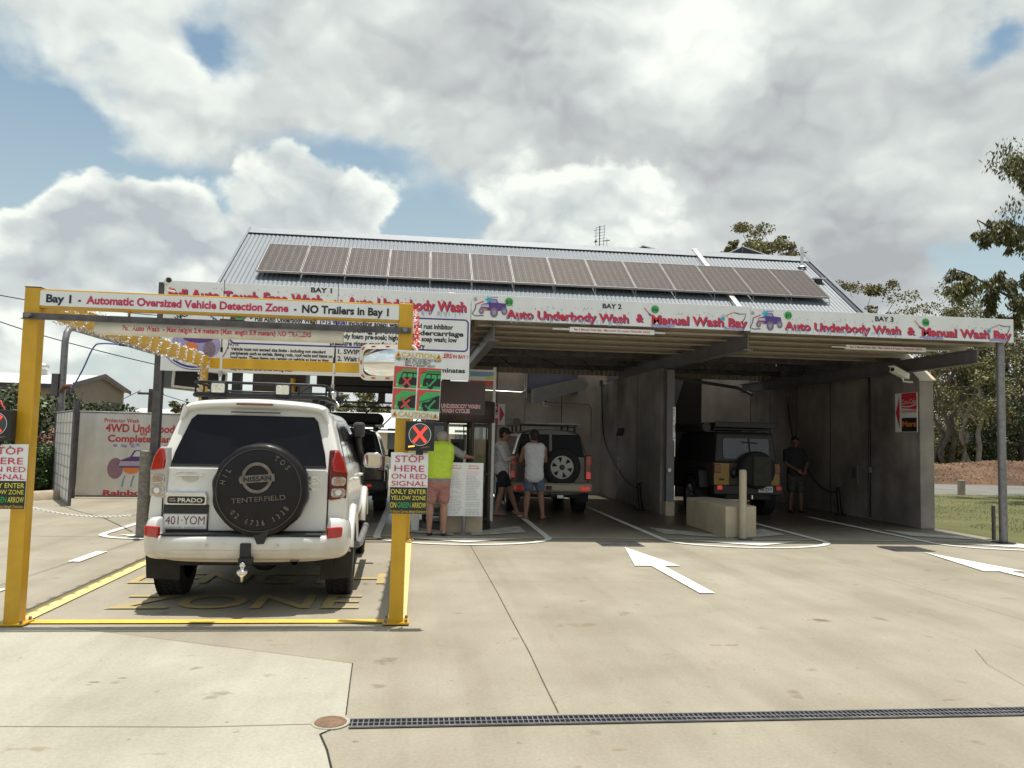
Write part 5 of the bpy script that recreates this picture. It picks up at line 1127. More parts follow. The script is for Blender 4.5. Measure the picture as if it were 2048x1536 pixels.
def fence(name, label, p0, p1, h, banner=False):
    p0 = Vector(p0); p1 = Vector(p1); d = p1-p0; L = d.length; d.normalize(); t = thing(name, label, 'fence panel', p0); f_ = Frame((0, 0, 0), d)
    for k in (0, L):
        b = MB(); q = f_.p(k, 0); b.cyl(q, q+Vector((0, 0, h+.25)), .035, dkgalv, n=10); b.build('post', t)
    b = MB(); b.prism(f_, [(.04, .06), (L-.04, .06), (L-.04, h), (.04, h)], -.006, .0, meshm); p = b.build('mesh_sheet', t)
    b = MB()
    for z in (.045, h+.01): b.cyl(f_.p(.03, z, 0), f_.p(L-.03, z, 0), .022, galv, n=8)
    if not banner:
        for i in range(1, 8): b.cyl(f_.p(.03, .05+(h-.05)*i/8, .012), f_.p(L-.03, .05+(h-.05)*i/8, .012), .005, galv, n=5)
        for i in range(1, 6): b.cyl(f_.p(L*i/6, .05, .012), f_.p(L*i/6, h, .012), .004, galv, n=5)
    b.build('rail', t); return t, p, f_, L
fence('fence_panel', 'mesh gate panel folded back beside the banner', (-8.75, 20.2, 0), (-7.02, 17.0, 0), 1.93)
t, p, f_, L = fence('banner_fence', 'mesh fence with printed 4WD wash banner left of the car', (-7.75, 18.95, 0), (-2.6, 19.5, 0), 1.95, True)
b = MB()
def bt(s, xl, xr, yc, hpx, m, bold=.02):
    A = AY(xl, yc, 19.05); B = AY(xr, yc, 19.15); b.text(f_, s, A.x+7.75, B.x+7.75, A.z, hpx*19/CF, m, .004, bold)
fade_red = mat('faded_red_ink', (.55, .06, .07), .6, var=.15)
bt('Protector Wash', 211, 281, 840, 8, fade_red); bt('4WD Underbody Wash', 213, 410, 855, 15, fade_red, .035); bt('and', 280, 296, 867, 7, fade_red); bt('Complete Car Wash', 217, 395, 876, 13, fade_red, .035); bt('Rainbow Beach', 207, 375, 985, 10, fade_red, .04)
b.build('lettering', p, fixn=False)
b = MB(); q = AY(270, 925, 19.1); cx, cz_ = q.x+7.75, q.z; k = 1.0
b.poly(f_, [(cx+a, cz_+z) for a, z in [(-.36, -.05), (-.30, .05), (-.10, .13), (-.02, .28), (.35, .30), (.45, .12), (.7, .08), (.7, -.12), (-.3, -.12)]], purple_ink, .003)
b.poly(f_, [(cx+a, cz_+z) for a, z in [(-.05, .14), (.02, .26), (.32, .28), (.38, .14)]], meshm, .005); b.poly(f_, [(cx+a, cz_+z) for a, z in [(-.34, -.08), (-.30, .03), (.16, .03), (.16, -.08)]], mat('pale_mauve_ink', (.48, .38, .45), .6), .005)
b.poly(f_, [(cx+a, cz_+z) for a, z in [(-.25, -.12), (.16, -.12), (.06, -.24), (-.08, -.27), (-.2, -.22)]], orange_ink, .006); b.disc(f_, cx-.40, cz_-.14, .17, .24, mat('dusty_purple_ink', (.30, .17, .24), .6), .002)
for i in range(3): x = cx-.22+i*.19; b.strip(f_, [(x+.04, cz_-.30), (x, cz_-.42), (x-.02, cz_-.56)], .035, mat('blue_drop_ink', (.18, .35, .55), .5), .004)
for i in range(9): b.disc(f_, cx-.5+rnd(0, 1.2), cz_+.36+rnd(-.03, .05), .05, .035, lilac_ink, .003+.0002*i, 10)
b.build('car_drawing', p, fixn=False)
t = thing('kerb', 'curved concrete kerb round the hedge bed', 'kerb', (-10, 19.6, 0)); pts = [Vector((-13.9, 17.6, 0)), Vector((-9.2, 17.75, 0)), Vector((-8.4, 18.1, 0)), Vector((-7.95, 18.9, 0)), Vector((-8.2, 20.2, 0)), Vector((-8.4, 24, 0))]; pts = catmull(pts, 6); b = MB(); vs = []
for i, q in enumerate(pts):
    tt = (pts[min(i+1, len(pts)-1)]-pts[max(i-1, 0)]).normalized(); n_ = Vector((-tt.y, tt.x, 0)); o_ = Vector((-10, 19.6, 0))
    for (w_, z) in ((-.16, 0), (-.13, .16), (-.02, .19), (.12, .19), (.13, .0)): vs.append(q-o_+n_*w_+Vector((0, 0, z)))
b.add(vs, [(i*5+j, i*5+j+1, (i+1)*5+j+1, (i+1)*5+j) for i in range(len(pts)-1) for j in range(4)], mat('kerb_concrete', (.40, .33, .24), .9, var=.15, bump=.3), True); b.build('kerb_stone', t)

# ------------------------------------------------------------------ vehicles (local axes: x right, y forward, z up, rear bumper near y = 0)
def loft(secs, m, name, parent, subsurf=2):
    """secs: list of (y, shear, [(x, z)...]) half profiles from bottom centre to top centre"""
    b = MB(); k = len(secs[0][2]); n = 2*k-2; vs = []
    for (y, sh, pr) in secs:
        ring_ = pr + [(-x, z) for x, z in pr[-2:0:-1]]
        for (x, z) in ring_: vs.append((x, y+sh*max(0, z-1.2), z))
    fs = [(i*n+j, i*n+(j+1) % n, (i+1)*n+(j+1) % n, (i+1)*n+j) for i in range(len(secs)-1) for j in range(n)]
    for s, o in ((0, 0), (1, (len(secs)-1)*n)):
        for j in range(k-1):
            a, c = j, j+1; a2, c2 = (n-j) % n, n-j-1
            q = [o+a, o+c, o+c2, o+a2]; q = list(dict.fromkeys(q))
            if len(q) > 2: fs.append(tuple(q if s else q[::-1]))
    b.add(vs, fs, m, True); return b.build(name, parent, subsurf=subsurf)
def scale_prof(pr, s, dz=0.0, zmax=9): return [(x*s, min(z+dz, zmax)) for x, z in pr]
def tyre(parent, x, y, r, w, side, rim_m, name='wheel', spoke=6):
    b = MB(); o = (x, y, r); ax = (side, 0, 0)
    prof = [(r*.60, -w/2+.01), (r*.72, -w/2), (r*.93, -w/2+.01), (r*.985, -w/2+.035), (r, -w/2+.06), (r, w/2-.06), (r*.985, w/2-.035), (r*.93, w/2-.01), (r*.72, w/2), (r*.60, w/2-.02)]
    b.lathe(prof, o, ax, rubber, 40)
    # tread blocks
    for i in range(44):
        a = 2*PI*i/44
        for k_, q in enumerate((-w*.33, -w*.11, w*.11, w*.33)):
            a2 = a+(k_ % 2)*PI/44; c = Vector((x+side*q, y+math.cos(a2)*r, r+math.sin(a2)*r)); t_ = Vector((0, -math.sin(a2), math.cos(a2))); n_ = Vector((0, math.cos(a2), math.sin(a2)))
            b.bar(c-t_*.018+n_*.0, c+t_*.018, w*.17, .014, rubber, n_)
    wobj = b.build(name, parent)
    b = MB(); b.lathe([(0, w*.20), (r*.12, w*.22), (r*.2, w*.16), (r*.45, w*.2), (r*.56, w*.36), (r*.61, w*.44), (r*.61, w*.30)], o, ax, rim_m, 30)
    for i in range(spoke):
        a = 2*PI*i/spoke; b.bar((x+side*w*.26, y+math.cos(a)*r*.1, r+math.sin(a)*r*.1), (x+side*w*.32, y+math.cos(a)*r*.55, r+math.sin(a)*r*.55), .05, .03, rim_m, (side, 0, 0))
    b.build('rim', wobj); return wobj
alloy = mat('alloy_wheel', (.5, .5, .5), .35, .8, var=.1)
dirty = mat('underbody_dark', (.02, .018, .016), .8, var=.4)
def arch(parent, x, y, r, side, m_fl, w=.05):
    b = MB(); b.lathe([(0, .0), (r, .0)], (x, y, .40), (side, 0, 0), seam, 40); b.build('wheel_arch', parent)
    b = MB(); b.tube([(x, y+r*1.04*math.cos(a), .40+r*1.04*math.sin(a)) for a in [.16+(PI-.32)*i/22 for i in range(23)]], w, m_fl, 8); b.build('wheel_flare', parent)
def side_panel(name, parent, pts_yz, xf, m, off=.006):
    """a panel laid on a curved side: xf(z) gives the outer x, both sides"""
    for s in (-1, 1):
        b = MB(); n = len(pts_yz); mid = (sum(p[0] for p in pts_yz)/n, sum(p[1] for p in pts_yz)/n)
        vs = [(s*(xf(z)+off), y, z) for y, z in pts_yz]; b.add(vs, [tuple(range(n)) if s > 0 else tuple(range(n-1, -1, -1))], m); b.build(name, parent)
def interp(tab): return lambda z: float(np.interp(z, [t_[0] for t_ in tab], [t_[1] for t_ in tab]))

# ---- the white wagon under the gantry
car = thing('parked_car', 'white four-wheel-drive wagon with black spare wheel cover waiting under the yellow frame', 'car', (-1.51, 7.2, 0), R(1.5))
pr = [(0, .42), (.66, .42), (.80, .46), (.885, .60), (.893, .82), (.878, 1.02), (.855, 1.20), (.815, 1.33), (.745, 1.58), (.695, 1.74), (.63, 1.815), (.40, 1.865), (0, 1.88)]
ph = [(0, .42), (.66, .42), (.80, .46), (.885, .60), (.893, .80), (.875, .96), (.84, 1.06), (.78, 1.11), (.70, 1.135), (.60, 1.15), (.5, 1.155), (.3, 1.165), (0, 1.17)]
body = loft([(.20, .36, scale_prof(pr, .90)), (.205, .36, scale_prof(pr, .965)), (.27, .36, scale_prof(pr, .99)), (.42, .33, pr), (.9, .22, pr), (1.6, .1, pr), (2.3, .0, pr), (2.75, -.1, pr),
             (3.05, -.9, scale_prof(pr, 1.0)), (3.5, -.3, ph), (4.3, 0, scale_prof(ph, .97, -.05)), (4.62, 0, scale_prof(ph, .90, -.10)), (4.70, 0, scale_prof(ph, .8, -.12))], white_car, 'body', car)
xs = interp([(.42, .70), (.6, .885), (.82, .893), (1.02, .878), (1.2, .855), (1.33, .815), (1.58, .745), (1.74, .695)])
RF = Frame((0, .205, 0))                     # lower rear face
TG = Frame((0, .197+.36*.06, 1.26), (1, 0, 0), (0, .36, 1))   # leaning tail window plane, v from z = 1.26
# window and its black surround
def tz(z): return (z-1.26)*math.sqrt(1+.36**2)
b = MB(); sh = [(-.70, tz(1.275)), (.675, tz(1.275)), (.655, tz(1.40)), (.57, tz(1.70)), (.53, tz(1.745)), (-.53, tz(1.745)), (-.575, tz(1.70)), (-.675, tz(1.40))]
b.prism(TG, sh, -.02, .018, glass_dark); rw = b.build('rear_window', car, bevel=.01)
b = MB(); b.strip(TG, [(-.69, tz(1.28)), (.665, tz(1.28))], .018, seam, .0195); b.build('window_seal', rw)
b = MB(); b.tube([TG.p(-.1, .05, .03), TG.p(-.02, .06, .035), TG.p(.34, .075, .035)], .008, blackplastic, 6); b.build('wiper', rw)
# tailgate with shut lines
TGx0, TGx1 = -.735, .695
b = MB(); b.prism(RF, rrect(TGx0, TGx1, .70, 1.262, .035), -.02, .012, white_car); tg = b.build('tailgate', car, bevel=.008)
b = MB()
for (p0, p1) in (((TGx0-.006, .70), (TGx0-.006, 1.27)), ((TGx1+.006, .70), (TGx1+.006, 1.27)), ((TGx0, .695), (TGx1, .695))): b.strip(RF, [p0, p1], .011, seam, .0145)
b.build('shut_line', tg, fixn=False)
b = MB(); b.prism(RF, [(-.64, .985), (-.62, .995), (-.40, .985), (-.40, .965), (-.62, .962), (-.64, .972)], .035, .052, chrome); b.v = [(v[0]+.0, v[1], v[2]+.225) for v in b.v]; b.cyl(RF.p(-.62, 1.205, .01), RF.p(-.62, 1.205, .045), .012, chrome); b.cyl(RF.p(-.42, 1.20, .01), RF.p(-.42, 1.20, .045), .012, chrome); b.build('handle', tg, bevel=.004)
b = MB(); b.disc(RF, -.515, 1.175, .075, .045, mat('recess_shade', (.55, .53, .48), .4), .0135); b.build('handle_recess_shade', tg, fixn=False)  # flat disc; the duller white stands for shade behind the handle
# chrome name bar and number plate
b = MB(); b.prism(RF, [(-.715, .93), (-.355, .93), (-.355, 1.015), (-.375, 1.055), (-.69, 1.055), (-.715, 1.03)], .013, .06, chrome); nb = b.build('chrome_garnish', car, bevel=.015)
b = MB(); b.prism(RF, rrect(-.69, -.37, .944, 1.008, .02), .0605, .063, blackplastic); b.build('badge_plate', nb)
b = MB(); f_ = RF; b.text(f_, 'PRADO', -.60, -.39, .976, .037, chrome, .065, .02); b.text(f_, 'LAND', -.675, -.625, .987, .012, chrome, .065, .0); b.text(f_, 'CRUISER', -.675, -.615, .968, .012, chrome, .065, .0); b.build('lettering', nb, fixn=False)
b = MB(); b.prism(RF, [(-.728, .60), (-.342, .60), (-.342, .932), (-.728, .932)], .0, .03, blackplastic); b.build('plate_recess', car, bevel=.004)
b = MB(); f_ = Frame((-.535, .165, .785), (1, 0, 0), (0, .05, 1)); b.prism(f_, rrect(-.186, .186, -.067, .067, .008), -.004, .003, plate_white); npl = b.build('number_plate', car)
b = MB(); b.text(f_, '401\u00b7YOM', -.165, .168, .012, .076, maroon_ink, .005, 0); b.text(f_, 'QUEENSLAND - SUNSHINE STATE', -.165, .165, -.052, .013, grey_ink, .005, .0); b.ring(f_, 0, 0, 0, 0, 0, maroon_ink); b.strip(f_, rrect(-.182, .182, -.063, .063, .008)+[(.182, .055)], .003, grey_ink, .0045); b.build('lettering', npl, fixn=False)
# badges on the right of the gate
b = MB(); b.ring(RF, .565, 1.165, .052, .034, .009, chrome, .02); b.ring(RF, .565, 1.177, .038, .014, .007, chrome, .021); b.ring(RF, .565, 1.163, .014, .03, .006, chrome, .022); b.build('round_emblem', car, fixn=False)
b = MB(); b.text(RF, 'GRANDE', .50, .66, 1.085, .028, chrome, .016, .02); b.build('side_badge', car, fixn=False)
# bumper: a U swept round the tail
path = [(-.90, .58), (-.905, .40), (-.895, .24), (-.85, .12), (-.765, .052), (-.752, .046), (-.745, .043), (-.73, .038), (-.60, .012), (-.3, -.004), (0, -.008), (.3, -.004), (.60, .012), (.73, .038), (.745, .043), (.752, .046), (.765, .052), (.85, .12), (.895, .24), (.905, .40), (.90, .58)]
nor = [(-1, 0), (-1, -.05), (-.95, -.3), (-.75, -.66), (-.37, -.93), (-.35, -.94), (-.34, -.94), (-.33, -.945), (-.12, -1), (0, -1), (0, -1), (0, -1), (.12, -1), (.33, -.945), (.34, -.94), (.35, -.94), (.37, -.93), (.75, -.66), (.95, -.3), (1, -.05), (1, 0)]
def bp2(i):
    ax = abs(path[i][0]); top = .675 if ax < .75 else .83; hi = top
    if ax > .75: return [(-.12, .47), (-.03, .455), (.005, .52), (.012, .62), (.005, hi-.10), (-.02, hi-.02), (-.05, hi), (-.16, hi+.01)]
    return [(-.12, .47), (-.03, .455), (.005, .52), (.012, .60), (.008, hi-.03), (-.004, hi-.008), (-.02, hi), (-.20, hi+.005)]
# repeat the points where the corner rises so that the step stays sharp
P2_, N2_ = [], []
for i, (p_, n_) in enumerate(zip(path, nor)):
    P2_.append(p_); N2_.append(n_)
b = MB(); b.sweep(path, nor, bp2, white_car); bump_ = b.build('rear_bumper', car, subsurf=2)
b = MB(); b.box(-.70, .665, .012, .2, .679, .690, blackplastic); b.build('step_pad', bump_)
b = MB(); b.strip(Frame((0, -.013, 0)), [(-.62, .555), (.62, .555)], .004, mat('crease_shade', (.5, .48, .44), .5), .006); b.build('crease_shade_line', bump_, fixn=False)  # flat strip; its duller white paints the shade along a fold
for s in (-1, 1):
    b = MB(); f_ = Frame((s*.785, .062, .705), (.92, s*.39, 0) if s > 0 else (.92, -.39, 0)); b.prism(f_, [(-.072, -.052), (.066, -.042), (.072, .05), (-.07, .048)] if s > 0 else [(-.066, -.042), (.072, -.052), (.07, .048), (-.072, .05)], -.03, .016, lens_red); b.build('reflector', bump_, bevel=.012)
b = MB()
for x in (-.72, -.30, .30, .70): b.disc(Frame((0, -.012-.0+abs(x)**6*.4, 0)), x, .60, .013, .013, mat('sensor_grey', (.5, .48, .44), .5), .010)
b.build('parking_sensor', bump_, fixn=False)
# tail lamps on the rear corners
for s in (-1, 1):
    f_ = Frame((s*.785, .205, 1.23), (.93, s*.36, 0)) if s > 0 else Frame((s*.785, .205, 1.23), (.93, -.36, 0))
    def q_(pts): return [(a*s, z) for a, z in pts][::s]
    b = MB(); b.prism(f_, q_([(-.075, -.245), (.085, -.23), (.09, -.0), (.055, .13), (.0, .215), (-.075, .215), (-.085, 0)]), -.06, .012, mat('lamp_surround', (.16, .02, .02), .3) if s > 0 else mat('pale_lamp_surround', (.50, .48, .46), .3)); tl = b.build('tail_lamp', car, bevel=.012)
    b = MB(); b.prism(f_, q_([(-.06, .02), (.082, -.0), (.05, .125), (.0, .205), (-.045, .205), (-.07, .1)]), .0, .032, lens_red); b.build('brake_lens', tl, bevel=.018)
    for z in (-.07, -.175):
        b = MB(); b.prism(f_, rrect(-.068, .072, z-.045, z+.042, .035), .0, .026, lens_clear); b.build('clear_lens', tl, bevel=.014)
        b = MB(); b.disc(f_, .0, z, .03, .026, mat('amber_bulb', (.42, .27, .2), .3) if z > -.1 else wht_plastic, .0275); b.build('bulb', tl, fixn=False)
# roof spoiler
b = MB(); vs = []
prof = [(0, 0), (.02, -.06), (.10, -.075), (.38, .0), (.36, .025), (.10, .03)]
for x, dz, w in ((-.655, -.055, 1), (-.62, -.012, 1), (-.5, .012, 1), (-.2, .030, 1), (0, .034, 1), (.2, .030, 1), (.5, .012, 1), (.62, -.012, 1), (.655, -.055, 1)):
    for (a, z) in prof: vs.append((x, .30+a+abs(x)**4*.25, 1.85+dz+z))
k = len(prof); b.add(vs, [(i*k+j, (i+1)*k+j, (i+1)*k+(j+1) % k, i*k+(j+1) % k) for i in range(8) for j in range(k)]+[tuple(range(k)), tuple(8*k+j for j in range(k-1, -1, -1))], white_car, True); spo = b.build('roof_spoiler', car, subsurf=2)
for s in (-1, 1):
    b = MB(); b.tube([(s*.615, .37, 1.82), (s*.64, .37, 1.76), (s*.665, .35, 1.69)], [.035, .028, .012], white_car, 10); b.build('spoiler_end', spo)
b = MB(); b.box(-.17, .16, .292, .33, 1.842, 1.862, mat('dull_red_lens', (.22, .08, .05), .2, coat=.6)); b.build('high_brake_lamp', spo, bevel=.006)
b = MB(); b.box(-.22, .22, .335, .37, 1.772, 1.782, seam); b.build('lower_slot', spo)
# spare wheel in its vinyl cover
sx, sz = .125, 1.085
b = MB(); b.lathe([(.0, .245), (.10, .246), (.25, .243), (.355, .236), (.392, .222), (.412, .19), (.418, .10), (.412, .03), (.38, 0)], (sx, .20, sz), (0, -1, 0), cover_vinyl, 72)
b.v = [(v[0]+.006*math.sin(v[2]*30+v[0]*17)*(abs(v[1]) < .2), v[1]+.016*mnoise.noise(Vector((v[0]*5, v[2]*5, 3)))*(v[1] > -.03)+.007*mnoise.noise(Vector((v[0]*9, v[2]*9, 7))), v[2]-.02*max(0, -(v[2]-sz)-.3)) for v in b.v]
b.poly(Frame((sx, -.03, sz)), [(-.05, -.36), (.10, -.36), (.06, -.47), (.0, -.475)], blackplastic, 0)
cov = b.build('spare_wheel_cover', car)
SFc = Frame((sx, -.046, sz)); c7, s7 = math.cos(R(5)), math.sin(R(5)); SR = Frame((sx, -.046, sz), (c7, 0, s7), (-s7, 0, c7))
b = MB(); b.ring(SFc, 0, 0, .362, .362, .006, mat('seam_piping', (.07, .065, .06), .5), .012, n=64); b.build('piping', cov, fixn=False)
b = MB(); b.ring(SR, -.01, .11, .118, .122, .028, cover_ink, .014); b.poly(SR, [(-.155, .07), (.14, .07), (.14, .135), (-.155, .135)], cover_ink, .0155); b.poly(SR, [(-.163, .085), (-.155, .085), (-.155, .12), (-.163, .12)], cover_ink, .0155)
b.text(SR, 'NISSAN', -.125, .112, .103, .040, black_ink, .018, .035)
b.text(SR, 'TENTERFIELD', -.235, .225, -.075, .044, cover_ink, .016, .0)
b.arc_text(SR, '02 6736 1338', 0, 0, .285, R(218), R(322), .048, cover_ink, .016, .01, True, .8); b.arc_text(SR, 'HIL', 0, .0, .315, R(163), R(142), .048, cover_ink, .016, .01); b.arc_text(SR, 'TOS', .0, .0, .315, R(58), R(35), .048, cover_ink, .016, .01)
b.build('cover_lettering', cov, fixn=False)
# tow hitch
b = MB(); b.box(-.015, .075, -.05, .02, .47, .62, blackplastic); b.box(-.02, .10, -.08, -.0, .44, .50, blacksteel); hit = b.build('tow_hitch', car, bevel=.008)
b = MB(); b.lathe([(.0, .11), (.022, .10), (.027, .08), (.02, .06), (.014, .05), (.03, .045), (.05, .03), (.045, .0), (.02, -.02), (.015, -.06), (0, -.065)], (.025, -.10, .36), (0, 0, 1), chrome, 18); b.build('tow_ball', hit)
# wheels, flaps, underside
for s in (-1, 1):
    tyre(car, s*.79, .95, .385, .265, s, alloy); tyre(car, s*.79, 3.74, .385, .265, s, alloy)
    arch(car, s*.885, .95, .43, s, white_car); arch(car, s*.885, 3.74, .43, s, white_car)
    b = MB(); f_ = Frame((s*.78, .48, .40)); b.prism(f_, [(-.15, -.19), (.135, -.17), (.16, .12), (-.14, .12)] if s > 0 else [(-.15, -.17), (.15, -.19), (.14, .12), (-.17, .12)], -.008, .008, mat('dusty_mud_flap', (.028, .023, .02), .85, var=.5)); b.build('mud_flap', car, bevel=.01)
b = MB(); b.cyl((-.7, .95, .37), (.7, .95, .37), .06, dirty); b.ball((.05, .95, .37), (.16, .15, .15), dirty); b.box(-.6, .6, .3, .5, .38, .46, dirty); b.box(-.75, .75, .4, 3.6, .36, .44, dirty); b.build('rear_axle', car)
b = MB(); b.tube([(.40, .9, .42), (.42, .4, .44), (.43, .12, .43)], .035, galv, 12, False); b.build('exhaust', car)
# side glass, pillars, sills, handles
side_panel('side_window', car, [(.55, 1.30), (1.15, 1.30), (1.15, 1.70), (.75, 1.70)], xs, glass_dark); side_panel('side_window', car, [(1.22, 1.29), (2.05, 1.29), (2.05, 1.71), (1.22, 1.70)], xs, glass_dark); side_panel('side_window', car, [(2.12, 1.28), (3.05, 1.22), (2.85, 1.60), (2.7, 1.70), (2.12, 1.71)], xs, glass_dark)
for s in (-1, 1):
    b = MB(); b.tube([(s*.93, .55+.55, .46), (s*.95, 1.5, .43), (s*.95, 3.1, .43)], .04, galv, 8); b.build('side_step', car)
    for y in (1.35, 2.3):
        b = MB(); b.tube([(s*(xs(1.12)+.005), y, 1.12), (s*(xs(1.12)+.04), y+.03, 1.12), (s*(xs(1.12)+.04), y+.17, 1.12), (s*(xs(1.12)+.005), y+.2, 1.12)], .014, white_car, 6); b.build('door_handle', car)
    b = MB(); b.strip(Frame((s*(.893+.002), 0, 0), (0, s, 0)), [(s*2.1, .5), (s*2.1, 1.25)], .008, seam, .003); b.build('door_gap', car)
    b = MB(); b.tube([(s*.86, 2.85, 1.20), (s*.93, 2.82, 1.22)], .025, blackplastic, 8); mm_ = b.build('side_mirror', car); f_ = Frame((s*1.02, 2.80, 1.27)); b = MB(); b.prism(f_, rrect(-.115, .105, -.085, .095, .05), -.10, 0, white_car); b.build('mirror_shell', mm_, bevel=.02); b = MB(); b.prism(f_, rrect(-.10, .09, -.07, .08, .045), .0, .004, mirror_glass); b.build('mirror_glass', mm_); b = MB(); o_ = rrect(-.112, .102, -.082, .092, .05); b.tube([f_.p(*q, .004) for q in o_+[o_[0]]], .007, chrome, 6, False); b.build('mirror_rim', mm_)
b = MB(); b.prism(Frame((0, 0, 0), (0, 1, 0), (0, 0, 1)), [(3.0, .95), (3.35, 1.14), (3.1, 1.25), (2.95, 1.45), (2.82, 1.60), (2.75, 1.60), (2.9, 1.30)], .80, .90, blackplastic); b.v = [(v[0]-(v[2]-1.2)*.22*(v[2] > 1.2), v[1], v[2]) for v in b.v]; b.tube([(.86, 3.05, 1.12), (.85, 2.93, 1.33), (.82, 2.82, 1.50), (.82, 2.76, 1.58)], [.045, .05, .055, .06], blackplastic, 10); b.build('snorkel', car, bevel=.01)
b = MB(); b.prism(Frame((.83, 2.72, 1.66)), rrect(-.065, .075, -.10, .085, .04), -.14, .03, mat('grey_plastic', (.06, .058, .06), .4, var=.2)); b.build('snorkel_head', car, bevel=.03)
# roof basket
rk = MB(); zr0, zr1 = 1.945, 2.065; xl, xr, y0, y1 = -.64, .60, .62, 2.35
for z, r_, c_ in ((zr0, .024, .10), (zr1, .014, .16)):
    rk.tube([(xl, y0+.1, z), (xl+.03, y0+.03, z), (xl+.1, y0, z), (xr-.1, y0, z), (xr-.03, y0+.03, z), (xr, y0+.1, z), (xr+.02, y1-.1, z), (xr-.05, y1, z), (xl+.05, y1, z), (xl-.02, y1-.1, z), (xl, y0+.1, z)], r_, blacksteel, 8, False)
for y in [.72+.33*i for i in range(6)]:
    for x in (xl, xr): rk.cyl((x, y, zr0), (x, y, zr1), .010, blacksteel, n=6)
for x in (-.35, .0, .35): rk.cyl((x, y0, zr0), (x, y0, zr1), .010, blacksteel, n=6) if x != 0 else None
rk.cyl((xl+.12, y0, zr1), (xl+.35, y0+.25, zr0), .009, blacksteel, n=6); rk.cyl((xr-.12, y0, zr1), (xr-.35, y0+.25, zr0), .009, blacksteel, n=6)
rack = rk.build('roof_basket', car)
rk = MB()
for i in range(15): y = .70+.115*i; rk.box(xl+.02, xr-.02, y-.012, y+.012, zr0-.008, zr0+.012, blacksteel)
for x in (-.55, .5):
    for y in (.75, 1.45, 2.2): rk.box(x-.03, x+.03, y-.03, y+.03, 1.84, zr0-.01, blacksteel)
rk.build('basket_floor', rack)
for x in (-.40, .20):
    f_ = Frame((x, .575, 2.005)); b = MB(); b.prism(f_, rrect(-.075, .075, -.052, .062, .018), -.10, .0, blackplastic); wl = b.build('work_lamp', rack, bevel=.012); b = MB(); b.prism(f_, rrect(-.062, .062, -.040, .046, .014), .0, .008, mat('lamp_glass', (.72, .70, .60), .12, .2, coat=1, var=.25, scale=40)); b.build('lens', wl, bevel=.006); b = MB(); b.box(x-.03, x+.03, .58, .64, 1.935, 1.955, blacksteel); b.build('bracket', wl)
b = MB(); b.ball((.66, 1.7, 1.99), (.05, .06, .06), blackplastic); b.ball((.63, 1.1, 2.0), (.05, .05, .04), chrome); b.build('side_lamp', rack)
for (pa, pb, Y) in (((447, 762), (456, 560), 8.35), ((672, 792), (686, 560), 8.9)):
    A = AY(*pa, Y)-car.location; B = AY(*pb, Y)-car.location; b = MB(); m1 = A.lerp(B, .10); m2 = A.lerp(B, .28); m3 = A.lerp(B, .33)
    b.tube([A, A.lerp(B, .04)], .014, chrome, 8); b.tube([A.lerp(B, .04), m1], .020, mat('spring_grey', (.45, .44, .42), .35, .8), 10); b.tube([m1, m2], .011, wht_plastic, 8); b.tube([m2, m3], .013, blackplastic, 8); b.tube([m3, B], [.006, .003], blacksteel, 6); b.build('whip_antenna', car)
b = MB(); b.cyl((.66, 1.6, 1.90), AY(672, 792, 8.9)-car.location, .016, chrome, n=8); b.build('antenna_mount', car)

# ---- generic wagon for the vehicles standing in the bays
def wagon(name, label, loc, rz, paint, W, Hh, L, belt, spec):
    t = thing(name, label, 'car', loc, rz); k = W/.893; z = lambda q: q*Hh/1.88
    p1 = [(x*k, z(q)) for x, q in pr]; p2 = [(x*k, z(q)) for x, q in ph]; sh = spec.get('shear', .2); f = L/4.7
    loft([(.16, sh, scale_prof(p1, .92)), (.165, sh, scale_prof(p1, .975)), (.24, sh, scale_prof(p1, .995)), (.5, sh*.8, p1), (1.2*f, sh*.4, p1), (2.3*f, 0, p1), (2.75*f, -.1, p1), (3.05*f, -.8, p1), (3.5*f, -.3, p2), (4.3*f, 0, scale_prof(p2, .97, -.04)), (4.66*f, 0, scale_prof(p2, .88, -.1))], paint, 'body', t)
    xs_ = interp([(z(a), c*k) for a, c in ((.42, .70), (.6, .885), (.82, .893), (1.02, .878), (1.2, .855), (1.33, .815), (1.58, .745), (1.74, .695))])
    for y in (.95, 3.7*f):
        for s in (-1, 1): tyre(t, s*(W-.11), y, spec.get('r', .40), .27, s, alloy); arch(t, s*(W-.008), y, .44, s, spec.get('flare', paint), .045)
    gl = z(1.27); tp = z(1.74)
    wins = spec.get('wins', [(.55, 1.05), (1.15, 1.95), (2.03, 2.85)])
    for a, c in wins: side_panel('side_window', t, [(a, gl), (c*f, gl), (c*f, tp-.03), (a+.05, tp-.03)], xs_, spec.get('glass', glass_dark))
    for s in (-1, 1):
        b = MB(); b.prism(Frame((s*(W+.11), 2.75*f, z(1.27))), rrect(-.10, .10, -.09, .10, .04), -.09, .0, spec.get('mirror', blackplastic)); b.box(min(s*W*.9, s*(W+.06)), max(s*W*.9, s*(W+.06)), 2.72*f, 2.8*f, z(1.2), z(1.23), blackplastic); b.build('side_mirror', t, bevel=.02)
        b = MB(); b.prism(Frame((s*(W-.12), .45, .42)), [(-.14, -.18), (.14, -.18), (.14, .14), (-.14, .14)], -.008, .008, rubber); b.build('mud_flap', t)
    b = MB(); b.box(-W*.8, W*.8, .3, L*.9, .34, .44, dirty); b.cyl((-W*.8, .95, .4), (W*.8, .95, .4), .07, dirty); b.build('underside', t)
    fr = Frame((0, .165, 0)); tw = Frame((0, .165+sh*(gl-1.2), gl), (1, 0, 0), (0, sh, 1)); hv = (tp-gl)*math.sqrt(1+sh*sh)
    return t, z, fr, tw, hv, xs_
gold_paint = mat('champagne_paint', (.30, .25, .185), .4, .2, var=.05, coat=.6)
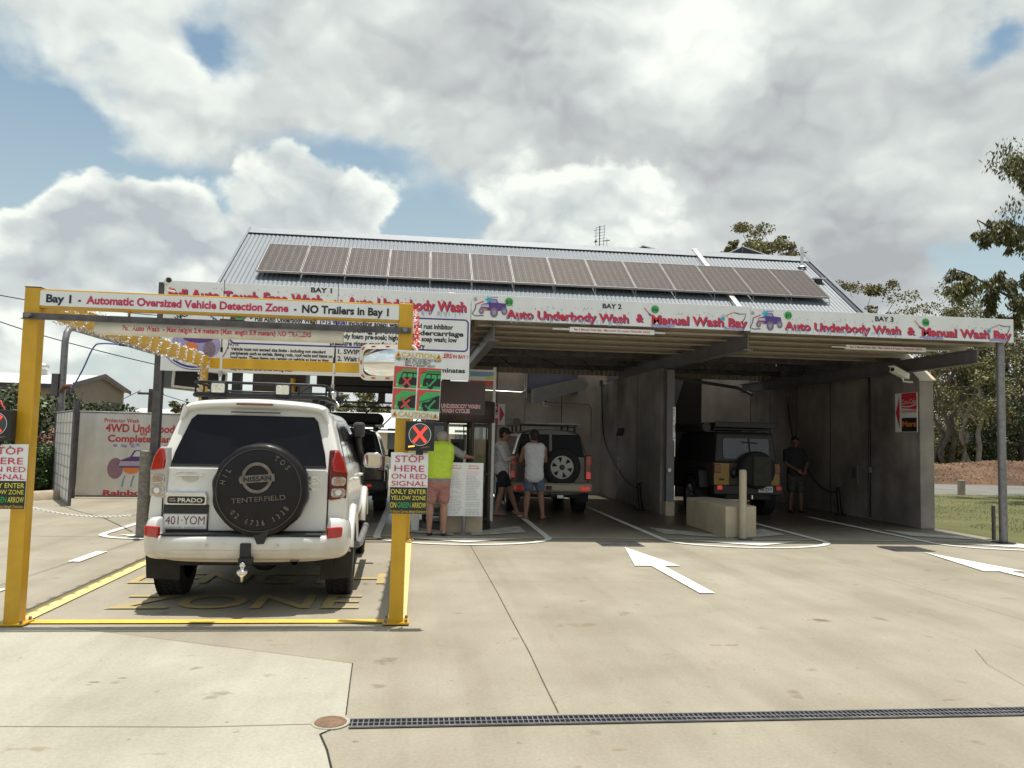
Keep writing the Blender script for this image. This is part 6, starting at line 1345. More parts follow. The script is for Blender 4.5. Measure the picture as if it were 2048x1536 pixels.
bronze_paint = mat('brown_grey_paint', (.06, .05, .044), .4, .1, var=.08, coat=.6)
# wagon in bay 2
dull_alloy = mat('dull_alloy', (.30, .29, .28), .45, .5, var=.15)
black_glass = mat('black_rear_glass', (.005, .0045, .006), .15, spec=.10)
patx = AY(1108, 985, 16.4).x
t, z, fr, tw, hv, xs_ = wagon('parked_car', 'two-tone champagne wagon with bare alloy spare wheel in bay 2', (patx-.07, 16.35, 0), R(-1), bronze_paint, .86, 1.80, 4.8, 1.2, dict(shear=.16, r=.41, flare=gold_paint, mirror=mat('grey_mirror', (.16, .15, .18), .4)))
b = MB(); b.prism(tw, [(-.73, .0), (-.03, .0), (-.03, hv+.02), (-.62, hv+.02)], -.02, .016, black_glass); b.prism(tw, [(.03, .0), (.73, .0), (.62, hv+.02), (.03, hv+.02)], -.02, .016, black_glass); b.build('rear_window', t, bevel=.008)
b = MB(); b.prism(fr, [(-.72, .62), (.72, .62), (.72, 1.02), (-.72, 1.02)], -.02, .008, bronze_paint); b.strip(fr, [(-.0, .62), (0, 1.2)], .012, seam, .0095); b.build('rear_doors', t)
b = MB(); b.box(-.87, .87, -.06, .35, .47, .68, gold_paint); bp3 = b.build('rear_bumper', t, bevel=.05)
for s in (-1, 1):
    b = MB(); b.box(s*.71-.10, s*.71+.10, -.075, -.02, .51, .61, brake_glow if s > 0 else brake_dim); b.build('bumper_lamp', bp3, bevel=.015)
    b = MB(); b.box(min(s*.74, s*.86), max(s*.74, s*.86), .10, .30, .74, 1.26, mat('deep_red_lens', (.20, .010, .010), .2, coat=.6)); tl = b.build('tail_lamp', t, bevel=.02); b = MB(); b.box(min(s*.76, s*.855), max(s*.76, s*.855), .09, .101, 1.06, 1.24, brake_dim if s < 0 else lens_red); b.build('lens', tl); b = MB(); b.box(min(s*.76, s*.855), max(s*.76, s*.855), .09, .101, .76, .90, brake_glow if s > 0 else brake_dim); b.build('brake_lens', tl)
b = MB(); b.box(-.12, .0, -.085, -.06, .53, .61, blackplastic); b.build('tow_socket', bp3); b = MB(); b.cyl((-.02, -.1, .40), (.05, -.1, .40), .04, blacksteel); b.box(.12, .25, -.08, -.03, .36, .42, plate_white); b.build('tow_bar', t)
b = MB(); b.lathe([(.20, .16), (.3, .20), (.37, .195), (.40, .16), (.405, .08), (.38, .0)], (.22, .16, 1.0), (0, -1, 0), rubber, 48); sw = b.build('spare_wheel', t)
b = MB(); o_ = (.22, .16, 1.0); b.lathe([(0, .13), (.235, .12), (.235, .165), (.25, .18), (.255, .16)], o_, (0, -1, 0), mat('dark_rim_gap', (.03, .03, .03), .6), 40)
f_ = Frame((.22, -.015, 1.0)); b.ring(f_, 0, 0, .228, .228, .03, dull_alloy, .004, n=40)
for i in range(6):
    a = 2*PI*i/6+.26; c1, s1 = math.cos(a), math.sin(a); n1 = (-s1, c1); b.prism(f_, [(.05*c1+n1[0]*.045, .05*s1+n1[1]*.045), (.05*c1-n1[0]*.045, .05*s1-n1[1]*.045), (.22*c1-n1[0]*.065, .22*s1-n1[1]*.065), (.22*c1+n1[0]*.065, .22*s1+n1[1]*.065)], -.03, .002+.0004*i, dull_alloy)
b.disc(f_, 0, 0, .06, .06, blackplastic, .008); b.build('rim', sw)
b = MB(); b.box(-.12, .10, .30, .33, z(1.70), z(1.74), brake_glow); b.build('high_brake_lamp', t, bevel=.012)
b = MB(); zz = 1.88
for x in (-.68, .68): b.tube([(x, .55, zz), (x, 2.7, zz)], .022, galv, 8)
for y in (.7, 1.4, 2.1, 2.7): b.tube([(-.70, y, zz+.03), (.70, y, zz+.03)], .018, galv, 8)
for x in (-.6, .6):
    for y in (.7, 1.6, 2.5): b.cyl((x, y, 1.74), (x, y, zz+.02), .025, blackplastic, n=8)
b.tube([(-.70, .5, zz+.06), (-.70, 2.5, zz+.06)], .09, mat('awning_bag', (.11, .10, .10), .8), 12); b.box(-.55, .68, .55, .60, zz+.03, zz+.06, galv); b.build('roof_rack', t)
# black wagon ahead in bay 1
q = G(757, 1022)
t, z, fr, tw, hv, xs_ = wagon('parked_car', 'black wagon with soft roof bag ahead in bay 1, half hidden by the white car', (q.x-.72, q.y-.72, 0), R(1.5), mat('black_car_paint', (.012, .012, .014), .25, coat=.8), .86, 1.72, 4.7, 1.2, dict(shear=.2, r=.40))
b = MB(); b.prism(tw, [(-.66, .02), (.66, .02), (.58, hv), (-.58, hv)], -.02, .016, glass_dark); b.build('rear_window', t, bevel=.008)
b = MB(); b.box(-.88, .88, -.04, .3, .45, .68, mat('dark_bumper', (.03, .03, .032), .5)); bb = b.build('rear_bumper', t, bevel=.05); b = MB(); b.box(-.3, .3, -.06, -.03, .36, .45, dkgalv); b.build('tow_bar', t)
for s in (-1, 1):
    b = MB(); b.box(min(s*.70, s*.84), max(s*.70, s*.84), .08, .28, .86, 1.16, mat('smoked_lens', (.16, .02, .015), .15, coat=1)); b.build('tail_lamp', t, bevel=.02); b = MB(); b.box(s*.55-.05, s*.55+.05, -.05, -.03, .55, .60, brake_glow); b.build('bumper_lamp', bb)
b = MB(); b.box(-.76, .76, .45, 2.3, 1.82, 2.04, mat('soft_bag', (.016, .015, .015), .85, var=.4, bump=.6, bscale=8)); b.build('roof_bag', t, bevel=.09); b = MB(); b.box(-.74, .74, .4, 2.4, 1.76, 1.80, blacksteel)
for y in (.6, 1.4, 2.2):
    for x in (-.6, .6): b.box(x-.03, x+.03, y-.03, y+.03, 1.66, 1.77, blacksteel)
b.cyl((.62, .42, 1.78), (.80, .42, 1.78), .035, alu); b.build('roof_rack', t)
# boxy off-roader in bay 3
jx = AY(1497, 980, 16.1).x
jp = thing('parked_car', 'muddy boxy off-roader with yellow tail panels in dark bay 3', 'car', (jx, 16.1, 0), R(1)); mud = mat('mud_grey_paint', (.05, .04, .032), .6, var=.4, scale=5); jy = mat('yellow_car_paint', (.26, .145, .010), .4, var=.2, scale=6, coat=.4); soft = mat('black_hardtop', (.022, .021, .024), .55, var=.25)
b = MB(); SFr = Frame((0, 0, 0), (0, 1, 0), (0, 0, 1))
b.prism(SFr, [(.1, .62), (.1, 1.18), (2.75, 1.18), (2.85, 1.22), (4.1, 1.12), (4.2, 1.0), (4.2, .72), (3.4, .62)], -.74, .74, mud); b.build('body', jp, bevel=.03)
b = MB(); b.prism(SFr, [(.12, 1.181), (.18, 1.80), (.26, 1.84), (2.2, 1.84), (2.35, 1.80), (2.72, 1.181)], -.70, .70, soft); b.v = [(v[0]*(1-.09*max(0, (v[2]-1.18)/.66)), v[1], v[2]) for v in b.v]; ht = b.build('hardtop', jp, bevel=.04)
f_ = Frame((0, .118, 1.2), (1, 0, 0), (0, .09, 1)); b = MB(); b.prism(f_, rrect(-.52, .52, .06, .50, .06), -.01, .012, mat('dusty_glass', (.045, .042, .05), .25, var=.2, coat=.4)); b.build('rear_window', ht); b = MB(); b.tube([f_.p(-.1, .42, .03), f_.p(.26, .40, .03)], .012, blackplastic, 6); b.bar(f_.p(.1, .06, .02), f_.p(.06, .5, .02), .03, .02, blackplastic); b.build('wiper', ht)
for s in (-1, 1):
    for a, c in ((.45, 1.15), (1.22, 1.75), (1.82, 2.35)):
        b = MB(); x = .668; b.add([(s*(x+.012), a, 1.27), (s*(x+.012), c, 1.27), (s*(x-.035), c-.02, 1.74), (s*(x-.035), a+.03, 1.74)], [(0, 1, 2, 3)], mat('side_dusty_glass', (.085, .08, .09), .2, coat=.4)); b.build('side_window', ht)
    b = MB(); b.prism(SFr, [(.35, .62), (.42, 1.0), (.65, 1.06), (1.35, 1.06), (1.6, .98), (1.7, .62), (1.55, .62), (1.48, .9), (.62, .9), (.55, .62)], s*.74, s*.95, blackplastic); b.build('wheel_flare', jp, bevel=.02)
    b = MB(); b.prism(SFr, [(2.95, .68), (3.1, 1.08), (3.4, 1.12), (4.0, 1.10), (4.25, .95), (4.2, .85), (3.9, .95), (3.4, .95), (3.15, .65)], s*.74, s*.95, blackplastic); b.build('wheel_flare', jp, bevel=.02)
    tyre(jp, s*.80, 1.02, .42, .30, s, alloy); tyre(jp, s*.80, 3.6, .42, .30, s, alloy)
    b = MB(); b.box(min(s*.40, s*.74), max(s*.40, s*.74), .075, .098, .70, 1.16, jy); b.build('tail_panel', jp, bevel=.006); b = MB(); b.box(min(s*.60, s*.74), max(s*.60, s*.74), .04, .074, .96, 1.14, mat('smoked_lens', (.16, .02, .015), .15, coat=1)); b.build('tail_lamp', jp, bevel=.01)
    b = MB(); b.box(s*.66-.06, s*.66+.06, -.06, -.03, .60, .70, brake_glow if s < 0 else brake_dim); b.build('bumper_lamp', jp, bevel=.015)
    b = MB(); b.prism(Frame((s*.93, 2.55, 1.27)), rrect(-.10, .10, -.10, .10, .03), -.08, 0, blackplastic); b.box(min(s*.7, s*.86), max(s*.7, s*.86), 2.5, 2.55, 1.2, 1.23, blackplastic); b.build('side_mirror', jp, bevel=.02)
b = MB(); b.box(-.78, .78, -.03, .16, .50, .70, blacksteel); b.box(-.5, .5, .0, .6, .40, .52, dirty); b.cyl((-.75, 1.02, .42), (.75, 1.02, .42), .07, dirty); b.box(-.6, .6, .3, 3.9, .5, .62, dirty); b.build('rear_bumper', jp, bevel=.02)
b = MB(); b.lathe([(0, .24), (.25, .24), (.36, .22), (.40, .16), (.40, .05), (.36, 0)], (.16, .07, 1.03), (0, -1, 0), rubber, 36); b.box(.02, .42, -.21, -.17, .70, 1.32, mat('canvas_bag', (.045, .042, .035), .9, var=.3, bump=.4)); b.build('spare_wheel', jp, bevel=.03)
f_ = Frame((.36, -.055, .625)); b = MB(); b.prism(f_, rrect(-.16, .16, -.062, .062, .01), -.005, .003, mat('dim_plate_white', (.62, .60, .58), .5)); npj = b.build('number_plate', jp); b = MB(); b.text(f_, '908\u00b7ZDW', -.14, .14, 0, .075, black_ink, .005, .02); b.build('lettering', npj, fixn=False)
b = MB()
for y in (.35, 1.1, 1.85): b.box(-.66, .66, y-.03, y+.03, 1.87, 1.92, blacksteel)
b.box(-.72, .72, .15, 2.5, 1.93, 1.97, blacksteel); b.box(-.70, .70, .12, .16, 1.93, 2.05, soft); b.tube([(-.84, .25, 1.93), (-.84, 2.3, 1.93)], .10, soft, 12); b.box(-.3, .6, .5, 2.1, 1.97, 2.06, soft); b.build('roof_rack', jp, bevel=.012)
b = MB(); b.prism(Frame((-.88, 2.95, 1.2)), [(-.06, 0), (.08, 0), (.06, .6), (-.14, .62)], -.12, 0, blackplastic); b.build('snorkel', jp, bevel=.03)
b = MB(); b.ball((-.30, .06, .96), (.07, .05, .11), blacksteel); b.box(-.62, -.52, .05, .074, .80, .84, blacksteel); b.cyl((.05, -.06, .42), (.05, -.06, .50), .03, chrome); b.build('door_latch', jp)

# ------------------------------------------------------------------ people (one continuous skin each, clothes as children)
def capsule(b, p0, p1, ra, rb, m, sq=None):
    p0 = Vector(p0); p1 = Vector(p1); d = p1-p0; L = d.length
    d = d.normalized() if L > 1e-6 else Vector((0, 0, 1))
    prof = [(ra*math.sin(PI/2*i/4), -ra*math.cos(PI/2*i/4)) for i in range(5)] + [(rb*math.cos(PI/2*i/4), L+rb*math.sin(PI/2*i/4)) for i in range(5)]
    prof[0] = (.0005, -ra); prof[-1] = (.0005, L+rb)
    i0 = len(b.v); b.lathe(prof, p0, d, m, 14)
    i1 = len(b.v); b.add([b.v[i0+j] for j in range(14)], [tuple(range(14))], m); b.add([b.v[i1-14+j] for j in range(14)], [tuple(range(13, -1, -1))], m)
def fuse(b, name, parent, voxel=.012, smooth=6):
    o = b.build(name, None)
    bm = bmesh.new(); bm.from_mesh(o.data); bmesh.ops.remove_doubles(bm, verts=bm.verts, dist=1e-5); bmesh.ops.recalc_face_normals(bm, faces=bm.faces); bm.to_mesh(o.data); bm.free()
    r = o.modifiers.new('r', 'REMESH'); r.mode = 'VOXEL'; r.voxel_size = voxel; r.use_smooth_shade = True
    s = o.modifiers.new('s', 'SMOOTH'); s.iterations = smooth; s.factor = .5
    dg = bpy.context.evaluated_depsgraph_get(); me = bpy.data.meshes.new_from_object(o.evaluated_get(dg))
    mats_ = list(o.data.materials); bpy.data.objects.remove(o); me.name = name
    me.materials.clear()
    for m in mats_[:1]: me.materials.append(m)
    for p in me.polygons: p.material_index = 0; p.use_smooth = True
    if name in ('shirt', 'shorts', 'vest'):      # folds in the cloth
        for v in me.vertices:
            q = v.co; k = mnoise.noise(Vector((q.x*9, q.y*9, q.z*16+q.x*7)))*.011+mnoise.noise(Vector((q.x*24, q.y*24, q.z*30)))*.005; v.co = q+v.normal*k
        me.update()
    o = bpy.data.objects.new(name, me); col.objects.link(o); o.parent = parent; return o
def hand(b, w, d, m, palm_n, curl=.5):
    """palm and five bent fingers from the wrist w along d; palm_n is the way the palm faces"""
    w = Vector(w); d = Vector(d).normalized(); n = Vector(palm_n); n = (n-d*n.dot(d)).normalized(); s = d.cross(n)
    capsule(b, w, w+d*.05, .026, .028, m); capsule(b, w+d*.03+s*.018, w+d*.085+s*.026, .019, .016, m); capsule(b, w+d*.03-s*.018, w+d*.085-s*.026, .019, .016, m)
    for k, L in ((-.030, .062), (-.010, .075), (.010, .070), (.030, .055)):
        a = w+d*.085+s*k; c = a+d*L*.5+n*curl*.012; e = c+(d*(1-curl)+n*curl).normalized()*L*.5; capsule(b, a, c, .0105, .0100, m); capsule(b, c, e, .0100, .0085, m)
    a = w+d*.03+s*.03; c = a+(d*.6+s*.7).normalized()*.04; capsule(b, a, c, .014, .012, m); capsule(b, c, c+(d+n*curl).normalized()*.035, .012, .010, m)
def head(b, c, fwd, m, r=.098):
    c = Vector(c); f = Vector(fwd).normalized(); s = f.cross(Vector((0, 0, 1))).normalized()
    capsule(b, c+Vector((0, 0, .028))-f*.018, c+Vector((0, 0, .02))+f*.018, r*.92, r*.86, m); capsule(b, c+f*.03+Vector((0, 0, -.03)), c+f*.045+Vector((0, 0, -.085)), .062, .042, m)
    capsule(b, c+f*.092+Vector((0, 0, .012)), c+f*.112+Vector((0, 0, -.022)), .010, .015, m)      # nose
    capsule(b, c+f*.085+s*.028+Vector((0, 0, .03)), c+f*.085-s*.028+Vector((0, 0, .03)), .014, .014, m)   # brow
    capsule(b, c+f*.088+s*.018+Vector((0, 0, -.055)), c+f*.088-s*.018+Vector((0, 0, -.055)), .010, .010, m)  # lips
    for q in (-1, 1): capsule(b, c+s*q*.090+Vector((0, 0, .022))-f*.005, c+s*q*.086+Vector((0, 0, -.022)), .018, .012, m)   # ears
def face_parts(c, fwd, parent):
    c = Vector(c); f = Vector(fwd).normalized(); s = f.cross(Vector((0, 0, 1))).normalized(); b = MB()
    for q in (-1, 1): b.ball(c+f*.088+s*q*.031+Vector((0, 0, .010)), .011, mat('eye_dark', (.03, .02, .02), .3), 8, 6)
    b.build('eyes', parent); b = MB(); b.tube([c+f*.094+s*.02+Vector((0, 0, -.056)), c+f*.10+Vector((0, 0, -.054)), c+f*.094-s*.02+Vector((0, 0, -.056))], .005, mat('lip', (.28, .10, .08), .5), 6); b.build('mouth', parent)
def foot(b, ankle, d, m):
    a = Vector(ankle); d = Vector(d).normalized(); capsule(b, a, (a.x, a.y, .045), .042, .04, m); capsule(b, (a.x-d.x*.045, a.y-d.y*.045, .035), (a.x+d.x*.06, a.y+d.y*.06, .035), .034, .04, m); capsule(b, (a.x+d.x*.06, a.y+d.y*.06, .035), (a.x+d.x*.16, a.y+d.y*.16, .024), .04, .026, m)
def shoe(parent, ankle, d, m, thong=False):
    a = Vector(ankle); d = Vector(d).normalized(); s = Vector((-d.y, d.x, 0)); b = MB(); pts = []
    for (q, w) in ((-.085, .0), (-.075, .03), (-.02, .036), (.06, .044), (.13, .046), (.185, .03), (.20, 0)): pts.append((q, w))
    out = [(a.x+d.x*q+s.x*w, a.y+d.y*q+s.y*w) for q, w in pts]+[(a.x+d.x*q-s.x*w, a.y+d.y*q-s.y*w) for q, w in pts[-2:0:-1]]
    b.prism(GF, out, .0, .02 if thong else .045, m); b.build('thong' if thong else 'shoe', parent, bevel=.006)
def legs(b, hips, knees, ankles, m, k=1.0):
    for h, kn, an in zip(hips, knees, ankles):
        capsule(b, h, kn, .092*k, .062*k, m); kn = Vector(kn); an = Vector(an); c = kn.lerp(an, .3); capsule(b, kn, c, .060*k, .066*k, m); capsule(b, c, an, .066*k, .040*k, m)
def arm(b, sh, el, wr, m, k=1.0):
    capsule(b, sh, el, .056*k, .043*k, m); capsule(b, el, Vector(el).lerp(Vector(wr), .3), .043*k, .044*k, m); capsule(b, Vector(el).lerp(Vector(wr), .3), wr, .044*k, .027*k, m)
def torso(b, hip, waist, chest, neck, headc, m, w=1.0, d=1.0):
    hip, waist, chest, neck, headc = map(Vector, (hip, waist, chest, neck, headc)); X = Vector((1, 0, 0)) if w else Vector((0, 1, 0))
    return hip, waist, chest, neck, headc
def trunk(b, pts, ax, m, extra=0.0):
    """pts: list of (centre, half width, half depth); ax: the sideways axis"""
    ax = Vector(ax).normalized(); prev = None
    for (c, w, d) in pts:
        c = Vector(c); r = d+extra; o = max(.0, w+extra-r); cur = (c-ax*o, c+ax*o, r)
        capsule(b, cur[0], cur[1], r, r, m)
        if prev:
            for i in (0, 1): capsule(b, prev[i], cur[i], prev[2], r, m)
            capsule(b, (prev[0]+prev[1])/2, (cur[0]+cur[1])/2, prev[2], r, m)
        prev = cur
grey_hair = mat('grey_hair', (.30, .27, .25), .8, var=.2, scale=60); dark_hair = mat('dark_hair', (.02, .014, .011), .7, var=.3, scale=60)
# -- man in the yellow vest at the pay board
t = thing('person', 'grey-haired person in yellow vest and pink shorts leaning to the pay booth', 'person', (.34, 12.82, 0))
hips = [(-.095, .0, .86), (.085, 0, .86)]; knees = [(-.125, .03, .48), (.095, .02, .48)]; ank = [(-.13, -.02, .085), (.10, -.05, .085)]
tr = [((0, 0, .88), .175, .125), ((.0, .04, 1.05), .17, .13), ((.02, .10, 1.25), .195, .125), ((.03, .14, 1.38), .205, .10), ((.03, .17, 1.45), .11, .07)]
hd = (.055, .235, 1.555); hf = (.25, .9, -.25)
sh_r, el_r, wr_r = (.235, .16, 1.38), (.40, .24, 1.27), (.52, .40, 1.255); sh_l, el_l, wr_l = (-.19, .16, 1.38), (-.24, .30, 1.20), (-.10, .48, 1.18)
b = MB(); trunk(b, tr, (1, 0, 0), skin); capsule(b, (.03, .17, 1.42), (.05, .22, 1.53), .062, .058, skin); head(b, hd, hf, skin); legs(b, hips, knees, ank, skin, .95)
for a_ in ((sh_r, el_r, wr_r), (sh_l, el_l, wr_l)): arm(b, *a_, skin); hand(b, a_[2], Vector(a_[2])-Vector(a_[1]), skin, (0, .3, -1), .5)
for a in ank: foot(b, a, (.05, 1, 0), skin)
body = fuse(b, 'body', t, .010, 4); face_parts(hd, hf, body)
b = MB(); c = Vector(hd); f = Vector(hf).normalized(); capsule(b, c+Vector((0, 0, .036))-f*.034, c+Vector((0, 0, .036))-f*.01, .092, .092, grey_hair); capsule(b, c-f*.05+Vector((0, 0, -.02)), c-f*.05, .07, .08, grey_hair); fuse(b, 'hair', t, .010, 4)
vest = mat('hi_vis_yellow', (.52, .68, .045), .6, var=.06, scale=5, bump=.3, bscale=9); grey_shirt = mat('grey_shirt', (.24, .24, .26), .85, var=.12, bump=.3, bscale=14)
b = MB(); trunk(b, [((0, 0, .90), .185, .135)]+[(p, w, d) for p, w, d in tr[1:4]], (1, 0, 0), grey_shirt, .012); capsule(b, sh_r, Vector(sh_r).lerp(Vector(el_r), .85), .076, .066, grey_shirt); capsule(b, sh_l, Vector(sh_l).lerp(Vector(el_l), .85), .076, .066, grey_shirt); capsule(b, (.03, .165, 1.42), (.04, .18, 1.46), .08, .07, grey_shirt); fuse(b, 'shirt', t, .012, 5)
b = MB(); trunk(b, [((0, 0.01, .975), .19, .14), ((.0, .05, 1.1), .185, .14), ((.02, .10, 1.25), .20, .135), ((.03, .14, 1.38), .20, .112)], (1, 0, 0), vest, .024); fuse(b, 'vest', t, .012, 5)
shorts = mat('salmon_shorts', (.40, .19, .17), .85, var=.1, bump=.35, bscale=12)
b = MB(); trunk(b, [((0, 0, .92), .18, .13), ((0, 0, .84), .185, .13)], (1, 0, 0), shorts, .012)
for h, kn in zip(hips, knees): capsule(b, h, Vector(h).lerp(Vector(kn), .74), .112, .094, shorts)
fuse(b, 'shorts', t, .012, 5)
for a in ank: shoe(t, a, (.05, 1, 0), mat('black_shoe', (.02, .018, .018), .6))
# -- man in a black cap, seen from the side
t = thing('person', 'person in black cap and pale long-sleeved shirt standing with folded arms', 'person', (1.82, 16.2, 0))
hips = [(-.09, -.08, .88), (-.07, .09, .88)]; knees = [(-.11, -.10, .49), (.10, .10, .48)]; ank = [(-.20, -.12, .085), (.24, .08, .085)]
tr = [((-.08, 0, .90), .155, .12), ((-.10, 0, 1.08), .15, .115), ((-.10, .0, 1.27), .18, .125), ((-.11, .0, 1.41), .19, .10), ((-.10, 0, 1.48), .10, .065)]; ax = (.35, 1, 0)
hd = (-.05, -.0, 1.665); hf = (1, -.12, -.05)
sh_r, el_r, wr_r = (-.16, -.20, 1.40), (-.05, -.24, 1.15), (.15, -.12, 1.20); sh_l, el_l, wr_l = (-.04, .20, 1.40), (.08, .22, 1.14), (.13, .02, 1.17)
b = MB(); trunk(b, tr, ax, skin_tan); capsule(b, (-.10, 0, 1.45), (-.06, 0, 1.62), .058, .055, skin_tan); head(b, hd, hf, skin_tan); legs(b, hips, knees, ank, skin_tan, .92)
for a_ in ((sh_r, el_r, wr_r), (sh_l, el_l, wr_l)): arm(b, *a_, skin_tan); hand(b, a_[2], Vector(a_[2])-Vector(a_[1]), skin_tan, (-1, 0, 0), .6)
for a in ank: foot(b, a, (1, -.25, 0), skin_tan)
body = fuse(b, 'body', t, .010, 4); face_parts(hd, hf, body)
cap = mat('black_cap', (.014, .014, .016), .8); c = Vector(hd); f = Vector(hf).normalized()
b = MB(); capsule(b, c+Vector((0, 0, .05))-f*.03, c+Vector((0, 0, .05))+f*.02, .098, .094, cap); capsule(b, c+Vector((0, 0, .05))+f*.08, c+Vector((0, 0, .04))+f*.15, .03, .016, cap); capsule(b, c+Vector((0, .05, .048))+f*.08, c+Vector((0, .03, .04))+f*.14, .018, .014, cap); capsule(b, c+Vector((0, -.05, .048))+f*.08, c+Vector((0, -.03, .04))+f*.14, .018, .014, cap); fuse(b, 'cap', t, .010, 3)
b = MB(); capsule(b, c-f*.05+Vector((0, 0, -.03)), c-f*.045+Vector((0, 0, .02)), .068, .075, dark_hair); fuse(b, 'hair', t, .010, 3)
lil = mat('lilac_grey_shirt', (.60, .56, .58), .8, var=.1, bump=.4, bscale=10)
b = MB(); trunk(b, [((-.08, 0, .90), .165, .125)]+tr[1:4], ax, lil, .020); arm(b, sh_r, el_r, Vector(el_r).lerp(Vector(wr_r), .9), lil, 1.35); arm(b, sh_l, el_l, Vector(el_l).lerp(Vector(wr_l), .9), lil, 1.35); capsule(b, (-.10, 0, 1.44), (-.085, 0, 1.50), .075, .066, lil); fuse(b, 'shirt', t, .012, 5)
b = MB()
for i in range(26): b.ball((-.30+rnd(-.01, .03), -.13+rnd(-.08, .03), 1.40-rnd(0, .32)), (.012, .02, rnd(.01, .026)), mat('dark_print', (.06, .055, .07), .8), 6, 4)
b.build('print', t)
bs = mat('dark_shorts', (.018, .018, .024), .85, var=.2)
b = MB(); trunk(b, [((-.08, 0, .92), .155, .125), ((-.08, 0, .84), .16, .125)], ax, bs, .012)
for h, kn in zip(hips, knees): capsule(b, h, Vector(h).lerp(Vector(kn), .58), .112, .096, bs)
fuse(b, 'shorts', t, .012, 5)
for a in ank: shoe(t, a, (1, -.25, 0), mat('brown_thong', (.05, .03, .025), .7), True)
# -- man in a white sleeveless shirt
t = thing('person', 'person in white sleeveless shirt and blue-grey shorts behind the champagne wagon', 'person', (2.30, 15.5, 0))
hips = [(-.09, 0, .86), (.09, 0, .86)]; knees = [(-.125, .02, .47), (.14, .02, .47)]; ank = [(-.155, 0, .085), (.185, 0, .085)]
tr = [((0, 0, .88), .165, .115), ((0, 0, 1.06), .16, .115), ((0, .01, 1.26), .185, .12), ((0, .02, 1.40), .195, .095), ((0, .02, 1.47), .10, .065)]; ax = (1, .1, 0); hd = (-.02, .06, 1.635); hf = (-.3, .9, -.2)
sh_r, el_r, wr_r = (.20, .03, 1.39), (.235, .12, 1.15), (.10, .28, 1.12); sh_l, el_l, wr_l = (-.20, .02, 1.39), (-.26, .10, 1.14), (-.20, .30, 1.10)
b = MB(); trunk(b, tr, ax, skin_tan); capsule(b, (0, .02, 1.43), (-.015, .05, 1.60), .060, .056, skin_tan); head(b, hd, hf, skin_tan); legs(b, hips, knees, ank, skin_tan, .95)
for a_ in ((sh_r, el_r, wr_r), (sh_l, el_l, wr_l)): arm(b, *a_, skin_tan); hand(b, a_[2], Vector(a_[2])-Vector(a_[1]), skin_tan, (0, 0, -1), .5)
for a, d in zip(ank, ((-.35, .9, 0), (.5, .85, 0))): foot(b, a, d, skin_tan)
body = fuse(b, 'body', t, .010, 4); face_parts(hd, hf, body)
b = MB(); c = Vector(hd); f = Vector(hf).normalized(); capsule(b, c+Vector((0, 0, .045))-f*.03, c+Vector((0, 0, .05))+f*.02, .098, .092, dark_hair); capsule(b, c-f*.045+Vector((0, 0, -.035)), c-f*.045+Vector((0, 0, .03)), .072, .082, dark_hair); fuse(b, 'hair', t, .010, 4)
ws = mat('white_shirt', (.66, .65, .68), .8, var=.06, bump=.4, bscale=10)
b = MB(); trunk(b, [((0, 0, .84), .18, .13)]+tr[1:4], ax, ws, .020); capsule(b, (0, .02, 1.42), (0, .03, 1.47), .085, .07, ws); fuse(b, 'shirt', t, .012, 5)
bl = mat('blue_grey_shorts', (.12, .14, .20), .85, var=.3, scale=25)
b = MB(); trunk(b, [((0, 0, .86), .165, .125), ((0, 0, .82), .17, .125)], ax, bl, .012)
for h, kn in zip(hips, knees): capsule(b, h, Vector(h).lerp(Vector(kn), .62), .112, .098, bl)
fuse(b, 'shorts', t, .012, 5)
for a, d in zip(ank, ((-.35, .9, 0), (.5, .85, 0))): shoe(t, a, d, mat('brown_thong', (.05, .03, .025), .7), True)
skin_dim = mat('bay_shaded_skin', (.17, .085, .055), .55, var=.12, scale=15)  # tanned skin, darkened to carry the gloom of the bay
# -- man in dark clothes in bay 3, facing us
t = thing('person', 'person in dark polo shirt and shorts standing by the dark right wall', 'person', (8.85, 17.7, 0))
hips = [(-.09, 0, .88), (.09, 0, .88)]; knees = [(-.11, -.03, .48), (.12, -.04, .48)]; ank = [(-.12, 0, .09), (.15, 0, .09)]
tr = [((0, 0, .90), .17, .12), ((0, 0, 1.08), .165, .12), ((0, .0, 1.28), .19, .125), ((0, .01, 1.42), .20, .10), ((0, .01, 1.49), .10, .065)]; ax = (1, 0, 0); hd = (0, -.02, 1.65); hf = (-.35, -.9, -.1)
sh_r, el_r, wr_r = (.21, .01, 1.41), (.27, -.06, 1.15), (.16, -.20, 1.00); sh_l, el_l, wr_l = (-.21, .01, 1.41), (-.26, -.06, 1.14), (-.06, -.22, 1.00)
b = MB(); trunk(b, tr, ax, skin_dim); capsule(b, (0, .01, 1.45), (0, -.01, 1.62), .060, .056, skin_dim); head(b, hd, hf, skin_dim); legs(b, hips, knees, ank, skin_dim, .95)
for a_ in ((sh_r, el_r, wr_r), (sh_l, el_l, wr_l)): arm(b, *a_, skin_dim); hand(b, a_[2], Vector(a_[2])-Vector(a_[1]), skin_dim, (0, 1, 0), .6)
for a in ank: foot(b, a, (0, -1, 0), skin_dim)
body = fuse(b, 'body', t, .010, 4); face_parts(hd, hf, body)
b = MB(); c = Vector(hd); f = Vector(hf).normalized(); capsule(b, c+Vector((0, 0, .055))-f*.035, c+Vector((0, 0, .065))+f*.01, .092, .086, dark_hair); fuse(b, 'hair', t, .010, 4)
polo = mat('dark_polo', (.02, .02, .025), .85, var=.2, bump=.4, bscale=10)
b = MB(); trunk(b, [((0, 0, .90), .175, .13)]+tr[1:4], ax, polo, .020); 
for s_, e_ in ((sh_r, el_r), (sh_l, el_l)): capsule(b, s_, Vector(s_).lerp(Vector(e_), .7), .078, .068, polo)
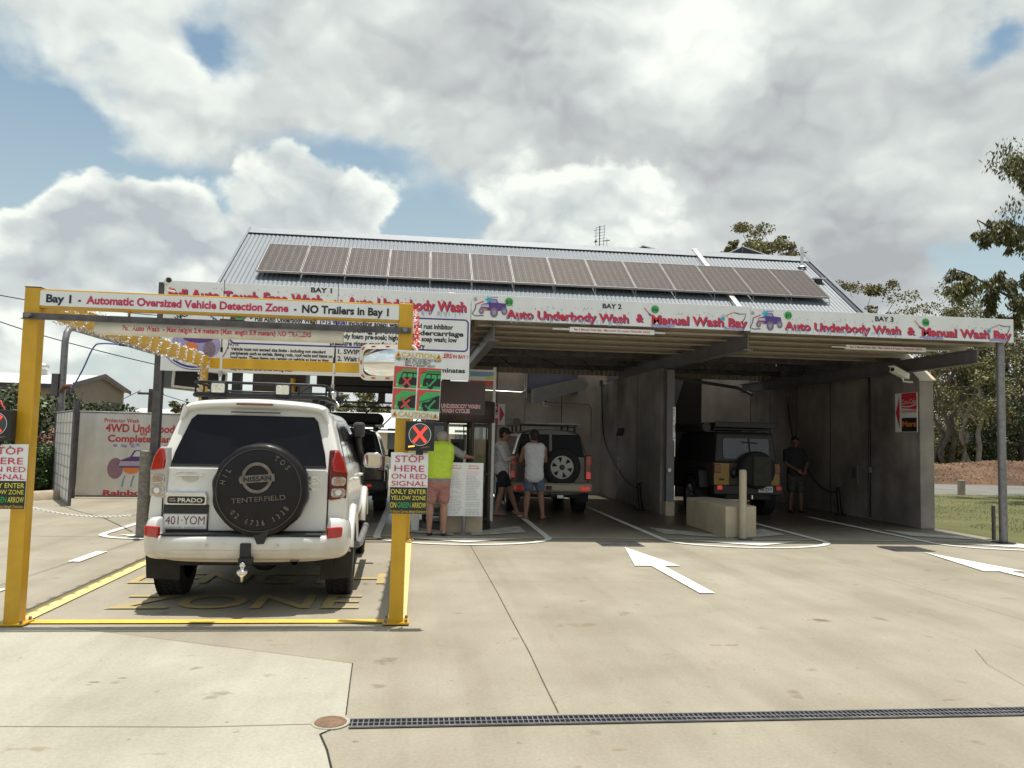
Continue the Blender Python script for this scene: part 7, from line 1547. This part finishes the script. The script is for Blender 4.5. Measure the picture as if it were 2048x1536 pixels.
capsule(b, (0, .01, 1.46), (0, .0, 1.51), .078, .066, polo); fuse(b, 'shirt', t, .012, 5)
cs = mat('camo_shorts', (.03, .028, .026), .85, c2=(.075, .07, .06), scale=14)
b = MB(); trunk(b, [((0, 0, .92), .17, .125), ((0, 0, .84), .175, .125)], ax, cs, .012)
for h, kn in zip(hips, knees): capsule(b, h, Vector(h).lerp(Vector(kn), .85), .115, .096, cs)
fuse(b, 'shorts', t, .012, 5)
for a in ank: shoe(t, a, (0, -1, 0), mat('black_shoe', (.02, .018, .018), .6))

# ------------------------------------------------------------------ vegetation and the things far off
def leaf_blob(b, c, r, n, size, m, droop=.6, shell=.55, slim=.32):
    """n single leaves scattered through a lumpy clump"""
    c = Vector(c); rx, ry, rz = (r, r, r) if isinstance(r, (int, float)) else r
    for i in range(n):
        d = Vector((random.gauss(0, 1), random.gauss(0, 1), random.gauss(0, 1))).normalized()*(shell+(1-shell)*random.random())**.7*rnd(.6, 1.05)
        p = c+Vector((d.x*rx, d.y*ry, d.z*rz)); L = size*rnd(.6, 1.35)
        t_ = Vector((rnd(-1, 1), rnd(-1, 1), rnd(-1, .6)-droop)).normalized(); w_ = t_.cross(Vector((rnd(-1, 1), rnd(-1, 1), rnd(-1, 1)))).normalized()*L*slim
        b.add([p, p+t_*L*.5+w_, p+t_*L, p+t_*L*.5-w_], [(0, 1, 2, 3)], m)
def limb(b, p0, p1, r0_, r1_, m, bend=.12, k=5):
    p0 = Vector(p0); p1 = Vector(p1); L = (p1-p0).length; pts = [p0]
    for i in range(1, k): q = p0.lerp(p1, i/k); pts.append(q+Vector((rnd(-1, 1), rnd(-1, 1), rnd(-.5, .5)))*L*bend*.5)
    pts.append(p1); b.tube(pts, [r0_+(r1_-r0_)*i/k for i in range(k+1)], m, 8); return pts
def tree(name, label, base, h, spread, lm, tm, nclump, nleaf, leafsize, group, stems=1, crown0=.35, droop=.5, tr=.16, flat=.75, lean=(0, 0), cat='tree'):
    base = Vector(base); t = thing(name, label, cat, base, group=group); tb, lb_ = MB(), MB(); forks = []
    for s in range(stems):
        a = 2*PI*s/max(1, stems)+rnd(0, 1); o = Vector((math.cos(a), math.sin(a), 0))*(.25 if stems > 1 else 0)
        top = o*4*rnd(.5, 1.2)+Vector((lean[0]+rnd(-.3, .3), lean[1]+rnd(-.3, .3), h*rnd(.75, .9))); pts = limb(tb, o*.5-Vector((0, 0, .2)), top, tr, tr*.3, tm, .10, 7); forks.append(pts)
    for k in range(nclump):
        pts = random.choice(forks); f = rnd(max(.25, crown0-.12), .98); i = f*(len(pts)-1); j = min(int(i), len(pts)-2); st = pts[j].lerp(pts[j+1], i-j)
        a = rnd(0, 2*PI); rr = spread*math.sqrt(rnd(.08, 1))*(1.05-.35*abs(f-.6)); zz = h*(crown0+(1-crown0)*rnd(.0, 1))
        zz = zz*(1-.25*(rr/spread)**2)
        e = Vector((lean[0]*f+math.cos(a)*rr, lean[1]*f+math.sin(a)*rr, zz)); limb(tb, st, e, tr*.32*(1.1-f*.6), tr*.06, tm, .25, 5)
        r = spread*rnd(.20, .36)
        for q in range(3):
            cc = e+Vector((rnd(-1, 1), rnd(-1, 1), rnd(-.6, .8)))*r*.8; leaf_blob(lb_, cc, (r*rnd(.55, .9), r*rnd(.55, .9), r*rnd(.4, .7)*flat/.75), nleaf//3, leafsize, lm, droop)
    tb.build('trunk', t); lb_.build('crown', t, fixn=False); return t
RG = 'trees beyond the road'
def at(px, Y): p = AY(px, 900, Y); return (p.x, Y, 0)
random.seed(21)
tree('gum_tree', 'tall dark many-stemmed gum just right of the wash building wall', at(1893, 40.5), 10.5, 3.0, leaf_olive, bark, 26, 425, 0.14, RG, 3, .38, .5, .14)
tree('gum_tree', 'pale forked gum with bare white limbs above the earth mound', at(1938, 40.8), 7.2, 3.2, leaf_olive, bark_pale, 11, 201, 0.13, RG, 3, .55, .5, .17)
tree('gum_tree', 'spreading olive gum behind the round front post', at(1990, 44), 10.8, 3.6, leaf_gum, bark, 30, 425, 0.15, RG, 2, .30, .5, .16)
tree('gum_tree', 'dense dark green tree at the right photo edge behind the post', at(2052, 41), 8.0, 3.0, leaf_dark, bark, 34, 515, 0.14, RG, 1, .12, .4, .17)
tree('gum_tree', 'broad olive tree whose top shows above the BAY 3 board', at(1850, 47), 12.8, 3.8, leaf_olive, bark, 34, 515, 0.15, RG, 2, .35, .5, .18)
tree('gum_tree', 'small round treetop above the right end of the roof', at(1722, 48), 13.4, 2.4, leaf_olive, bark, 22, 515, 0.15, RG, 1, .62, .4, .18)
tree('gum_tree', 'olive treetop standing above the ridge beside the dark panel', at(1522, 50), 17.0, 3.0, leaf_olive, bark, 44, 537, 0.16, RG, 1, .66, .4, .2, .6)
tree('gum_tree', 'narrow treetop left of the dark panel above the ridge', at(1462, 52), 17.2, 1.0, leaf_olive, bark, 9, 448, 0.16, RG, 1, .78, .4, .2)
tree('gum_tree', 'leafy back-row gum filling the gap between wall and post', at(1940, 54), 9.5, 5.0, leaf_olive, bark, 36, 448, 0.18, RG, 2, .12, .4, .18)
tree('gum_tree', 'tall back-row gum to the right of the front post', at(2035, 56), 12.5, 4.5, leaf_gum, bark, 34, 448, 0.18, RG, 2, .2, .4, .18)
for i, (px, Y, h, s, lab) in enumerate(((1880, 42, 2.2, 1.5, 'low scrub bush at the left foot of the mound trees'), (1935, 43.5, 2.6, 2.0, 'low scrub bush behind the pale forked gum'), (1990, 42.5, 2.3, 1.8, 'low scrub bush behind the earth mound near the front post'), (2045, 43, 3.0, 2.0, 'low scrub bush at the right photo edge behind the mound'), (1915, 58, 5, 3.5, 'tall shaded scrub far behind the pale forked gum'), (1985, 60, 5.5, 4.0, 'tall shaded scrub far behind the front post'))):
    tree('scrub_bush', lab, at(px, Y), h, s, leaf_dark if i % 2 else leaf_olive, bark, 16, 170, .22, 'scrub behind the mound', 2, .10, .3, .06, cat='bush')
# the near gum whose boughs hang into the frame at the right
t = thing('gum_tree', 'near gum reaching drooping leafy boughs in from the right photo edge', 'tree', (19.5, 22, 0), group=RG); tb, lb_ = MB(), MB(); B0 = Vector((19.5, 22, 0))
limb(tb, (0, 0, -.2), (-.4, 0, 13), .32, .12, bark, .04, 8)
def bough(pxs, Y, r0_, clumps, z0):
    pts = [AY(x, y, Y)-B0 for x, y in pxs]; tb.tube(catmull([Vector((-.2, 0, z0))]+pts, 5), [r0_*(1-.85*i/(5*len(pts))) for i in range(5*len(pts)+1)], bark, 8)
    for (x, y, r_, n) in clumps:
        c = AY(x, y, Y+rnd(-.5, .5))-B0; st = min(pts, key=lambda q: (q-c).length); st = c+Vector((1.6, 0, .35)) if (st-c).length > 1.0 else st; limb(tb, st, c, .02, .006, bark, .06, 4)
        for q in range(5):
            leaf_blob(lb_, c+Vector((rnd(-1, 1), rnd(-1, 1), rnd(-.7, .6)))*r_*.8, (r_*.5, r_*.5, r_*.45), n//3, .18, leaf_gum, 1.3, .2, .16)
bough([(2120, 420), (2048, 470), (1985, 455), (1955, 440)], 22, .09, [(2040, 340, .55, 330), (2045, 440, .6, 420), (2010, 465, .5, 420), (1980, 475, .4, 260), (1962, 462, .2, 80), (1996, 440, .3, 180), (2035, 320, .4, 200), (2060, 360, .5, 260), (2020, 485, .3, 160)], 7.2)
bough([(2120, 640), (2048, 608), (1985, 575), (1930, 545), (1905, 540)], 24, .08, [(1908, 545, .35, 240), (1902, 580, .4, 260), (1925, 575, .4, 200), (1950, 570, .45, 320), (1985, 590, .5, 360), (2000, 555, .35, 180), (2030, 575, .5, 300), (2045, 620, .6, 420), (1975, 620, .35, 200), (2050, 560, .45, 300), (2010, 635, .4, 200)], 4.2)
for i in range(16):
    e = Vector((rnd(1.2, 5), rnd(-3, 4), rnd(6.5, 13.5))); limb(tb, (-.2, 0, e.z-rnd(.8, 2)), e, .07, .02, bark, .12, 5)
    for q in range(4): leaf_blob(lb_, e+Vector((rnd(-1, 1), rnd(-1, 1), rnd(-.6, .6)))*.8, (.7, .7, .55), 110, .18, leaf_gum, 1.2, .2, .16)
tb.build('trunk', t); lb_.build('crown', t, fixn=False)
# left side planting
random.seed(5)
LG = 'shrubs left of the fence'
def shrub(name, label, px, Y, h, s, m, n, nl, ls, group=LG, c0=.08): return tree(name, label, at(px, Y), h, s, m, bark, n, nl, ls, group, 2, c0, .2, .06, cat='bush')
shrub('shrub', 'large dark green shrub behind the left yellow post', 60, 24.5, 3.1, 1.9, leaf_dark, 40, 210, .13); shrub('shrub', 'dark leafy shrub at the left photo edge', -30, 24, 3.0, 1.6, leaf_bright, 30, 180, .13)
shrub('shrub', 'dark shrub between the yellow post and the pipe hoop', 104, 25, 2.25, 1.2, leaf_dark, 34, 200, .13)
shrub('shrub', 'reddish dry bush beside the clipped hedge', 104, 22.6, 1.55, 1.0, leaf_rust, 26, 170, .08); shrub('shrub', 'reddish dry bush seen through the gap in the gate', 158, 24.5, 1.7, .7, leaf_rust, 14, 150, .08)
shrub('shrub', 'grey-green shrub in front of the shed gable', 234, 36, 2.6, 1.1, leaf_dark, 24, 170, .18)
t = thing('hedge', 'clipped bright green hedge above the concrete kerb', 'hedge', (-10.4, 20.6, 0)); b = MB()
for i in range(7500):
    u_, v_, w_ = rnd(-1, 1), rnd(-1, 1), rnd(0, 1); k = random.choice((0, 1, 2))
    if k == 0: u_ = random.choice((-1, 1))*rnd(.93, 1.03)
    elif k == 1: v_ = random.choice((-1, 1))*rnd(.93, 1.03)
    else: w_ = rnd(.93, 1.04)
    p = Vector((u_*1.65, v_*1.0, .12+w_*.95)); tt = Vector((rnd(-1, 1), rnd(-1, 1), rnd(-.4, 1))).normalized()*rnd(.05, .09); ww = tt.cross(Vector((rnd(-1, 1), rnd(-1, 1), rnd(-1, 1)))).normalized()*.022
    b.add([p, p+tt*.5+ww, p+tt, p+tt*.5-ww], [(0, 1, 2, 3)], leaf_bright)
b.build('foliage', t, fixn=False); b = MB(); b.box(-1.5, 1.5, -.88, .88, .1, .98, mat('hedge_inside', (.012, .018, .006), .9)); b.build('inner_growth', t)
sheet('garden_bed', [(-13.9, 17.7), (-9.2, 17.85), (-8.4, 18.3), (-8.1, 19), (-8.3, 24), (-13.9, 26)], mat('bed_soil', (.08, .05, .03), .95), .06)
for (px, Y, h, s, m, lab) in ((268, 62, 3.9, 2.0, leaf_olive, 'rounded tree far behind the shed'), (312, 64, 3.2, 1.4, leaf_olive, 'low far tree beside the power pole'), (362, 50, 3.3, 1.2, leaf_gum, 'far tree between the sign post and the white car roof'), (395, 60, 3.4, 1.5, leaf_olive, 'far tree just above the roof basket of the white car'), (715, 60, 5.6, 1.6, leaf_gum, 'far loose tree seen through the wash machine braces'), (748, 62, 5.3, 1.7, leaf_olive, 'far round tree left of the caution sign'), (690, 66, 5.0, 1.6, leaf_olive, 'far tree seen above the black wagon'), (780, 63, 4.6, 1.7, leaf_gum, 'far low tree behind the right yellow post')):
    tree('far_tree', lab, at(px, Y), h, s, m, bark, 16, 130, .26, 'far trees left of the wash', 1, .25, .3, .12)
# shed on the left
clad = mat('shed_cladding', (.30, .26, .21), .6, .1, var=.06, scale=.6); pale_roof = mat('pale_roof', (.62, .64, .60), .5, .1, var=.04, scale=.4)
cA = AY(140, 768, 40); xw = cA.x; ez = cA.z; apz = AY(195, 751, 43.4).z
t = thing('shed', 'large beige metal shed with pale gabled roof beyond the hedge', 'shed', (xw-14, 43.5, 0)); o_ = Vector((xw-14, 43.5, 0))
def shp(name, f, parent=None):
    b = MB(); f(b); b.v = [tuple(Vector(v)-o_) for v in b.v]; return b.build(name, parent or t)
def walls(b):
    f_ = Frame((xw, 0, 0), (0, 1, 0), (0, 0, 1)); b.prism(f_, [(40, 0), (47, 0), (47, ez), (43.5, apz-.05), (40, ez)], -.1, 0, clad); b.box(xw-30, xw-.1, 40, 40.1, 0, ez, clad)
    n = 48
    for i in range(n): y = 40.1+6.8*i/n; b.box(xw, xw+.02, y, y+.05, 0, ez+min(1, min(y-40, 47-y)/3.5)*(apz-ez)-.08, clad)
    for i in range(120): x = xw-30+.25*i; b.box(x, x+.07, 39.98, 40, 0, ez-.05, clad)
w_ = shp('wall', walls)
shp('roof', lambda b: b.add([(xw-30, 39.7, ez-.05), (xw+.25, 39.7, ez-.05), (xw+.25, 43.5, apz), (xw-30, 43.5, apz), (xw+.25, 47.3, ez-.05), (xw-30, 47.3, ez-.05)], [(0, 1, 2, 3), (3, 2, 4, 5)], pale_roof))
shp('gutter', lambda b: (b.box(xw-30, xw+.25, 39.62, 39.72, ez-.22, ez-.03, navy_trim), b.bar((xw+.27, 39.7, ez-.05), (xw+.27, 43.5, apz), .04, .2, dkgalv), b.bar((xw+.27, 43.5, apz), (xw+.27, 47.3, ez-.05), .04, .2, dkgalv)))
shp('roller_door', lambda b: b.box(xw+.02, xw+.05, 44.6, 46.6, 0, 3.0, mat('dark_roller', (.06, .055, .05), .6)))
q = AY(82, 745, 43); shp('roof_vent', lambda b: (b.cyl((q.x, 43.2, apz-.1), (q.x, 43.2, apz+.28), .2, alu, n=14), b.ball((q.x, 43.2, apz+.35), (.3, .3, .22), alu)))
# low pale buildings far behind
q0 = AY(246, 812, 55); q1 = AY(372, 812, 56); t = thing('low_building', 'low white-roofed building behind the banner fence', 'building', (q0.x+2.5, 56, 0)); b = MB(); w_ = q1.x-q0.x; b.box(-2.5, w_-2.5, 0, 6, 0, 2.6, clad); b.build('wall', t); b = MB(); b.add([(-2.8, -.4, 2.55), (w_-2.2, -.4, 2.55), (w_-2.2, 3.5, q0.z), (-2.8, 3.5, q0.z), (w_-2.2, 6.5, 2.55), (-2.8, 6.5, 2.55)], [(0, 1, 2, 3), (3, 2, 4, 5)], pale_roof); b.build('roof', t)
q0 = AY(640, 835, 38); q1 = AY(800, 835, 38); ql = AY(700, 862, 38); t = thing('low_building', 'long pale building seen through bay 1 past the black wagon', 'building', (q0.x+3, 38, 0)); b = MB(); b.box(-5, 14, 0, 8, 0, ql.z, mat('cream_wall', (.55, .48, .38), .8, var=.05)); wl_ = b.build('wall', t); b = MB(); b.add([(-5.3, -.4, ql.z-.03), (14.3, -.4, ql.z-.03), (14.3, 4, q0.z+.4), (-5.3, 4, q0.z+.4), (14.3, 8.4, ql.z), (-5.3, 8.4, ql.z)], [(0, 1, 2, 3), (3, 2, 4, 5)], pale_roof); b.build('roof', t); b = MB()
for i in range(5): b.box(-3+3.2*i, -1.4+3.2*i, -.03, .0, .9, 1.9, mat('far_window', (.10, .11, .12), .2))
b.build('window', wl_)
# power pole and wires
q = AY(302, 778, 50); t = thing('power_pole', 'dark timber power pole with crossarm far behind the banner', 'power pole', (q.x, 50, 0)); b = MB(); b.cyl((0, 0, -.1), (0, 0, q.z), .16, bark, .12, 10); b.build('pole', t); b = MB(); b.box(-.75, .75, -.06, .06, q.z-.35, q.z-.22, bark); b.cyl((.35, 0, q.z-.9), (.35, 0, q.z-.4), .14, dkgalv); b.build('crossarm', t); b = MB()
for x in (-.65, .0, .65): b.cyl((x, 0, q.z-.22), (x, 0, q.z-.08), .04, wht_plastic, n=8)
b.build('insulator', t)
pz = q
def wire(label, pts, r=.02):
    P_ = [Vector(p) for p in pts]; c = P_[0].copy(); t = thing('power_line', label, 'power line', c, group='overhead power lines'); b = MB(); out = []
    for i in range(len(P_)-1):
        for j in range(12): f = j/12; p = P_[i].lerp(P_[i+1], f); p.z -= .35*4*f*(1-f)*((P_[i+1]-P_[i]).length/40); out.append(p-c)
    out.append(P_[-1]-c); b.tube(out, r, blacksteel, 6); b.build('wire', t)
wire('upper black service wire crossing the sky left of the board', [AY(-60, 578, 26), AY(60, 601, 27), AY(330, 632, 29)], .016); wire('lower black service wire slanting down to the sign post', [AY(-60, 622, 26), AY(75, 668, 27), AY(320, 731, 29)], .016)
wire('thin wire from the power pole towards the car', [(pz.x, 50, pz.z-.1), AY(450, 826, 52)], .02); wire('thin wire from the power pole to the shed side', [(pz.x-.6, 50, pz.z-.1), AY(228, 806, 50)], .02)
# drifting spray round the wagon in bay 2
mm = bpy.data.materials.new('spray_mist'); mm.use_nodes = True; nt = mm.node_tree; nt.nodes.clear(); pv_ = nt.nodes.new('ShaderNodeVolumePrincipled'); pv_.inputs['Color'].default_value = (.9, .9, .95, 1)
tc = nt.nodes.new('ShaderNodeTexCoord'); no = nt.nodes.new('ShaderNodeTexNoise'); no.inputs['Scale'].default_value = 1.6; nt.links.new(tc.outputs['Object'], no.inputs['Vector']); mr = nt.nodes.new('ShaderNodeMapRange'); mr.inputs['From Min'].default_value = .42; mr.inputs['From Max'].default_value = .75; mr.inputs['To Max'].default_value = .9; nt.links.new(no.outputs['Fac'], mr.inputs['Value']); sc_ = nt.nodes.new('ShaderNodeVectorMath'); sc_.operation = 'MULTIPLY'; sc_.inputs[1].default_value = (1/.85, 1/1.6, 1/.95); nt.links.new(tc.outputs['Object'], sc_.inputs[0]); ln = nt.nodes.new('ShaderNodeVectorMath'); ln.operation = 'LENGTH'; nt.links.new(sc_.outputs[0], ln.inputs[0]); fo = nt.nodes.new('ShaderNodeMapRange'); fo.inputs['From Min'].default_value = .95; fo.inputs['From Max'].default_value = .25; nt.links.new(ln.outputs['Value'], fo.inputs['Value']); mu = nt.nodes.new('ShaderNodeMath'); mu.operation = 'MULTIPLY'; nt.links.new(fo.outputs[0], mu.inputs[0]); nt.links.new(mr.outputs[0], mu.inputs[1]); nt.links.new(mu.outputs[0], pv_.inputs['Density']); oo = nt.nodes.new('ShaderNodeOutputMaterial'); nt.links.new(pv_.outputs[0], oo.inputs['Volume'])
b = MB(); b.ball((0, 0, 0), (.85, 1.6, .95), mm, 20, 14); o = b.build('spray_mist', loc=None); o.location = (4.35, 18.6, .98); tag(o, 'pale water mist drifting beside the champagne wagon in bay 2', 'mist', kind='stuff')
